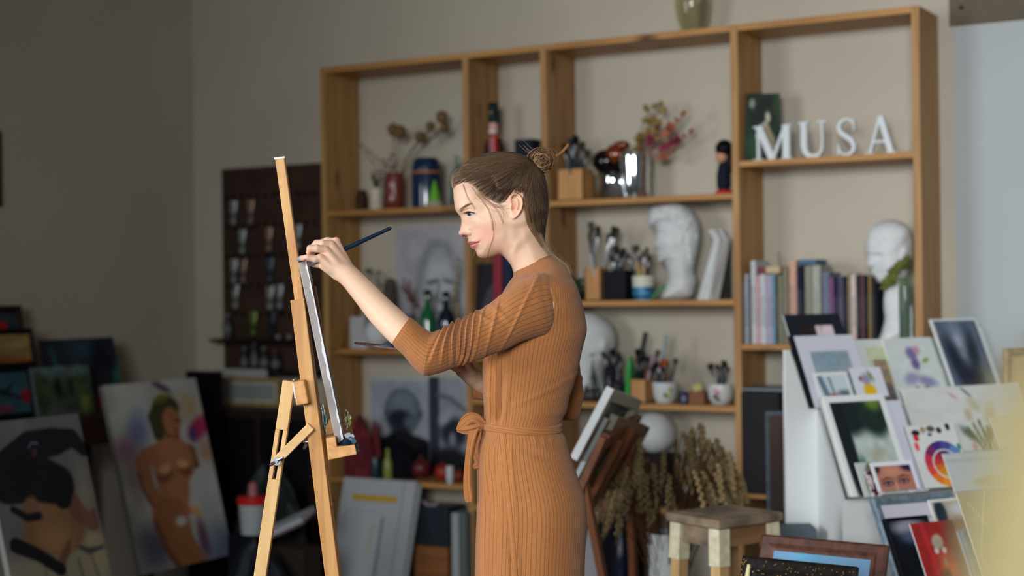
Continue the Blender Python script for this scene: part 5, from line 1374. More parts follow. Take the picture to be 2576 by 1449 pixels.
# plaster drapery study (folded cloth relief) leaning by the upright
p, w, h = item(1764, 1836, 578, Z32, .12); g = G(); R = []
for i in range(24):
    q = i/23; ring = []
    cx = (-.30*w+.72*w*q) if q < .85 else (-.30*w+.72*w*.85-.2*w*(q-.85)/.15)
    hwd = w*(.34-.12*q) if q < .8 else w*.24
    for j in range(24):
        a = 2*PI*j/24; rr_ = 1+.12*math.sin(5*a+q*2)+.08*math.sin(9*a)
        ring.append((cx+hwd*rr_*math.cos(a), .045*rr_*math.sin(a), h*q))
    R.append(ring)
g.rings(R); tag(obj('plaster_drapery', g, PLA, loc=p, smooth=True), 'leaning white plaster cast of folded drapery right of the curly head', 'plaster cast')
tag(obj('card_board', G().cbox(0, 0, 0, .05, .012, .24), mat('dark_card', (50,52,46), .8), loc=item(1812, 1834, 600, Z32, .19)[0]), 'dark card standing behind the plaster drapery', 'card')
# middle shelf holders
p, w, h = holder('brush_holder', 'square wooden brush box on the middle shelf left of the black box', 1479, 1525, 673, Z32, .07, HW, dep=.07)
brushes(p, w*.3, 9, h*2.35, GB, 'pale handled paintbrush fanned out in the wooden box left of the black box', 'brushes in the middle wooden box', .33, 6)
p, w, h = holder('brush_holder', 'wide black brush box between the wooden box and the blue white cup', 1526, 1592, 680, Z32, .06, mat('black_box', (10,12,22), .5), dep=.08)
brushes(p, w*.3, 11, h*1.75, DK, 'dark brush standing in the black box on the middle shelf', 'brushes in the black box', .2, 7)
t, w, h = lathe_thing('patterned_cup', 'blue and white patterned cup holding brushes beside the curly plaster head', 'cup', 1591, 1646, 694, Z32, [(.82,0),(.86,.04),(.95,.5),(1,1),(.93,.98),(.85,.1)], mat('cup_cream', (206,206,190), .35), part='body', yo=.06)
g = G(); g.lathe([(w*.44,h*.02),(w*.48,h*.40),(w*.485,h*.55)], 28, cap0=False, cap1=False); g.v = [(x*1.02, y*1.02, z) for x, y, z in g.v]; obj('blue_band', g, mat('cup_blue', (54,120,158), .35, noise=.5, nscale=30), t, smooth=True)
g = G(); g.lathe([(w*.43,0.001),(w*.455,h*.2)], 28, cap0=False, cap1=False); g.v = [(x*1.035, y*1.035, z) for x, y, z in g.v]; obj('dark_band', g, mat('cup_navy', (18,52,80), .35), t, smooth=True)
brushes(t.location, w*.3, 10, h*2.2, [((40,36,40),(60,40,36)), ((180,150,90),(80,70,60)), ((150,60,50),(200,196,190)), ((70,80,90),(30,30,34))], 'mixed pencil brush standing in the blue and white cup', 'brushes in the blue and white cup', .4, 9)
q0 = on_y(1640, 748, YS+.03); q0[2] = Z32+.008; q1 = on_y(1674, 716, YS+.09); g = G(); g.tube([(0, 0, 0), tuple(q1-q0)], .007, 8); tag(obj('green_pencil', g, mat('green_plastic', (70,140,84), .4), loc=q0), 'light green plastic stick leaning on the neck of the curly plaster head', 'stick')
p, w, h = item(1440, 1476, 700, Z32, .10); t = thing('potted_plant', 'small dark leafy pot behind her shoulder on the middle shelf', 'plant', p)
g = G(); g.lathe([(w*.32,0),(w*.42,h*.4),(w*.4,h*.42)], 18); obj('pot', g, mat('dark_pot', (28,36,34), .4), t, smooth=True)
g = G(); r = random.Random(3)
for i in range(26):
    a = r.uniform(0, 6.28); g.ball((math.cos(a)*w*.3*r.random(), math.sin(a)*w*.3*r.random(), h*(.45+.5*r.random())), w*.11, 7, 5, sz=1.3)
obj('leaves', g, mat('dark_leaf', (34,58,34), .7), t, smooth=True)
p, w, h = item(1418, 1440, 690, Z32, .14); tag(obj('glass_jar', G().lathe([(w*.45,0),(w*.5,h*.1),(w*.5,h*.8),(w*.4,h)], 18), glass('jar_glass', (200,214,214)), loc=p, smooth=True), 'clear glass jar just behind her upper back', 'jar')
# ---- bay 3, lower shelf
p, w, h = item(1467, 1512, 876, Z33, .06); t = thing('tower_figurine', 'dark green metal lattice tower figurine in front of the half hidden plaster head', 'figurine', p)
MT = mat('dark_metal', (30,44,42), .45, .5)
for sx_ in (-1, 1):
    for sy_ in (-1, 1):
        g = G(); g.tube([(sx_*w*.48, sy_*w*.4, 0), (sx_*w*.28, sy_*w*.24, h*.22), (sx_*w*.14, sy_*w*.12, h*.5), (sx_*w*.05, sy_*w*.05, h*.85), (0, 0, h*.95)], [w*.10, w*.08, w*.055, w*.03, w*.02], 6); obj('leg', g, MT, t)
for zz, ww in ((.20,.36),(.42,.22),(.86,.12)):
    g = G(); g.cbox(0, 0, h*zz, w*ww*2, w*ww*1.7, h*.035); obj('platform', g, MT, t)
g = G()
for k in range(14):
    z0, z1 = h*(.02+.062*k), h*(.02+.062*(k+1)); f_ = lambda z: w*(.48*(1-z/h)**1.7+.03)
    g.tube([(-f_(z0), -f_(z0)*.8, z0), (f_(z1), -f_(z1)*.8, z1)], w*.02, 4); g.tube([(f_(z0), -f_(z0)*.8, z0), (-f_(z1), -f_(z1)*.8, z1)], w*.02, 4)
obj('lattice', g, MT, t); g = G(); g.tube([(0, 0, h*.9), (0, 0, h)], w*.02, 6); obj('spire', g, MT, t)
for k, (x0, x1, yt, yo, lab, c) in enumerate(((1520,1556,880,.12,'black bottle right of the half hidden plaster head',(12,14,22)), (1534,1580,935,.06,'dark jar crowded behind the leaning canvases',(30,28,40)))):
    lathe_thing('dark_jar', lab, 'jar', x0, x1, yt, Z33, [(.9,0),(1,.05),(1,.6),(.4,.72),(.35,1)], mat('dj%d' % k, c, .3), yo=yo)
q0, s_ = spot(1560, Z33, .08)
brushes(q0+np.array([-.02, 0, 0]), .03, 5, .20, DK, 'dark tool handle among the jars behind the leaning canvases', 'tools behind the leaning canvases', .35, 12)
p, w, h = item(1568, 1592, 895, Z33, .05); g = G(); g.rings([[(-.010,-.01,0),(.010,-.01,0),(.010,.01,0),(-.010,.01,0)], [(w*.1,-.02,h*.75),(w*.6,-.02,h*.75),(w*.6,.02,h*.75),(w*.1,.02,h*.75)], [(w*.3,-.01,h),(w*.45,-.01,h),(w*.45,.01,h),(w*.3,.01,h)]]); tag(obj('green_tool', g, mat('bright_green_plastic', (30,150,60), .4), loc=p), 'bright green plastic scraper among the dark tools', 'tool')
p, w, h = holder('brush_holder', 'wooden tool box on the lower shelf left of the white cup', 1594, 1640, 954, Z33, .05, HW, dep=.08)
brushes(p, w*.3, 9, h*2.3, DK+[((196,170,180),(150,120,130)), ((180,110,50),(30,30,34))], 'dark handled brush crammed into the wooden box left of the white cup', 'brushes in the lower wooden box', .42, 14)
for k, (a, b, wd2, c, lab) in enumerate((((1592,938),(1625,836),.013,(24,38,36),'long dark green marker leaning right over the lower wooden box'), ((1655,935),(1676,842),.008,(96,116,122),'long grey blue knife blade leaning right over the white cup'))):
    q0 = on_y(*a, YS+.07); q1 = on_y(*b, YS+.10); q0[2] = max(q0[2]-.09, Z33+.004); g = G(); g.bar((0, 0, 0), q1-q0, wd2*1.6, wd2*.7, (1, 0, 0)); tag(obj('palette_knife', g, mat('pk%d' % k, c, .35), loc=q0, bevel=.001), lab, 'tool')
t, w, h = lathe_thing('white_cup', 'round white cup with a yellow flower painting on the lower shelf', 'cup', 1641, 1706, 961, Z33, [(.62,0),(.7,.03),(.92,.35),(1,.9),(1,1),(.93,.98),(.85,.35)], mat('white_glaze', (206,210,208), .3), part='body', yo=.07)
for k, (x, z, c) in enumerate(((.36,.5,(190,190,40)), (.30,.34,(150,160,40)), (.40,.66,(70,120,50)), (.22,.42,(60,50,30)))):
    g = G(); a_ = math.asin(min(.95, x*2.0*.9)); g.ball((w*.48*math.sin(a_), -w*.47*math.cos(a_), h*z), w*.075, 8, 6, sy=.4); obj('painted_petal', g, mat('petal%d' % k, c, .5), t)
brushes(t.location, w*.3, 9, h*2.1, DK+[((120,124,128),(120,70,50)), ((160,96,40),(180,90,40))], 'worn brush in the white cup with the yellow flower', 'brushes in the white cup', .4, 16)
lathe_thing('ink_jar', 'small dark blue glass jar right of the white cup', 'jar', 1708, 1738, 985, Z33, [(.9,0),(1,.05),(1,.8),(.8,1)], mat('ink_blue', (20,24,66), .2), yo=.05)
p, w, h = item(1736, 1780, 984, Z33, .07); tag(obj('small_box', G().cbox(0, 0, 0, w, .06, h), mat('brown_card', (128,86,56), .7), loc=p, bevel=.002), 'small brown box between the dark blue jar and the flower pot', 'box')
q = p+np.array([0, 0, h]); tag(obj('sponge', G().cbox(0, 0, 0, w*.55, .04, .03), mat('pale_yellow_sponge', (186,180,120), .9), loc=q, rot=(0, -.2, .3), bevel=.004), 'pale yellow sponge lying on the small brown box', 'sponge')
t, w, h = lathe_thing('flower_pot', 'round white pot with a pink flower painting at the right end of the lower shelf', 'pot', 1781, 1846, 966, Z33, [(.55,0),(.66,.03),(.94,.35),(1,.7),(.95,1),(.88,.98),(.85,.35)], mat('white_glaze', (206,210,208), .3), part='body', yo=.08)
for k, (x, z, c) in enumerate(((.0,.72,(210,150,150)), (.08,.6,(190,130,160)), (-.02,.42,(80,70,80)), (.07,.3,(90,110,80)))):
    g = G(); g.ball((w*x, -w*.49, h*z), w*.10, 8, 6, sy=.3); obj('painted_petal', g, mat('petalp%d' % k, c, .5), t)
brushes(t.location, w*.3, 9, h*2.1, DK+GB[:2], 'brush standing in the white pot with the pink flower', 'brushes in the white pot', .3, 18)
# ---- bay 3, bottom: plaster disc, etc.
p, w, h = item(1598, 1702, 1036, Z34, .13); tag(obj('storage_box', G().cbox(0, 0, 0, .16, .14, h-w), mat('dark_brown_box', (40,32,30), .8), loc=p, bevel=.003), 'dark box under the large white plaster ball', 'box'); p = p+np.array([0, 0, h-w]); g = G(); g.ball((0, 0, w*.5), w*.5, 32, 20); tag(obj('plaster_ball', g, PLA, loc=p, smooth=True), 'large white plaster ball behind the dried grasses', 'ball')
def bigjar(px0, px1, pyt, lab, c, z=Z34, yo=.08):
    return lathe_thing('storage_jar', lab, 'jar', px0, px1, pyt, z, [(.9,0),(1,.04),(1,.75),(.7,.85),(.7,1)], mat('sj%s' % (c,), c, .25), yo=yo)
bigjar(1534, 1576, 1150, 'clear blue grey jar behind the wooden trestle, upper shelf', (96,108,116)); bigjar(1712, 1760, 1190, 'dark jar hidden behind the dried grasses', (32,30,32)); bigjar(1770, 1830, 1180, 'grey tin behind the right side of the dried grasses', (52,50,54))
p, w, h = item(1508, 1600, 1290, .07, .06); tag(obj('storage_crate', G().cbox(0, .03, 0, w, .16, h), mat('black_crate', (12,13,22), .6), loc=p, bevel=.004), 'black crate on the bottom shelf behind the wooden trestle', 'crate')
p, w, h = item(1545, 1590, 1300, 0.0, -.12); t = thing('water_bottle', 'plastic bottle with a white and green label on the floor by the trestle', 'bottle', p)
g = G(); g.lathe([(w*.42,0),(w*.5,.02),(w*.5,h*.62),(w*.35,h*.78),(w*.15,h*.88),(w*.15,h*.95)], 20); obj('body', g, mat('dark_blue_plastic', (24,34,58), .15), t, smooth=True)
g = G(); g.lathe([(w*.51,h*.2),(w*.51,h*.5)], 20, cap0=False, cap1=False); obj('bottle_label', g, mat('white_green_label', (150,170,160), .6, noise=.5, nscale=20), t, smooth=True)
g = G(); g.lathe([(w*.17,h*.93),(w*.17,h)], 14); obj('cap', g, mat('blue_cap', (40,60,110), .5), t)
# ---- bay 4: letters, photo, books
fn_ = None
def serif(ch, x0, w, h, t):   # strokes as boxes / arcs in x,z ; thickness along y
    g = G(); b = h*.045; cnt_ = [0]
    def tt(): cnt_[0] += 1; return t*(1-.03*cnt_[0])
    def bar2(x1, z1, x2, z2, wd): g.bar((x0+x1*w, 0, z1*h), (x0+x2*w, 0, z2*h), wd*w, tt(), (1, 0, 0))
    def ser(cx, z, l): q = tt(); g.box(x0+(cx-l/2)*w, -q/2, z*h, x0+(cx+l/2)*w, q/2, z*h+b)
    if ch == 'M':
        bar2(.13,0,.13,1,.07); bar2(.14,1,.5,.0,.17); bar2(.5,0,.84,1,.07); bar2(.86,0,.86,1,.18)
        ser(.13,0,.26); ser(.86,0,.3); ser(.10,.955,.2); ser(.88,.955,.24)
    if ch == 'A':
        bar2(.16,0,.5,1,.08); bar2(.5,1,.84,0,.18); g.box(x0+.27*w, -t*.4, .30*h, x0+.70*w, t*.4, .36*h); ser(.15,0,.3); ser(.84,0,.34)
    if ch == 'U':
        R = []
        pts = [(.2,1,.19),(.2,.35,.19),(.24,.18,.17),(.36,.05,.14),(.5,.02,.12),(.66,.06,.10),(.78,.2,.08),(.8,.4,.07),(.8,1,.07)]
        for i, (x, z, wd) in enumerate(pts):
            a = pts[max(i-1, 0)]; b_ = pts[min(i+1, len(pts)-1)]; d = np.array([(b_[0]-a[0])*w, (b_[1]-a[1])*h]); d /= np.linalg.norm(d); n = np.array([-d[1], d[0]])
            c = np.array([x0+x*w, max(z, .06)*h]); p1, p2 = c+n*wd*w/2, c-n*wd*w/2
            R.append([(p1[0], -t/2, p1[1]), (p2[0], -t/2, p2[1]), (p2[0], t/2, p2[1]), (p1[0], t/2, p1[1])])
        g.rings(R); ser(.2,.955,.36); ser(.8,.955,.3)
    if ch == 'S':
        pts = [(.84,.70,.05),(.80,.84,.07),(.66,.95,.10),(.46,.965,.12),(.27,.90,.15),(.18,.77,.17),(.24,.64,.19),(.45,.53,.21),(.68,.42,.21),(.80,.29,.19),(.78,.14,.16),(.62,.05,.12),(.42,.03,.10),(.25,.10,.08),(.16,.28,.05)]
        R = []
        for i, (x, z, wd) in enumerate(pts):
            a = pts[max(i-1, 0)]; b_ = pts[min(i+1, len(pts)-1)]; d = np.array([(b_[0]-a[0])*w, (b_[1]-a[1])*h]); d /= np.linalg.norm(d); n = np.array([-d[1], d[0]])
            c = np.array([x0+x*w, z*h]); wd *= .92; p1, p2 = c+n*wd*w/2, c-n*wd*w/2
            R.append([(p1[0], -t/2, p1[1]), (p2[0], -t/2, p2[1]), (p2[0], t/2, p2[1]), (p1[0], t/2, p1[1])])
        g.rings(R); g.box(x0+.78*w, -t*.46, .66*h, x0+.84*w, t*.46, .97*h); g.box(x0+.14*w, -t*.46, .02*h, x0+.20*w, t*.46, .32*h)
    return g
for ch, px0, px1, pyt in (('M',1895,1996,316),('U',2008,2088,306),('S',2101,2163,297),('A',2176,2258,292)):
    p, w, h = item(px0, px1, pyt, 1.8667, .05); g = serif(ch, -w/2, w, h, .022)
    tag(obj('letter_'+ch.lower(), g, mat('white_letter', (206,214,216), .5), loc=p, rot=(0, 0, .0), smooth=False), 'white serif wooden letter %s standing on the upper right shelf' % ch, 'letter')
def p_green(u, v):
    im = base(u, (16,36,26)); n = vnoise(u, v, 7, 8, 2); im = im*(.5+1.1*n[..., None])
    im = blob(im, u, v, .2, .2, .25, .35, (30,84,44), .2, .9, .7); im = blob(im, u, v, .92, .8, .15, .3, (40,78,32), 0, .8, .7)
    im = blob(im, u, v, .25, .85, .10, .09, (150,160,146), .3, .6); im = blob(im, u, v, .66, .64, .07, .10, (196,190,170), .2, .5)
    im = stroke(im, u, v, [(.6,.56),(.45,.42),(.35,.35)], [.05,.09,.05], (180,178,160), 1.3, .6); im = stroke(im, u, v, [(.62,.5),(.75,.3),(.78,.12)], [.08,.1,.08], (160,150,120), 1.3, .6)
    return im
T0 = on_y(1868, 236, YS+.02); br = on_y(1980, 398, YS+.16)
exv = np.array([1, .55, 0]); exv /= np.linalg.norm(exv); ezv = np.array([0.14, .20, 1.0]); 
plane_panel('photo_print', 'dark green photo board of a pale figure standing behind the letter M', 'photo', (1868,236), (1962,238), (1880,402), float(np.dot(on_y(1868, 236, YS+.08)-CAM, FW)), exv, ezv, p_green, t=.012, edge=(30,40,30))
# books
cn = {'slate blue':(92,120,140),'pale grey':(168,172,178),'dark teal':(36,62,76),'white':(186,190,194),'pink striped':(196,150,156),'pale lilac':(160,150,176),'sky blue':(104,150,176),'dark olive':(66,66,54),'olive green':(110,112,88),'khaki':(120,114,92),'salmon':(196,152,130),'navy':(24,34,60),'sage':(128,132,112),'light sage':(158,162,150),'grey blue':(96,104,126),'magenta edged':(120,60,110),'black':(18,20,28),'dark violet':(52,48,76),'tan':(124,112,80),'cream pink':(196,176,168),'charcoal':(40,42,48),'dark red':(84,36,40),'mustard':(120,96,40),'brown':(84,58,44)}
BK = [('slate blue',1868,1880,714),('pale grey',1880,1889,690),('dark teal',1889,1896,700),('white',1896,1909,656),('pink striped',1909,1918,694),('white',1918,1934,690),('pale lilac',1934,1949,692),('sky blue',1949,1956,690),('dark olive',1956,1963,692),('olive green',1963,1977,694),('khaki',1977,1990,676),('salmon',1992,2011,656),('navy',2012,2021,668),('black',2021,2030,670),('sage',2031,2050,670),('light sage',2050,2071,669),('grey blue',2074,2094,686),('magenta edged',2094,2103,700),('navy',2104,2112,694),('dark violet',2113,2130,696),('black',2131,2138,694),('tan',2138,2146,688),('cream pink',2146,2160,690),('charcoal',2160,2172,692),('dark red',2172,2180,692),('black',2180,2190,692),('mustard',2190,2198,694),('charcoal',2198,2206,696)]
for k, (c, x0, x1, yt) in enumerate(BK):
    p, w, h = item(x0, x1, yt, 1.1769, .05)
    pw = p+np.array([0, .07, 0]); d = .13+.02*((k*7) % 4)/4
    lab = '%s book spine between the %s and %s ones in the book row' % (c, BK[k-1][0], BK[k+1][0]) if 0 < k < len(BK)-1 else ('slate blue book, first in the row beside the left upright' if k == 0 else 'last charcoal book of the row, next to the bald plaster bust')
    t = thing('book', lab, 'book', (p[0], YS+.03, 1.1769), 0, 'books in the row on the right shelf')
    w *= .97
    obj('cover', G().box(-w/2, 0, 0, w/2, d, h), mat('book_%s' % c, cn[c], .6, noise=.12, nscale=60), t, bevel=.0015)
    g = G(); g.box(-w*.3, -.0008, h*.25, w*.3, 0, h*.7); obj('spine_title', g, mat('spine_%s' % c, tuple(int(v*.72+30) for v in cn[c]), .6), t)
    g = G(); g.box(-w*.4, .003, h-.001, w*.4, d-.002, h+.0008); obj('pages', g, mat('pages', (190,186,172), .9), t)
zt = 1.1769+.245
for nm, x0, x1, zz, hh, c, lab in (('dark_red_booklet',1909,1942,.0,.022,(120,44,54),'dark red booklet lying flat on top of the pale books'), ('small_card_box',1940,1977,.0,.026,(186,168,132),'small cream card box lying on the olive book')):
    p, w, h = item(x0, x1, 700, 1.1769, .10); 
    top = on_y((x0+x1)/2, 690, YS+.1)[2]
    tag(obj(nm, G().cbox(0, 0, 0, w, .10, hh), mat(nm, c, .7), loc=(p[0], YS+.10, top+.004), bevel=.002), lab, 'box' if 'box' in nm else 'booklet')
p, w, h = item(2018, 2064, 654, 1.1769, .07); top = on_y(2040, 668, YS+.1)[2]; tag(obj('booklet', G().cbox(0, 0, 0, w, .12, .018), mat('blue_white_booklet', (60,96,128), .6), loc=(p[0], YS+.10, top+.004), bevel=.001), 'blue booklet lying flat on top of the navy and sage books', 'booklet')
p, w, h = item(1966, 1974, 620, 1.1769, .12); top = on_y(1970, 672, YS+.1)[2]; g = G(); g.tube([(0, 0, 0), (-.004, 0, .07)], .003, 6); tag(obj('pencil', g, mat('grey_pencil', (110,108,96), .6), loc=(p[0], YS+.10, top-.01)), 'thin grey pencil sticking up from the book row', 'pencil')
# black wig-like silhouette between books and bust, orange/yellow book edges; leaf garland; jar with stems
p, w, h = item(2196, 2232, 700, 1.1769, .15); g = G(); r = random.Random(12)
for i in range(60): g.ball((r.uniform(-.4, .4)*w, r.uniform(-.3, .3)*w, h*r.random()**.8), w*.2, 8, 6)
tag(obj('black_curls', g, mat('black_wool', (8,9,16), .95), loc=p, smooth=True), 'black curly wool mass between the books and the bald bust', 'wool')
g = G(); r = random.Random(13); c0 = on_y(2250, 690, YS+.01)
path = [(2290,652),(2272,664),(2256,672),(2248,690),(2236,706),(2224,722)]
prevp = None
for i in range(46):
    x = r.random()*(len(path)-1); k = int(x); f_ = x-k; px, py = [path[k][q]*(1-f_)+path[k+1][q]*f_ for q in (0, 1)]
    c = on_y(px+r.uniform(-7, 7), py+r.uniform(-7, 7), YS+.02+r.uniform(-.015, .02)); a = r.uniform(0, 6.28); u_ = np.array([math.cos(a), 0, math.sin(a)])*.022; v_ = np.array([-math.sin(a), .3, math.cos(a)])*.010
    g.add([c-c0-u_, c-c0-v_, c-c0+u_, c-c0+v_+np.array([0, .003, 0])], [(0, 1, 2, 3)])
g.tube([on_y(px, py, YS+.03)-c0 for px, py in path], .004, 6)
tag(obj('leaf_garland', g, mat('olive_leaf', (92,98,34), .7, noise=.3, nscale=30), loc=c0, smooth=False), 'olive green leaf garland hung round the neck of the bald bust', 'garland')
p, w, h = item(2262, 2296, 720, 1.1769, .04); t = thing('glass_jar', 'tall clear glass jar with green stems in front of the right upright', 'jar', p)
g = G(); g.lathe([(w*.42,0),(w*.46,.01),(w*.46,h*.9),(w*.42,h)], 20, cap1=False); obj('glass', g, glass('jar_glass', (200,214,214)), t, smooth=True)
for k in range(5):
    g = G(); g.tube([((k-2)*w*.1, 0, .01), ((k-2)*w*.15, 0, h*.6), ((k-2)*w*.22, .01, h*1.15)], .003, 5); obj('stem', g, mat('green_stem', (70,104,48), .6), t)
# things low in bay 4
p, w, h = item(1868, 1960, 1010, .62, .02); tag(obj('folder_stack', G().cbox(0.02, .05, 0, w*1.1, .2, .38), mat('dark_grey_case', (34,32,36), .6), loc=(p[0], YS+.02, .62), bevel=.004), 'dark case standing in the lower right bay under the book shelf', 'case')
tag(obj('tray', G().cbox(0, .0, 0, .17, .2, .012), mat('grey_tray', (96,108,116), .4), loc=(p[0]+.03, YS+.08, 1.002), bevel=.003), 'thin blue grey tray lying on the dark case', 'tray')
# ================================================================== left side: pegboard, cabinets, paintings
# ---- pegboard with paint tubes
a = on_y(557, 425, YW-.02); b = on_y(803, 410, YW-.02); zb_ = on_y(680, 936, YW-.02)[2]; zt_ = on_y(680, 418, YW-.02)[2]
w_, h_ = min(b[0], U[0]-.01)-a[0], zt_-zb_
pb = thing('pegboard', 'dark brown perforated board hung with paint tubes left of the shelf unit', 'pegboard', (a[0], YW-.02, zb_))
obj('panel', G().box(0, 0, 0, w_, .0200, h_), mat('hardboard', (64,48,40), .8, noise=.15, nscale=8), pb, bevel=.002)
rowpx = [491, 565, 643, 717, 790]
HOLE = mat('peg_hole', (14,12,14), .9)
for ry in rowpx:
    zz = on_y(680, ry, YW-.02)[2]-zb_; g = G()
    for k in range(12):
        g.lathe([(.0105,-.001),(.0105,.001)], 10, (0, 0, 0), tilt=np.array([[1,0,0],[0,0,1],[0,-1,0.]]))
        n = 20; 
        for i in range(len(g.v)-n, len(g.v)): g.v[i] = (g.v[i][0]+.03+k*(w_-.06)/11, g.v[i][1]-.0006, g.v[i][2]+zz)
    o = obj('hole_row', g, HOLE, pb)
def tube_proto(kind):
    t = thing('paint_tube', 'x', 'paint tube', (0, 0, -6))
    c1 = {'silver':(150,158,156),'skin':(150,122,104),'blue':(74,88,100),'green':(110,128,56),'pale':(160,162,158),'dark':(36,44,52)}[kind]
    g = G(); R = []
    for q, hw, dd in ((0,.021,.002),(.3,.019,.009),(.8,.015,.014),(.86,.008,.008),(.88,.007,.007)):
        R.append([(hw*math.cos(2*PI*j/12), dd*math.sin(2*PI*j/12), -q*.13) for j in range(12)])
    g.rings(R); obj('body', g, mat('tube_%s' % kind, c1, .4, .3, noise=.3, nscale=40), t, smooth=True)
    g = G(); g.lathe([(.0085,-.145),(.0085,-.116)], 12); obj('cap', g, mat('tube_cap', (20,28,34), .5), t)
    g = G(); R = [[(hw*1.02*math.cos(2*PI*j/12), dd*1.06*math.sin(2*PI*j/12), -q*.13) for j in range(12)] for q, hw, dd in ((.45,.0178,.0106),(.68,.0162,.0127))]; g.rings(R, cap0=False, cap1=False)
    obj('band', g, mat('tubeband_%s' % kind, tuple(int(v*.5) for v in c1), .5), t, smooth=True)
    g = G(); g.tube([(0, -.002, .012), (0, .006, .010), (0, .012, .008)], .0015, 5); obj('hook', g, mat('steel', (150,150,152), .3, 1.0), t)
    return t
_tp = {}
TUB = [(587,505,'silver','top row, far left'),(630,503,'skin','top row, second'),(609,578,'silver','second row, far left'),(676,572,'skin','second row, middle'),(749,565,'silver','second row, right of the easel mast'),(588,652,'silver','third row, far left'),(611,652,'skin','third row, second'),(679,648,'blue','third row, middle'),(748,652,'dark','third row, behind the easel mast'),(592,716,'pale','fourth row, far left'),(679,718,'pale','fourth row, left one of the middle pair'),(703,716,'silver','fourth row, right one of the middle pair'),(637,784,'green','fifth row, yellow green'),(683,782,'dark','fifth row, dark blue'),(765,720,'dark','fourth row, just right of the easel mast'),(770,648,'dark','third row, last before the shelf unit')]
for px, py, kd, lab in TUB:
    p = on_y(px, py, YW-.0335)
    if kd in _tp: o = copy_tree(_tp[kd])
    else: o = _tp[kd] = tube_proto(kd)
    o.location = [float(x) for x in p]; o.scale = (1.0,)*3; o['label'] = 'paint tube hanging on the pegboard, %s' % lab; o['group'] = 'paint tubes on the pegboard'
# little ledge on the board with jars, and the bottles under it
lz = on_y(650, 852, YW-.06)[2]; l0 = on_y(548, 852, YW-.06)[0]
tag(obj('ledge_shelf', G().box(0, -.10, -.016, U[0]-.004-l0, 0, 0), mat('dark_wood_ledge', (34,26,24), .6), loc=(l0, YW-.022, lz), bevel=.002), 'narrow dark shelf across the lower part of the pegboard', 'shelf')
lz2 = on_y(650, 934, YW-.06)[2]
tag(obj('ledge_shelf', G().box(.04, -.10, -.016, U[0]-.004-l0, 0, 0), mat('dark_wood_ledge', (34,26,24), .6), loc=(l0, YW-.022, lz2), bevel=.002), 'narrow dark shelf along the foot of the pegboard, holding small bottles', 'shelf')
def onledge(px0, px1, pyt, z, name, lab, prof, m, capm, yo=-.06):
    y = YW-.022+yo; s_ = ppm(on_y(px0, pyt, y)); x = on_y((px0+px1)/2, pyt+20, y)[0]; top = on_y((px0+px1)/2, pyt, y)[2]; h = top-z; w = (px1-px0)/s_
    t = thing(name, lab, 'bottle', (x, y, z)); g = G(); g.lathe([(r_*w/2, q*h) for r_, q in prof], 16); obj('body', g, m, t, smooth=True)
    g = G(); g.lathe([(w*.24, h*.86), (w*.24, h)], 12); obj('cap', g, capm, t)
    g = G(); g.lathe([(w*.51, h*.2), (w*.51, h*.5)], 16, cap0=False, cap1=False); obj('bottle_label', g, mat('pale_label', (96,100,98), .7, noise=.3, nscale=60), t, smooth=True)
BP = [(.9,0),(1,.04),(1,.6),(.5,.78),(.4,.88)]
DKB = mat('dark_bottle', (36,42,44), .3); PC = mat('pale_cap', (96,104,102), .5); RC_ = mat('red_cap', (90,30,36), .5)
for x0, x1, yt, lab, c in ((606,624,872,'small dark bottle, first of four under the pegboard ledge',PC),(630,650,856,'tallest of four small bottles under the pegboard ledge',PC),(654,676,872,'small pale labelled bottle, third of four under the ledge',PC),(682,706,878,'small bottle with red cap, last of four under the ledge',RC_)):
    onledge(x0, x1, yt, lz2, 'small_bottle', lab, BP, DKB, c)
for x0, x1, yt, lab in ((560,584,788,'small bottle at the left end of the pegboard ledge'),):
    onledge(x0, x1, yt, lz, 'small_bottle', lab, BP, mat('mauve_bottle', (70,60,66), .4), PC, -.06)
for k, (x, lab) in enumerate(((700,'small white jar lying on the pegboard ledge, left one'),(728,'small white jar lying on the pegboard ledge, right one'))):
    y = YW-.08; p = on_y(x, 843, y); g = G(); g.lathe([(.012,0),(.014,.004),(.014,.018),(.010,.022)], 14); tag(obj('small_jar', g, mat('pale_jar', (110,112,110), .5), loc=(p[0], y, lz), smooth=True), lab, 'jar')
# ---- dark cabinet under it, white canvas on top
c0 = on_y(516, 1026, YW-.34); cz = c0[2]; cx1 = U[0]-.02
cab = thing('cabinet', 'dark wooden cabinet under the pegboard, mostly hidden in shade', 'cabinet', (c0[0], YW-.34, 0))
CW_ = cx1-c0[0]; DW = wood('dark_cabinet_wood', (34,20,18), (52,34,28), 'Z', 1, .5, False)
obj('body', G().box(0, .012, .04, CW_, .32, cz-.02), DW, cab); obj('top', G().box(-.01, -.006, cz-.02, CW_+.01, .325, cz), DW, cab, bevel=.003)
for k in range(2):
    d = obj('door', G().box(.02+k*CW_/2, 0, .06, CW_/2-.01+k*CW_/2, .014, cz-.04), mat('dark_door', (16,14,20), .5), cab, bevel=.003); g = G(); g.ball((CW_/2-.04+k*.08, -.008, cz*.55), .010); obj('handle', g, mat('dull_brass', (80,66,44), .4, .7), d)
def p_canvas_back(u, v): 
    im = base(u, (150,152,146)); return im
tl = on_y(548, 948, YW-.20); tr = on_y(700, 938, YW-.20)
panel('framed_canvas', 'pale canvas in a thin wooden frame standing on the dark cabinet', 'canvas', tr[0]-tl[0], tl[2]-cz, lambda u, v: base(u, (128,136,128)), frame_mw([tl[0], YW-.20, cz], (1, 0, 0), (0, 1, 0), (0, 0, 1)), frame=dict(w=.022, col=(150,128,84), noise=.1), matb=(.008, (176,178,172)), nx=8)
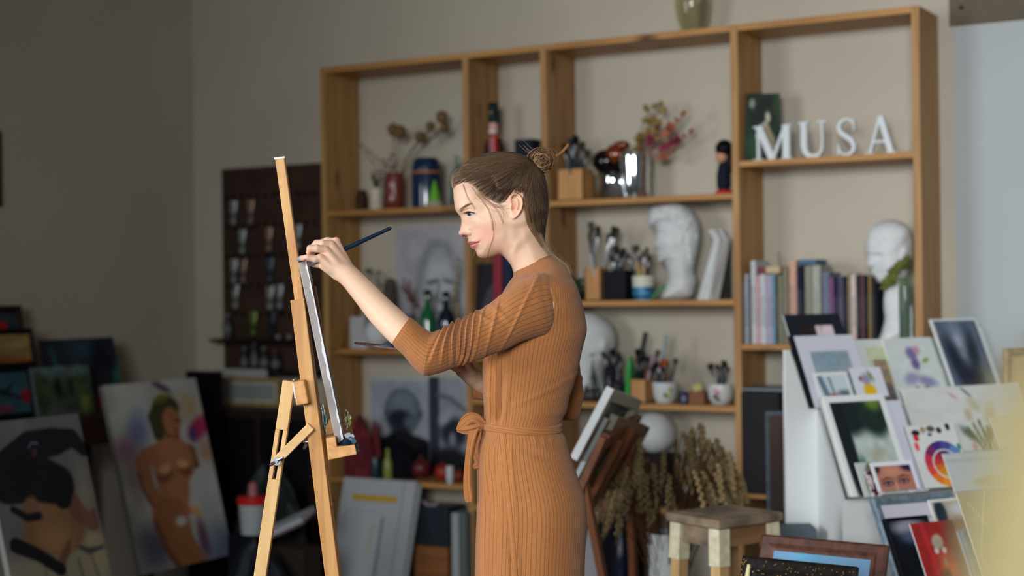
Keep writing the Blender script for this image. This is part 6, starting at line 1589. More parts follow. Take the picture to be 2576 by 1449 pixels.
tl = on_y(540, 938, YW-.15); tag(obj('white_board', G().box(0, 0, 0, .30, .012, tl[2]-cz+.02), mat('off_white_board', (158,160,156), .8), loc=(tl[0]+.01, YW-.15, cz), bevel=.001), 'off white board standing behind the framed canvas on the cabinet', 'board')
tl = on_y(456, 934, YW-.45); tag(obj('black_board', G().box(0, 0, 0, .20, .02, tl[2]), mat('black_board', (12,12,20), .6), loc=(tl[0], YW-.42, 0.0), bevel=.002), 'tall black board standing behind the nude painting', 'board')
# ---- things heaped in front of the cabinet
def heap(name, label, cat, px0, px1, pyt, y, z0, m, seed, squash=.6):
    s_ = ppm(on_y(px0, pyt, y)); x = on_y((px0+px1)/2, pyt+30, y)[0]; h = on_y((px0+px1)/2, pyt, y)[2]-z0; w = (px1-px0)/s_; g = G(); R = []; r = np.random.RandomState(seed); ph = r.rand(6)*6
    for i in range(26):
        q = i/25; ring = []
        for j in range(44):
            a = 2*PI*j/44; rr_ = w/2*max(.02, (1-q**2.6))**.55*(1+.10*math.sin(3*a+ph[0]+q*3)+.07*math.sin(8*a+ph[1]+q*9)+.05*math.sin(15*a+ph[2]-q*12)); ring.append((rr_*math.cos(a), rr_*squash*math.sin(a), h*q*(1+.04*math.sin(7*a+ph[3]))))
        R.append(ring)
    g.rings(R); return tag(obj(name, g, m, loc=(x, y, z0), smooth=True), label, cat)
heap('plastic_bag', 'dark translucent plastic bag heap in front of the cabinet, upper one', 'bag', 560, 790, 1180, YW-.62, 0.0, mat('dark_plastic', (30,38,40), .45, spec=.3), 4, .5)
heap('plastic_bag', 'crumpled black plastic bag at the bottom between painting and easel leg', 'bag', 540, 760, 1365, YW-1.15, 0.0, mat('black_plastic', (18,24,28), .42, spec=.35), 7, .5)
p = on_y(638, 1342, YW-.86); bz_ = float(p[2]); t = thing('paint_bucket', 'small white tub with a bright red lid among the plastic bags', 'tub', (p[0], YW-.86, bz_))
g = G(); g.lathe([(.05,0),(.058,.12)], 24); obj('tub', g, mat('white_tub', (150,158,160), .4), t, smooth=True); g = G(); g.lathe([(.062,.12),(.064,.125),(.064,.148),(.058,.152)], 24); obj('lid', g, mat('red_lid', (180,20,26), .4), t, smooth=True)
g = G(); g.lathe([(.02,.15),(.018,.2),(.006,.21)], 16); obj('spout', g, mat('pink_clear', (150,90,96), .3), t, smooth=True)
tag(obj('stack_box', G().cbox(0, 0, 0, .16, .14, bz_), mat('black_crate', (12,13,22), .6), loc=(p[0], YW-.86, 0.0), bevel=.006), 'black box under the red lidded tub', 'box')
p = on_y(742, 1312, YW-.90); bk = thing('open_book', 'open white book lying tilted against the plastic bags', 'book', (p[0], YW-.92, .475)); 
for k, (z, c) in enumerate(((0, (104,84,92)), (.010, (170,174,180)), (.020, (150,156,162)))):
    obj('pages' if k else 'cover', G().box(-.10, -.07, z, .09, .07, z+.009), mat('bookp%d' % k, c, .7), bk)
bk.rotation_euler = (.2, -.42, .2)
tag(obj('cardboard_box', G().cbox(0, 0, 0, .2, .12, .40), mat('dark_cardboard', (52,42,38), .8), loc=(p[0], YW-.92, 0.0), bevel=.004), 'dark cardboard box under the open book', 'box')
# ---- paintings leaned along the left wall
EZL = lambda k: np.array([-k, 0, 1.0])/math.hypot(k, 1)    # leans back towards the left wall
def p_nude(u, v):
    n = vnoise(u, v, 6, 10, 1); im = base(u, (172,176,172))
    im = blob(im, u, v, .05, .85, .35, .16, (160,172,158), 0, .9, .8); im = blob(im, u, v, .25, .74, .18, .12, (96,104,150), .6, .9, .8); im = blob(im, u, v, .10, .66, .14, .08, (140,90,112), 0, .9, .7)
    im = blob(im, u, v, .86, .84, .14, .10, (176,150,92), 0, .9, .7); im = blob(im, u, v, .92, .72, .16, .07, (168,36,84), .3, .6, .95); im = blob(im, u, v, .84, .69, .06, .05, (70,56,110), .3, .7, .9); im = blob(im, u, v, .95, .58, .10, .09, (196,120,84), .2, .9, .6)
    im = blob(im, u, v, .14, .50, .10, .22, (136,110,124), 0, .9, .6); im = blob(im, u, v, .2, .12, .22, .16, (70,70,92), 0, .9, .8); im = blob(im, u, v, .92, .06, .30, .16, (84,96,130), 0, .9, .8); im = blob(im, u, v, .72, .12, .07, .14, (92,50,70), .1, .8, .8)
    im = blob(im, u, v, .60, .965, .12, .025, (84,64,88), -.3, .5, .9)
    sk = (160,108,74); sh = (116,72,48); hi = (196,150,108); A_ = 2.0; w2_ = (176,182,180)
    im = blob(im, u, v, .84,.42, .18,.14, w2_, 0, .4, .9)
    im = stroke(im, u, v, [(.60,.85),(.50,.80),(.47,.70)], [.155,.12,.06], (60,58,34), A_, .25); im = blob(im, u, v, .58,.905, .13,.03, (140,132,48), .15, .8, .7)
    im = stroke(im, u, v, [(.61,.70),(.60,.64)], [.09,.10], sh, A_, .3); im = blob(im, u, v, .635,.775, .105,.085, sk, .1, .25); im = blob(im, u, v, .70,.775, .05,.015, sh, 0, .6); im = blob(im, u, v, .67,.72, .04,.012, (160,40,44), 0, .5)
    im = stroke(im, u, v, [(.30,.60),(.52,.62),(.74,.595)], [.10,.12,.10], sk, A_, .2); im = stroke(im, u, v, [(.76,.60),(.80,.52)], [.07,.05], sh, A_, .4)
    im = stroke(im, u, v, [(.56,.57),(.52,.44),(.50,.36)], [.25,.18,.17], sk, A_, .18)
    im = blob(im, u, v, .45,.49, .11,.045, sh, .1, .5); im = blob(im, u, v, .68,.50, .10,.045, sh, -.1, .5); im = blob(im, u, v, .46,.52, .09,.035, hi, .1, .6); im = blob(im, u, v, .66,.535, .08,.03, hi, -.1, .6)
    im = stroke(im, u, v, [(.24,.58),(.25,.46),(.30,.35),(.50,.305),(.66,.28)], [.085,.07,.07,.06,.05], sk, A_, .2)
    im = stroke(im, u, v, [(.18,.52),(.20,.42),(.27,.33),(.40,.295)], [.018,.02,.02,.015], sh, A_, .7)
    im = stroke(im, u, v, [(.42,.28),(.46,.12),(.58,-.04)], [.20,.17,.16], (150,98,62), A_, .2); im = stroke(im, u, v, [(.25,.26),(.30,.12),(.40,.0)], [.03,.04,.04], sh, A_, .8)
    im = blob(im, u, v, .70,.27, .07,.035, hi, -.4, .4); im = blob(im, u, v, .52,.235, .07,.03, w2_, 0, .4)
    return im*(.92+.14*n[..., None])
plane_panel('nude_painting', 'unframed tall canvas of a seated nude figure against splashes of colour', 'painting', (258,970), (491,947), (352,1449), 6.12, (0, 1, 0), EZL(.26), p_nude, t=.022, edge=(104,104,100), nx=110)
def p_dress(u0, v0):
    u = (u0-.19)/.81; v = (v0-.43)/.57; A_ = 1.75
    n = vnoise(u0, v0, 8, 8, 6); im = base(u, (104,104,108)); im = blob(im, u, v, .1, 1.0, .4, .15, (112,120,112), 0, .9, .7); im = blob(im, u, v, .9, .62, .12, .14, (128,126,110), 0, .9, .6)
    im = blob(im, u, v, .86, .50, .2, .10, (140,134,104), 0, .9, .6)
    im = mixc(im, (1-sm(v, .16, .30))*.95, (138,132,112)); im = blob(im, u, v, .84, .18, .3, .16, (146,138,108), .1, .5)
    for x0, x1, c in ((.45,.35,(108,104,90)),(.62,.66,(104,100,86)),(.8,.9,(112,106,88)),(.2,.1,(112,108,96))): im = stroke(im, u, v, [(x0,.16),(x1,-.2)], [.02,.05], c, A_, .8)
    im = stroke(im, u, v, [(.62,.24),(.78,.19),(.98,.20)], [.02,.045,.02], (66,58,62), A_, .8)
    im = blob(im, u, v, .40, .35, .42, .17, (128,94,64), 0, .18); im = blob(im, u, v, .40, .30, .28, .10, (150,116,78), 0, .9, .8); im = stroke(im, u, v, [(.66,.54),(.74,.42),(.90,.34),(.94,.42)], [.10,.10,.08,.03], (112,76,58), A_, .25)
    im = stroke(im, u, v, [(.42,.17),(.50,.22),(.56,.27)], [.06,.05,.02], (104,72,54), A_, .4)
    im = stroke(im, u, v, [(.02,.76),(.3,.84),(.62,.85),(.85,.86),(.97,.78)], [.16,.16,.15,.10,.07], (12,12,24), A_, .12); im = stroke(im, u, v, [(-.05,.66),(.3,.66),(.55,.60),(.58,.52)], [.24,.26,.22,.12], (11,11,22), A_, .12)
    im = blob(im, u, v, .15,.49, .13,.07, (120,86,66), .3, .4); im = blob(im, u, v, .34,.80, .05,.03, (70,40,48), .3, .6); im = stroke(im, u, v, [(.28,.83),(.33,.86),(.40,.85)], .01, (110,120,136), A_, .5)
    im = stroke(im, u, v, [(-.05,.50),(.10,.44),(.24,.44)], [.04,.045,.05], (12,12,22), A_, .4); im = stroke(im, u, v, [(-.1,.30),(.16,.22),(.38,.12)], [.08,.07,.07], (9,9,18), A_, .2)
    return im*(.92+.14*n[..., None])
a1 = at_depth(196, 1040, 5.336)
zl = a1[2]; yl = a1[1]; xx = a1[0]; Wp = .42; ez_ = EZL(.27); Hp = zl/ez_[2]-.004
panel('figure_painting', 'unframed canvas of a black haired dancer bending in a pale dress', 'painting', Wp, Hp, p_dress, frame_mw(np.array([xx, yl-Wp, zl])-ez_*Hp, (0, 1, 0), np.cross(ez_, (0, 1, 0)), ez_), t=.022, edge=(150,150,146), nx=90)
# dark table carrying smaller paintings, against the left wall
tz = .90; tb = thing('side_table', 'dark brown table along the left wall carrying small paintings', 'table', (XL+.02, 2.6, 0)); ty = 2.35
DT = wood('dark_table_wood', (44,28,22), (66,42,32), 'Y', 1, .5, False)
obj('table_top', G().box(0, 0, tz-.03, .46, ty, tz), DT, tb, bevel=.003); obj('apron', G().box(.02, .02, tz-.12, .44, ty-.02, tz-.03), DT, tb)
for x in (.03, .39):
    for y in (.03, ty-.08): obj('leg', G().box(x, y, 0, x+.05, y+.05, tz-.03), DT, tb, bevel=.002)
def wp(name, lab, TLr, TRp, BLr, x, lean, painter, **k):   # TLr: TL px on plane x
    tl = on_x(*TLr, x); d = float(np.dot(tl-CAM, FW)); return plane_panel(name, lab, 'painting', TLr, TRp, BLr, d, (0, 1, 0), EZL(lean), painter, **k)
def p_abs(u, v):
    im = base(u, (30,30,44)); im = blob(im, u, v, .55, .85, .5, .2, (40,70,84), -.1, .9, .8); im = blob(im, u, v, .95, .4, .12, .5, (48,110,96), -.3, .7, .9); im = blob(im, u, v, .78, .75, .14, .2, (26,22,44), 0, .7)
    im = blob(im, u, v, .7, .2, .35, .22, (110,28,34), 0, .8, .9); im = blob(im, u, v, .42, .6, .1, .12, (100,44,70), 0, .9, .6); im = stroke(im, u, v, [(.1,.9),(.2,.3)], .05, (34,74,70), 1, .8); return im*(.8+.4*vnoise(u, v, 9, 7, 4)[..., None])
def p_land(u, v):
    im = base(u, (56,72,50)); im = blob(im, u, v, .5, 1.0, .8, .25, (92,112,116), 0, .7); im = blob(im, u, v, .4, .15, .4, .3, (84,88,96), 0, .9, .8); im = blob(im, u, v, .85, .35, .12, .3, (120,136,50), .2, .8, .7); im = blob(im, u, v, .4, .62, .08, .2, (22,34,28), 0, .6); im = blob(im, u, v, .62, .62, .07, .2, (26,38,30), 0, .6); return im*(.75+.5*vnoise(u, v, 10, 8, 9)[..., None])
def p_sand(u, v):
    im = base(u, (150,128,78)); im = blob(im, u, v, .5, .05, .8, .25, (140,84,44), 0, .7); im = blob(im, u, v, .25, .45, .18, .3, (104,74,44), .2, .6); im = blob(im, u, v, .7, .6, .3, .2, (170,154,104), 0, .9); return im*(.85+.25*vnoise(u, v, 6, 6, 3)[..., None])
def p_red(u, v):
    im = base(u, (44,62,72)); im = blob(im, u, v, .55, .25, .18, .3, (170,28,30), 0, .4); return im*(.8+.35*vnoise(u, v, 8, 6, 8)[..., None])
def p_bird(u, v):
    im = base(u, (48,88,98)); im = blob(im, u, v, .95, .4, .12, .2, (150,30,44), 0, .4); im = blob(im, u, v, .2, .1, .2, .15, (140,50,80), 0, .6); im = blob(im, u, v, .55, .12, .2, .1, (120,40,70), 0, .6); im = stroke(im, u, v, [(.35,.62),(.6,.5),(.85,.36)], [.08,.09,.04], (34,40,50), .9, .5); im = stroke(im, u, v, [(.55,.5),(.75,.72)], [.06,.03], (30,36,44), .9, .5); return im*(.85+.25*vnoise(u, v, 8, 6, 8)[..., None])
x0_ = XL+.13
wp('abstract_painting', 'unframed dark teal and red abstract canvas behind the small landscape', (104,856), (282,840), (150,1075), XL+.16, .25, p_abs, t=.02, edge=(30,34,44))
wp('landscape_painting', 'small unframed painting of a green valley path in front of the dark abstract', (80,926), (222,918), (108,1070), XL+.26, .2, p_land, t=.018, edge=(96,104,104))
wp('framed_painting', 'red spotted picture in a dark red frame at the left edge, topmost', (-60,770), (56,768), (-50,850), XL+.10, .12, p_red, frame=dict(w=.03, col=(52,22,22)))
wp('framed_painting', 'sandy yellow picture in a black frame at the left edge', (-90,832), (83,828), (-70,932), XL+.16, .16, p_sand, frame=dict(w=.022, col=(12,14,20)))
wp('framed_painting', 'blue picture of a dark bird and red flowers in a black frame', (-90,934), (74,925), (-70,1060), XL+.24, .18, p_bird, frame=dict(w=.016, col=(12,14,22)))
# frame edge on the left wall
q = on_x(-5, 330, XL); q2 = on_x(-5, 520, XL); hh = q[2]-q2[2]
panel('wall_picture', 'dark framed picture on the left wall, only its edge in view', 'picture', .5, hh, lambda u, v: base(u, (40,44,48)), frame_mw([XL+.022, q[1]-.5, q2[2]], (0, 1, 0), (-1, 0, 0), (0, 0, 1)), frame=dict(w=.03, col=(18,24,30)), nx=6)
# ---- white boards leaning against the shelf unit
def p_board(u, v):
    im = base(u, (160,164,168)); A_ = 1.5
    im = stroke(im, u, v, [(.84,1.0),(.84,0)], [.008,.008], (104,112,118), A_, .6); im = stroke(im, u, v, [(.62,.73),(.62,.0)], [.02,.02], (96,106,116), A_, .6); im = stroke(im, u, v, [(.12,.76),(.10,.0)], [.012,.012], (150,154,160), A_, .6)
    im = stroke(im, u, v, [(.12,.775),(.64,.765)], [.006,.006], (140,144,150), A_, .5); im = stroke(im, u, v, [(.50,.68),(.47,.46)], [.022,.022], (150,156,130), A_, .6)
    return im
yb = YS-.34; ezb = np.array([0, .30, 1.0]); ezb /= np.linalg.norm(ezb)
tl = on_y(868, 1200, YS-.02); tr = on_y(1050, 1196, YS-.02); Hb = tl[2]/ezb[2]
o_ = np.array([tl[0], YS-.025, tl[2]])-ezb*Hb
panel('white_board', 'large white drawing board leaning on the shelf, with grey ruled lines', 'board', tr[0]-tl[0], Hb, p_board, frame_mw(o_, (1, 0, 0), np.cross(ezb, (1, 0, 0)), ezb), t=.012, edge=(170,172,174), nx=90)
tag(obj('white_board', G().box(0.03, .016, 0, tr[0]-tl[0]+.014, .026, Hb*.985), mat('off_white_board2', (140,146,146), .8), mw=frame_mw(o_, (1, 0, 0), np.cross(ezb, (1, 0, 0)), ezb), bevel=.001), 'second white board tucked right behind the one with the yellow ruler', 'board')
r0 = on_plane(888, 1250, o_, np.cross(ezb, (1, 0, 0))); r1 = on_plane(1000, 1253, o_, np.cross(ezb, (1, 0, 0)))
tag(obj('ruler', G().box(0, -.005, -.013, r1[0]-r0[0], -.001, .013), mat('yellow_ruler', (176,140,30), .5), mw=frame_mw(r0, (1, 0, 0), np.cross(ezb, (1, 0, 0)), ezb)), 'yellow ruler strip fixed across the front white board', 'ruler')
# ================================================================== right side
# ---- trestle with leaning canvases behind her back
D4 = 4.6
def T_(px, py, d=D4): return at_depth(px, py, d)
TR = wood('trestle_wood', (98,56,32), (126,76,42), 'Z', 1.4, .5, False)
tc = T_(1500, 1449); tc[2] = 0
tre = thing('trestle_easel', 'reddish wooden studio easel leaning behind her, loaded with canvases', 'easel', tc)
sl_a, sl_b = T_(1566, 1062), T_(1448, 1290)     # slanting bed, top -> bottom
sdir = (sl_a-sl_b)/np.linalg.norm(sl_a-sl_b)
wd2 = FW*.93+RT*.37; wd2 -= sdir*np.dot(wd2, sdir); wd2 /= np.linalg.norm(wd2)      # width axis, away from camera
nrm2 = np.cross(wd2, sdir); nrm2 /= np.linalg.norm(nrm2)
if np.dot(nrm2, RT) > 0: nrm2 = -nrm2                                                # canvases face left / up
def rail(name, a, b, w, d, off=0.0): 
    a, b = np.array(a)-tc, np.array(b)-tc; return obj(name, G().bar(a, b, w*.75, d*.7, nrm2), TR, tre, bevel=.002)
def extz(a, b, z): return a+(b-a)*((z-a[2])/(b[2]-a[2]))
for k, off in enumerate((.0, .40)):
    a_, b_ = T_(1520, 1100)+wd2*off, T_(1440, 1280)+wd2*off
    rail('side_rail', a_, b_, .03, .05)
rail('front_leg', T_(1470, 1215), extz(T_(1470, 1215), T_(1522, 1449), 0.02) if False else T_(1530, 1520), .03, .04)
a_, b_ = T_(1592, 1080, 4.85), T_(1474, 1290, 4.7); rail('bed_rail', a_, b_, .035, .06)
a_, b_ = T_(1560, 1110, 4.75), T_(1462, 1300, 4.65); rail('bed_rail', a_, b_, .03, .05)
a_, b_ = T_(1474, 1285, 4.68), T_(1447, 1449, 4.6); b2_ = extz(a_, b_, 0.0); rail('post', a_, b2_, .035, .04)
rail('cross_bar', T_(1518, 1110), T_(1600, 1060, 5.0), .035, .07)
rail('rear_leg', T_(1580, 1090, 4.95), np.array([*(T_(1600, 1300, 5.2)[:2]), 0.0]), .03, .04)
def slanted(name, lab, px_top, px_bot, th, wlen, painter, edge, backc, d=D4):
    a, b = T_(*px_top, d), T_(*px_bot, d); L = float(np.dot(a-b, sdir)); o = b
    ex = wd2; ez = sdir; ey = np.cross(ez, ex)
    t = thing(name, lab, 'canvas', mw=frame_mw(o, ex, ey, ez))
    # ey points? painted face toward nrm2
    sg = 1 if np.dot(ey, nrm2) > 0 else -1
    g = G(); y0, y1 = (0, th) if sg < 0 else (-th, 0)
    bw = .035
    g.box(0, y0, 0, bw, y1, L); g.box(wlen-bw, y0, 0, wlen, y1, L); g.box(bw, y0, 0, wlen-bw, y1, bw); g.box(bw, y0, L-bw, wlen-bw, y1, L)
    obj('stretcher', g, mat('stretcher_%s' % (backc,), backc, .7), t)
    fy = 0 if sg < 0 else 0
    yf = (th+.001) if sg > 0 else -.001
    yf = -.001 if sg < 0 else .001
    g = G().box(-.001, min(yf, 0)-.001, -.001, wlen+.001, max(yf, 0)+.001, L+.001); obj('canvas_sheet', g, mat('sheet_%s' % (edge,), edge, .8), t)
    g = G().box(-.0015, y0, -.001, 0, y1, L+.001); obj('canvas_edge', g, mat('sheet_%s' % (edge,), edge, .8), t)
    g = G().box(bw, (yf-.002 if sg > 0 else yf+.0005), bw, wlen-bw, (yf-.0005 if sg > 0 else yf+.002), L-bw); obj('back_cloth', g, mat('backcloth', (92,104,100), .9), t)
    return t
slanted('leaning_canvas', 'white edged canvas leaning on the trestle easel, foremost and tallest', (1527,972), (1436,1150), .022, .40, None, (220,224,224), (176,170,154))
slanted('leaning_canvas', 'narrow grey edged canvas leaning right behind the white edged one', (1520,1050), (1442,1205), .012, .42, None, (176,184,184), (120,110,90), 4.63)
slanted('leaning_canvas', 'beige edged canvas leaning lowest on the trestle easel', (1548,1046), (1450,1215), .022, .46, None, (168,160,144), (140,112,80), 4.66)
# canvas standing on the floor under the trestle
def p_purple(u, v):
    im = base(u, (160,160,166)); im = blob(im, u, v, .4, .3, .3, .3, (24,26,38), 0, .3); im = blob(im, u, v, .35, .25, .14, .2, (140,104,150), .3, .6); im = blob(im, u, v, .5, .12, .1, .1, (150,110,140), 0, .6); return im
o_ = T_(1400, 1600, 4.95); o_[2] = 0.004; exf = RT*.96+FW*.28; exf /= np.linalg.norm(exf); tr_ = T_(1524, 1215, 4.95)
ezf = np.array([0, 0, 1.0])+FW*.12; ezf /= np.linalg.norm(ezf); wv = float(np.dot(tr_-o_, exf)); hv = float(tr_[2]/ezf[2])
panel('print_board', 'pale board with a purple flower print standing on the floor under the trestle', 'print', wv, hv, p_purple, frame_mw(o_, exf, np.cross(ezf, exf), ezf), t=.01, edge=(170,172,176))
# ---- dried wheat in a white floor vase
vd = 5.0
vb = at_depth(1684, 1449, vd); vb[2] = 0; vt = at_depth(1684, 1338, vd); S5 = FPX/vd
t = thing('floor_vase', 'tall white floor vase holding bunches of dried wheat beside the stool', 'vase', vb)
g = G(); H_ = vt[2]; rt = 55/S5; g.lathe([(rt*.62,0),(rt*.66,.01),(rt*1.0,H_*.98),(rt*1.0,H_),(rt*.93,H_),(rt*.9,H_*.9)], 36); obj('body', g, mat('white_vase', (176,180,180), .45), t, smooth=True)
WH = mat('wheat_ear', (116,100,66), .9, noise=.25, nscale=60); WH2 = mat('wheat_ear_pale', (144,122,84), .9, noise=.2, nscale=60); WS = mat('wheat_stalk', (74,52,34), .95, spec=.05)
def ear_proto(m, n):
    t = thing('wheat_stalk', 'x', 'dried grass', (0, 0, -7)); return t
r = random.Random(21); protos = []
def bez(p0, p1, p2, p3, n):
    return [((1-s)**3)*p0+3*s*(1-s)**2*p1+3*s*s*(1-s)*p2+s**3*p3 for s in np.linspace(0, 1, n)]
for k in range(8):
    t = thing('wheat_stalk', 'x', 'dried grass', (0, 0, -7)); hgt = .60+.035*k*0; dr = .14+.045*k
    dr = .05+.018*k; ap = .52-.012*k
    P = bez(np.array([0, 0, 0.]), np.array([dr*.25, 0, ap*.75]), np.array([dr*1.20, 0, ap+.17]), np.array([dr*1.3+.01, 0, ap-.10+.01*(k % 3)]), 16)
    P = [p*np.array([1, 1, 1.0]) for p in P]
    g = G(); g.tube(P[:13], .0016, 4, cap=False); obj('stalk', g, WS, t, smooth=True)
    g = G(); Q = P[11:]; 
    for i, p in enumerate(np.array([Q[0]+(Q[-1]-Q[0])*q+np.array([0, 0, .01*math.sin(q*3)]) for q in np.linspace(0, 1, 11)])):
        for sgn in (-1, 1):
            g.ball(p+np.array([.004*sgn, .004*((i % 2)*2-1), 0]), .0043, 6, 5, sz=2.0)
    for i in range(7):
        p = Q[0]+(Q[-1]-Q[0])*(i/6); g.tube([p, p+(Q[-1]-Q[0])*.35+np.array([r.uniform(-.015, .015), r.uniform(-.015, .015), 0])], .0006, 3, cap=False)
    obj('ear', g, WH2 if k % 3 == 0 else WH, t, smooth=True); protos.append(t)
lip = vb+np.array([0, 0, H_-.02]); N_ = 150; first = set()
for i in range(N_):
    k = i % 8; o = protos[k] if k not in first else copy_tree(protos[k]); first.add(k)
    a = r.uniform(0, 2*PI)
    # fuller to both sides of the vase as seen in the room
    if r.random() < .75: a = PSI+r.choice([0, PI])+r.gauss(0, .55)
    q = rt*.6*r.random(); right = math.cos(a-PSI) > 0; o.location = (float(lip[0]+q*math.cos(a)), float(lip[1]+q*math.sin(a)), float(lip[2]-.20)); s_ = r.uniform(.72, 1.05)
    s_ *= 1.0 if right else .95
    o.scale = (s_, s_, s_*(1.03 if right else .98)); o.rotation_euler = (r.uniform(-.1, .1), r.uniform(-.08, .20), a)
    o['label'] = 'drooping dried wheat stalk in the white floor vase beside the stool'; o['group'] = 'dried wheat in the floor vase'
# ---- wooden stool wrapped with tape
S_top = lambda px, py: None
zs = None
c_fl = at_depth(1726, 1334, 4.15); zs = c_fl[2]+.02
tl_, fl_, fr_, br_ = on_z(1686, 1300, zs), on_z(1696, 1311, zs), on_z(1838, 1316, zs), on_z(1946, 1283, zs)
# seat corners from the picture: near-left, near-right, far-right
nl, nr, frr = on_z(1686, 1288, zs), on_z(1808, 1308, zs), on_z(1944, 1275, zs)
exs = nr-nl; exs[2] = 0; ws = np.linalg.norm(exs); exs /= ws; eys = np.cross((0, 0, 1.), exs); ds = abs(np.dot(frr-nr, eys))
ds *= .80
st = thing('stool', 'small pale wooden stool with paint stained seat and masking tape on its legs', 'stool', mw=frame_mw([nl[0], nl[1], 0], exs, eys, (0, 0, 1)))
STW = wood('stool_wood', (164,130,86), (196,162,112), 'Z', 1.6, .6, False); SEAT = mat('stained_seat', (120,104,84), .8, noise=.35, nscale=14)
obj('seat', G().box(-.01, -.01, zs-.026, ws+.01, ds+.01, zs), SEAT, st, bevel=.006)
obj('apron', G().box(.01, .01, zs-.08, ws-.01, .026, zs-.026), SEAT, st); obj('apron', G().box(ws-.026, .02, zs-.08, ws-.01, ds-.02, zs-.026), wood('stool_apron', (110,80,52), (134,100,66), 'Y', 1.6, .6, False), st); obj('apron', G().box(.01, .02, zs-.08, .026, ds-.02, zs-.026), STW, st); obj('apron', G().box(.01, ds-.026, zs-.08, ws-.01, ds-.01, zs-.026), STW, st)
TAPE = mat('masking_tape', (196,190,160), .8, noise=.12, nscale=30)
for i, (x, y) in enumerate(((.02, .02), (ws-.02, .02), (.02, ds-.02), (ws-.02, ds-.02))):
    sx_, sy_ = (-1 if x < .1 else 1), (-1 if y < .1 else 1)
    lg = obj('leg', G().bar((x, y, zs-.03), (x+sx_*.02, y+sy_*.02, 0), .036, .036, (1, 0, 0)), STW, st, bevel=.003)
    if i < 2 or i == 3: obj('tape', G().bar((x, y, zs-.028), (x+sx_*.004, y+sy_*.004, zs-.13), .042, .042, (1, 0, 0)), TAPE, lg, bevel=.002)
for y in (.03, ds-.03): obj('stretcher', G().bar((.0, y, .2), (ws, y, .2), .03, .02, (0, 0, 1)), STW, st)
for x in (.01, ws-.01): obj('stretcher', G().bar((x, .0, .17), (x, ds, .17), .03, .02, (0, 0, 1)), STW, st)
# ---- tall brown boards between shelf and rack
for k, (px, py, d, wv, hx, c, lab) in enumerate(((1925,1035,5.35,.42,.0,(70,58,52),'large dull brown board leaning in the shade right of the shelf upright'),)):
    p = at_depth(px, py, d); panel('brown_board', lab, 'board', wv, p[2], lambda u, v: base(u, (62,48,44))*(.8+.3*vnoise(u, v, 8, 8, 1)[..., None]), frame_mw([p[0], p[1], 0], (math.cos(.35), math.sin(.35), 0), (-math.sin(.35), math.cos(.35), 0), (0, 0, 1)), frame=dict(w=.012, col=(72,84,92), metal=.5), nx=8)
p = at_depth(1938, 1320, 4.9); tag(obj('grey_case', G().cbox(0, 0, 0, .16, .12, p[2]), mat('blue_grey_case', (62,76,84), .6), loc=(p[0]+.06, p[1], 0), rot=(0, 0, .5), bevel=.004), 'blue grey case standing behind the stool', 'case')
# ---- white display rack with prints
RA = math.radians(24.0); exr = RT*math.cos(RA)+FW*math.sin(RA); nfr = RT*math.sin(RA)-FW*math.cos(RA)     # width axis, front normal
LEAN = math.radians(27); ezr = UPV*math.cos(LEAN)-nfr*math.sin(LEAN); eyr = np.cross(ezr, exr)
WHT = mat('rack_white', (214,218,218), .6)
rk0 = at_depth(1968, 1028, 4.95)
rack = thing('display_rack', 'white stepped display rack full of art prints and photographs', 'display rack', mw=frame_mw([rk0[0], rk0[1], 0], exr, np.cross((0, 0, 1.), exr), (0, 0, 1)))
# local: x width, y away from camera(back), z up
RW_ = .95
def zof(px, py, yl):   # height of a pixel on rack-local plane y=yl
    P_ = rk0+np.cross((0, 0, 1.), exr)*yl; return on_plane(px, py, P_, np.cross((0, 0, 1.), exr))
z1 = zof(1968, 1028, 0)[2]
T2_ = zof(2120, 1256, -.34); z2 = T2_[2]; x2 = float(np.dot(T2_-rk0, exr))
xr_ = float(np.dot(zof(2034, 1028, -.02)-rk0, exr)); zt_r = zof(1968, 881, -.02)[2]
obj('side_panel', G().hexa([(0, -.02, z1), (xr_, -.02, z1), (xr_, -.008, z1), (0, -.008, z1), (0, -.02, zt_r), (.018, -.02, zt_r), (.018, -.008, zt_r), (0, -.008, zt_r)]), WHT, rack)
obj('pocket_front', G().box(0, -.02, 0, RW_, -.008, z1), WHT, rack, bevel=.001)
obj('back_panel', G().box(.22, .31, 0, RW_, .322, z1+.10), WHT, rack)
obj('step_shelf', G().box(.22, -.008, z1-.26, RW_, .31, z1-.248), WHT, rack)
xq = x2-.005
obj('pocket_front', G().box(xq, -.36, 0, RW_+.1, -.348, z2), WHT, rack, bevel=.001)
xb = float(np.dot(zof(2062, 1030, -.02)-rk0, exr)); obj('side_panel', G().hexa([(xq-.012, -.36, 0), (xq, -.36, 0), (xb, -.02, 0), (xb-.012, -.02, 0), (xq-.012, -.36, z2), (xq, -.36, z2), (xb, -.02, z1), (xb-.012, -.02, z1)]), WHT, rack)
obj('step_shelf', G().box(xq, -.348, z2-.26, RW_+.1, -.02, z2-.248), WHT, rack)
TREF = {1: (at_depth(1998, 846, 5.05), 5.05), 2: (at_depth(2068, 998, 4.66), 4.66), 3: (at_depth(2195, 1252, 4.35), 4.35)}
def pr(name, lab, cat, TL, TR_, BL, d, painter, **k):
    ref, dd = TREF[1 if d > 4.85 else 2 if d > 4.45 else 3]
    d = float(np.dot(on_plane(*TL, ref+eyr*(d-dd)*.35, eyr)-CAM, FW))
    return plane_panel(name, lab, cat, TL, TR_, BL, d, exr, ezr, painter, **k)[0]
def P_(bg, *ops, noise=0.0, seed=0):
    def f(u, v):
        im = base(u, bg)
        for op in ops: im = op(im, u, v)
        if noise: im = im*(1-noise/2+noise*vnoise(u, v, 9, 11, seed)[..., None])
        return im
    return f
def B_(*a, **k): return lambda im, u, v: blob(im, u, v, *a, **k)
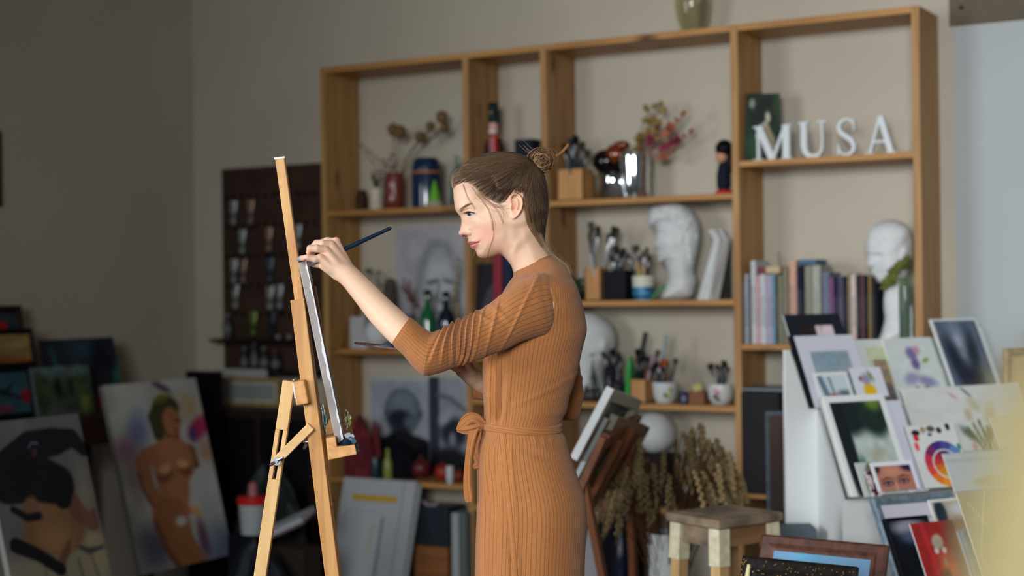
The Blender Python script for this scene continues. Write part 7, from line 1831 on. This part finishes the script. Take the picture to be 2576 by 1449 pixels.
def S_k(*a, **k): return lambda im, u, v: stroke(im, u, v, *a, **k)
def margin(inner, m=.1, col=(232,234,238)):
    def f(u, v):
        mm = m if hasattr(m, '__len__') else (m, m, m, m); uu = (u-mm[0])/(1-mm[0]-mm[2]); vv = (v-mm[1])/(1-mm[1]-mm[3]); im = inner(np.clip(uu, 0, 1), np.clip(vv, 0, 1))
        out = (uu < 0) | (uu > 1) | (vv < 0) | (vv > 1); return np.where(out[..., None], np.array(col)/255., im)
    return f
DT1 = 5.05
pr('framed_print', 'black matted print with a white flower, rearmost at the left of the rack', 'print', (1970,792), (2110,790), (2030,1026), DT1+.08, margin(P_((36,26,30), B_(.35,.25,.25,.3,(196,120,90)), B_(.25,.4,.2,.2,(40,30,40)), S_k([(.55,1.0),(.5,.3)], .10, (210,200,200), 1, .5), B_(.85,.6,.3,.6,(222,204,212),0,.2)), (.22,.2,.18,.12), (22,28,38)), t=.006, edge=(190,196,198), nx=40)
pr('mounted_print', 'black board leaning behind the pale seascape print', 'print', (1982,846), (2120,843), (2046,1026), DT1+.04, P_((20,24,32)), t=.004, edge=(28,30,36), nx=6)
pr('seascape_print', 'pale blue seascape print in a wide lilac white mat', 'print', (1998,846), (2145,843), (2058,1026), DT1, margin(P_((150,164,176), B_(.5,.9,.8,.25,(130,156,168),0,.9), B_(.7,.5,.5,.2,(160,160,172),.3,.9), B_(.4,.15,.7,.2,(176,176,168),0,.9), noise=.1), (.17,.0,.17,.22), (206,208,220)), t=.003, edge=(210,212,220), nx=44)
pr('pale_print', 'light green washed print on white card behind the small yellow bottle picture', 'print', (2150,855), (2218,850), (2200,1026), DT1+.03, margin(P_((196,204,168), B_(.3,.35,.2,.15,(150,160,120)), noise=.08), (.25,.3,.0,.12), (206,214,210)), t=.003, nx=30)
pr('strip_print', 'narrow brown toned print standing edgewise beside the lavender picture', 'print', (2198,905), (2226,902), (2240,1018), DT1-.02, P_((150,128,104), B_(.5,.2,.6,.3,(100,92,92)), noise=.3, seed=5), t=.003, edge=(40,70,76), nx=20)
pr('lavender_print', 'white print of purple lavender and lilac sprigs', 'print', (2217,852), (2337,842), (2250,985), DT1-.01, P_((206,214,212), B_(.50,.70,.13,.15,(120,110,160),.1,.6), B_(.62,.76,.08,.10,(190,150,160),.2,.6), B_(.52,.50,.10,.14,(110,90,140),0,.6), B_(.75,.56,.09,.05,(120,160,80),.4,.5), B_(.35,.22,.2,.14,(150,150,186),.3,.7), B_(.65,.16,.24,.12,(140,140,178),-.3,.7), B_(.4,.02,.08,.06,(70,110,70),0,.5), B_(.6,.02,.08,.06,(60,100,60),0,.5), noise=.05), t=.003, nx=44)
pr('winter_print', 'small pale winter scene card in front of the seascape', 'print', (2044,938), (2128,932), (2066,1000), DT1-.06, margin(P_((196,210,216), S_k([(.08,1),(.2,.1)], .12, (90,116,136), 1, .7), S_k([(.4,.9),(.45,.1)], .05, (100,124,140), 1, .7), B_(.8,.15,.3,.2,(90,110,116),0,.8), B_(.4,.08,.25,.1,(150,100,110),0,.8)), (.07,.0,.07,.12), (222,226,230)), t=.003, nx=30)
pr('teal_print', 'small teal blue card half hidden behind the yellow bottle card', 'print', (2124,940), (2150,938), (2140,1000), DT1-.055, P_((90,120,126), noise=.3), t=.002, nx=12)
pr('bottle_print', 'white card with a yellow bottle drawn on it', 'print', (2136,926), (2212,920), (2162,1000), DT1-.07, P_((214,216,226), B_(.45,.22,.22,.26,(220,180,20),0,.3), B_(.42,.6,.18,.25,(150,140,170),0,.7), B_(.25,.62,.06,.1,(110,40,60),0,.5), B_(.6,.7,.08,.25,(110,130,90),.3,.8)), t=.002, nx=30)
pr('rain_photo', 'tall grey blue photograph of blurred trees, highest at the right of the rack', 'photo', (2338,804), (2452,797), (2392,972), DT1-.01, margin(P_((84,96,116), B_(.45,.7,.2,.35,(140,150,166),.1,.9), B_(.25,.35,.2,.5,(28,36,52),.2,.8), B_(.7,.45,.16,.5,(34,44,58),-.1,.8), B_(.9,.1,.35,.3,(110,124,110),0,.9,.8), B_(.5,.1,.3,.25,(24,32,46),0,.8), noise=.2, seed=7), (.05,.0,.04,.03), (222,226,228)), t=.004, nx=50)
pr('blank_card', 'white card edge standing just behind the tall grey blue photograph', 'card', (2385,825), (2478,850), (2440,980), DT1+.05, P_((206,214,212)), t=.004, nx=6)
pr('card_stack', 'green grey cards packed behind the lavender print', 'card', (2330,850), (2362,850), (2385,975), DT1+.02, P_((128,140,134), S_k([(.3,1),(.4,0)], .05, (210,214,210), 1, .3), S_k([(.7,1),(.8,0)], .05, (220,222,220), 1, .3)), t=.01, nx=16)
# tier 2
D2 = 4.66
pr('willow_photo', 'tall print of dark willow branches over a white ground', 'print', (2068,998), (2220,988), (2122,1252), D2, margin(P_((176,190,184), B_(.25,.95,.6,.35,(20,34,36),0,.3), B_(.8,.85,.35,.28,(26,44,40),0,.4), B_(.85,.98,.2,.12,(100,130,50),0,.8), B_(.12,.5,.14,.7,(16,26,32),0,.3), B_(.30,.25,.10,.2,(50,100,90),0,.8), B_(.2,.05,.1,.15,(90,130,60),0,.7), B_(.65,.40,.25,.1,(170,170,150),0,.9), noise=.15), (.08,.0,.10,.06), (222,228,226)), t=.003, nx=60)
pr('blank_card', 'plain white card edge left of the willow picture', 'card', (2060,1005), (2180,1000), (2112,1252), D2+.02, P_((206,214,212)), t=.003, edge=(120,130,130), nx=6)
pr('blank_card', 'plain lilac white sheet between the willow and colour wheel prints', 'card', (2195,1010), (2262,1005), (2270,1240), D2+.01, P_((206,208,222)), t=.003, edge=(50,90,90), nx=6)
pr('leaf_print', 'grey green leaf shaped card at the foot of the willow picture', 'print', (2150,1165), (2196,1150), (2160,1252), D2-.03, P_((186,196,192), B_(.6,.5,.35,.6,(104,100,80),-.4,.3)), t=.002, nx=20)
pr('pattern_print', 'small black, pink and white patterned card beside the eyes print', 'print', (2176,1186), (2206,1180), (2190,1250), D2-.04, lambda u, v: np.where((vnoise(u, v, 8, 10, 3) > .5)[..., None], np.array((206,190,196))/255., np.array((60,24,40))/255.), t=.002, nx=20)
def p_eyes(u, v):
    im = base(u, (176,118,100)); im = blob(im, u, v, .45, .75, .4, .3, (196,136,112), 0, .9); im = blob(im, u, v, .98, .95, .3, .25, (46,26,48), .3, .5); im = blob(im, u, v, .02, .95, .15, .3, (60,30,40), 0, .6)
    for cx, cy in ((.25,.30), (.70,.36)):
        im = blob(im, u, v, cx, cy, .20, .13, (90,40,50), .1, .8); im = blob(im, u, v, cx, cy-.01, .12, .055, (150,140,150), .1, .4); im = blob(im, u, v, cx, cy, .05, .06, (40,50,66), 0, .3)
        im = stroke(im, u, v, [(cx-.13, cy+.02),(cx, cy+.07),(cx+.14, cy+.03)], .018, (24,12,22), 1, .4); im = stroke(im, u, v, [(cx-.17, cy+.13),(cx+.02, cy+.22),(cx+.2, cy+.16)], [.02,.035,.015], (50,26,30), 1, .6)
    im = stroke(im, u, v, [(.47,.3),(.46,.0)], .05, (200,146,124), 1, .9); return im
pr('eyes_print', 'colour print of a pair of dark made up eyes', 'print', (2188,1165), (2286,1138), (2205,1238), D2-.05, margin(p_eyes, (.07,.0,.08,.13), (222,226,236)), t=.003, nx=70)
def p_wheel(u, v):
    im = base(u, (214,218,216)); cx, cy = .60, .36; X = (u-cx)/.42; Yq = (v-cy)/.37; rr_ = np.hypot(X, Yq); an = (np.degrees(np.arctan2(Yq, X))) % 360
    cols = [(120,160,60),(96,130,190),(70,76,150),(60,44,120),(120,40,90),(190,50,76),(216,70,60),(224,120,40),(228,150,40),(220,180,50),(190,180,50),(140,150,50)]
    for i, c in enumerate(cols):
        m = ((an >= i*30) & (an < i*30+30) & (rr_ < 1) & (rr_ > .64)); im = np.where(m[..., None], np.array(c)/255., im); c2 = cols[(i+1) % 12]; m = ((an >= i*30) & (an < i*30+30) & (rr_ < .58) & (rr_ > .1)); im = np.where(m[..., None], np.array(c2)*.9/255., im)
    for x, y, a, b, c in ((.18,.88,.09,.05,(20,18,30)),(.16,.80,.06,.06,(200,40,40)),(.34,.92,.06,.06,(170,144,110)),(.50,.93,.09,.055,(90,84,70)),(.66,.90,.06,.055,(50,44,42)),(.85,.95,.05,.07,(14,24,40)),(.45,.84,.05,.03,(80,64,130)),(.12,.66,.05,.08,(230,80,100)),(.96,.62,.04,.06,(30,130,110))): im = blob(im, u, v, x, y, a, b, c, 0, .3)
    return im
pr('colour_wheel', 'painted colour wheel chart in reds, blues and yellows on white card', 'print', (2274,1072), (2396,1060), (2318,1230), D2-.02, p_wheel, t=.003, edge=(60,72,80), nx=96)
pr('flower_print', 'large white print of pale lilies and green leaves at the right of the rack', 'print', (2266,978), (2562,963), (2300,1145), D2+.06, P_((208,212,208), *[S_k([(.52+.03*i,.0),(.44+.055*i,.35+.05*(i % 3))], .014, c, .5, .7) for i, c in enumerate([(60,90,60),(90,110,80),(56,80,60),(110,120,90),(150,140,110),(130,120,90),(160,150,120)])], B_(.55,.72,.05,.16,(196,190,160),.2,.7), B_(.66,.55,.06,.2,(200,192,156),-.2,.7), B_(.48,.55,.04,.12,(190,176,150),0,.7), B_(.52,.9,.015,.1,(56,80,84),.4,.6), B_(.44,.25,.05,.18,(84,100,80),.4,.8), B_(.60,.22,.05,.18,(120,116,84),-.3,.8), B_(.40,.85,.02,.08,(190,150,150),.5,.7), B_(.45,.06,.03,.08,(196,150,160),0,.7), noise=.05), t=.003, nx=80)
pr('envelope', 'plain pale card covering the lower half of the colour wheel', 'card', (2370,1142), (2562,1122), (2386,1240), D2-.09, P_((186,194,192), S_k([(0,.80),(1,.80)], .01, (170,176,178), .5, .5), B_(.5,.2,.25,.16,(176,170,140),0,.3)), t=.002, nx=40)
pr('cream_card', 'plain cream card at the right end of the rack', 'card', (2490,1050), (2600,1040), (2520,1130), D2-.02, P_((208,204,176)), t=.002, nx=6)
# tier 3: framed pieces in front
D3 = 4.35
pr('framed_picture', 'large blue grey framed picture with white ground, foremost on the rack', 'picture', (2195,1252), (2392,1218), (2265,1560), D3, P_((196,194,206), S_k([(.25,.84),(.8,.86)], .012, (150,156,164), 1.4, .4), S_k([(.4,.82),(.45,.84)], .02, (40,44,50), 1.4, .4)), frame=dict(w=.024, col=(104,122,136), rough=.4), nx=40)
pr('framed_picture', 'black framed dark seascape picture leaning inside the blue grey frame', 'picture', (2226,1303), (2330,1285), (2290,1540), D3-.05, P_((10,14,26), B_(.5,.92,.6,.12,(140,140,154),0,.7), B_(.5,.8,.4,.1,(70,84,110),0,.9), B_(.5,.2,.5,.15,(20,50,60),0,.9)), frame=dict(w=.010, col=(10,14,22)), nx=30)
pr('red_print', 'red and orange print with a silver flower brooch', 'print', (2288,1318), (2392,1300), (2352,1500), D3-.08, P_((150,34,34), S_k([(.25,1),(.3,.3)], .07, (180,40,44), 1, .8), B_(.95,.5,.3,.8,(120,70,54),0,.5), B_(.6,.35,.25,.3,(190,84,44),.3,.8), B_(.5,.72,.16,.12,(170,160,140),.2,.4), B_(.42,.60,.06,.05,(200,196,180),0,.4), B_(.6,.60,.06,.05,(196,190,176),0,.4), B_(.55,.42,.05,.08,(150,130,104),0,.5), B_(.5,.25,.12,.12,(96,70,40),0,.8), noise=.15), t=.003, nx=50)
pr('portrait_card', 'white edged card of a figure in dark clothes behind the red print', 'card', (2334,1258), (2470,1226), (2362,1340), D3-.02, margin(P_((170,160,146), B_(.12,.6,.12,.5,(30,44,58),0,.3), B_(.55,.7,.3,.3,(196,204,210),0,.8), B_(.4,.2,.3,.3,(130,104,84),0,.8), B_(.8,.4,.1,.6,(120,100,76),0,.8)), (.04,.0,.04,.06), (214,216,206)), t=.003, nx=40)
pr('floral_card', 'beige card with crossing pale ribbons and a pink rose at the lower right', 'card', (2405,1240), (2600,1200), (2450,1520), D3-.1, P_((176,164,130), S_k([(.35,1.0),(.05,.4),(.15,.1),(.6,-.1)], .012, (206,200,160), 1.3, .5), S_k([(.1,.9),(.3,.6)], .012, (204,196,164), 1.3, .5), B_(.5,.45,.14,.12,(206,160,120),0,.7), B_(.3,.6,.15,.12,(150,160,110),0,.8), B_(.6,.25,.12,.08,(206,170,120),0,.7), noise=.08), t=.003, nx=50)
# a wooden picture frame end far right
p = at_depth(2532, 878, 5.3)
panel('framed_picture', 'light wooden picture frame at the right edge behind the rack', 'picture', .24, p[2], lambda u, v: base(u, (196,172,130)), frame_mw([p[0], p[1], 0], exr, np.cross((0, 0, 1.), exr), (0, 0, 1)), frame=dict(w=.03, col=(160,140,104)), nx=6)
# ---- framed pictures stacked in front at the bottom
DF = 3.75
exF = RT*math.cos(-.62)+FW*math.sin(-.62); exF -= UPV*.0; ezF = UPV*math.cos(.35)+np.cross(UPV, exF)*math.sin(.35)
def p_sky(u, v): return base(u, (110,150,184))*(.9+.2*vnoise(u, v, 4, 5, 2)[..., None]) - np.array([.06, -.02, -.02])*sm(np.abs(u-.35), .3, 0)[..., None]
plane_panel('framed_picture', 'brown wooden framed picture of blue sky at the bottom right', 'picture', (1915,1342), (2228,1402), (1905,1700), DF+.25, exF, ezF, p_sky, frame=dict(w=.040, col=(84,50,36), noise=.3), nx=20)
fr2, w2, h2 = plane_panel('framed_picture', 'very dark ornate framed picture with gold beading in front of the brown one', 'picture', (1866,1396), (2150,1450), (1850,1700), DF, exF, ezF, lambda u, v: base(u, (40,30,24)), frame=dict(w=.05, col=(34,30,28), noise=.5), nx=10)[0:3]
g = G(); r = random.Random(2)
for k in range(60): g.ball((w2*r.random(), -.004, h2-.01-.035*r.random()), .0022, 6, 4)
for k in range(24): g.ball((.008+.035*r.random(), -.004, h2-.3*r.random()), .003, 6, 4)
obj('gold_beading', g, mat('old_gold', (150,116,64), .4, .6), fr2)['kind'] = 'stuff'
p = at_depth(1880, 1449, DF-.06); q = at_depth(1884, 1420, DF-.06); g = G(); g.tube([np.array([0, 0, -p[2]+.001]), (0, 0, 0), q-p], [.006, .006, .004], 10); p0_ = np.array(p)
tag(obj('candle', g, mat('cream_wax', (226,216,160), .4), loc=p0_+np.array([0, 0, 0]), smooth=True), 'slim cream taper in front of the dark ornate frame', 'candle')
# ---- pale yellow cloth draped on a stand close to the camera at the right edge
dC = .42
ct = at_depth(2860, 860, dC); s9 = FPX/dC
cl = thing('draped_stand', 'pale yellow cloth draped over a stand at the right edge, out of focus', 'cloth', (ct[0], ct[1], 0))
g = G(); R = []
zt0 = ct[2]; z9 = at_depth(2900, 1449, dC)[2]
for i in range(70):
    q = (i/69)**1.6; z = zt0*(1-q); y9 = (zt0-z)/(zt0-z9)          # 0 at the top, 1 at the lower picture border
    rr0 = (min(1, y9/.12))**.5*(300+125*min(y9, 1.0))/s9+.05*max(0, y9-1)*.12
    ring = []
    for j in range(96):
        a = 2*PI*j/96; f_ = 1+(.035*math.sin(7*a)+.03*math.sin(13*a+2))*min(1, y9*2); ring.append((rr0*f_*math.cos(a)+1e-4*math.cos(a), rr0*f_*math.sin(a), z))
    R.append(ring)
g.rings(R[::-1], cap0=False); obj('cloth', g, mat('pale_yellow_cloth', (132,122,84), .9, noise=.04, nscale=8), cl, smooth=True)
g = G(); g.tube([(0, 0, 0), (0, 0, zt0-.01)], .003, 8); obj('pole', g, mat('dark_pole', (60,50,40), .5), cl)
# ------------------------------------------------------------------ light
sc = bpy.context.scene
sc.view_settings.view_transform = 'Standard'; sc.view_settings.look = 'None'
sc.view_settings.exposure = 0.0; sc.view_settings.gamma = 1.0; sc.view_settings.use_curve_mapping = False
w = bpy.data.worlds.new('world'); sc.world = w; w.use_nodes = True
w.node_tree.nodes['Background'].inputs['Color'].default_value = C8(150, 175, 205)
w.node_tree.nodes['Background'].inputs['Strength'].default_value = 0.12
def area(name, loc, target, sx, sy, power, col):
    l = bpy.data.lights.new(name, 'AREA'); l.shape = 'RECTANGLE'; l.size = sx; l.size_y = sy; l.energy = power; l.color = col
    o = bpy.data.objects.new(name, l); COLL.objects.link(o); o.location = loc
    o.rotation_euler = (Vector(target)-Vector(loc)).to_track_quat('-Z', 'Y').to_euler()
    return o
a1_ = area('daylight_through_left_window', (-4.7, -0.4, 1.95), (-1.7, 2.9, 1.2), 1.9, 1.9, 52, (0.93, 0.96, 1.0)); a1_.data.spread = 1.45
a2_ = area('daylight_through_front_window', (0.7, -3.3, 2.5), (-0.1, 5.6, 1.1), 2.2, 1.6, 104, (0.96, 0.98, 1.0)); a2_.data.spread = 1.35
try:
    sc.cycles.use_denoising = True; sc.cycles.use_adaptive_sampling = False
    sc.cycles.max_bounces = 6
except Exception: pass
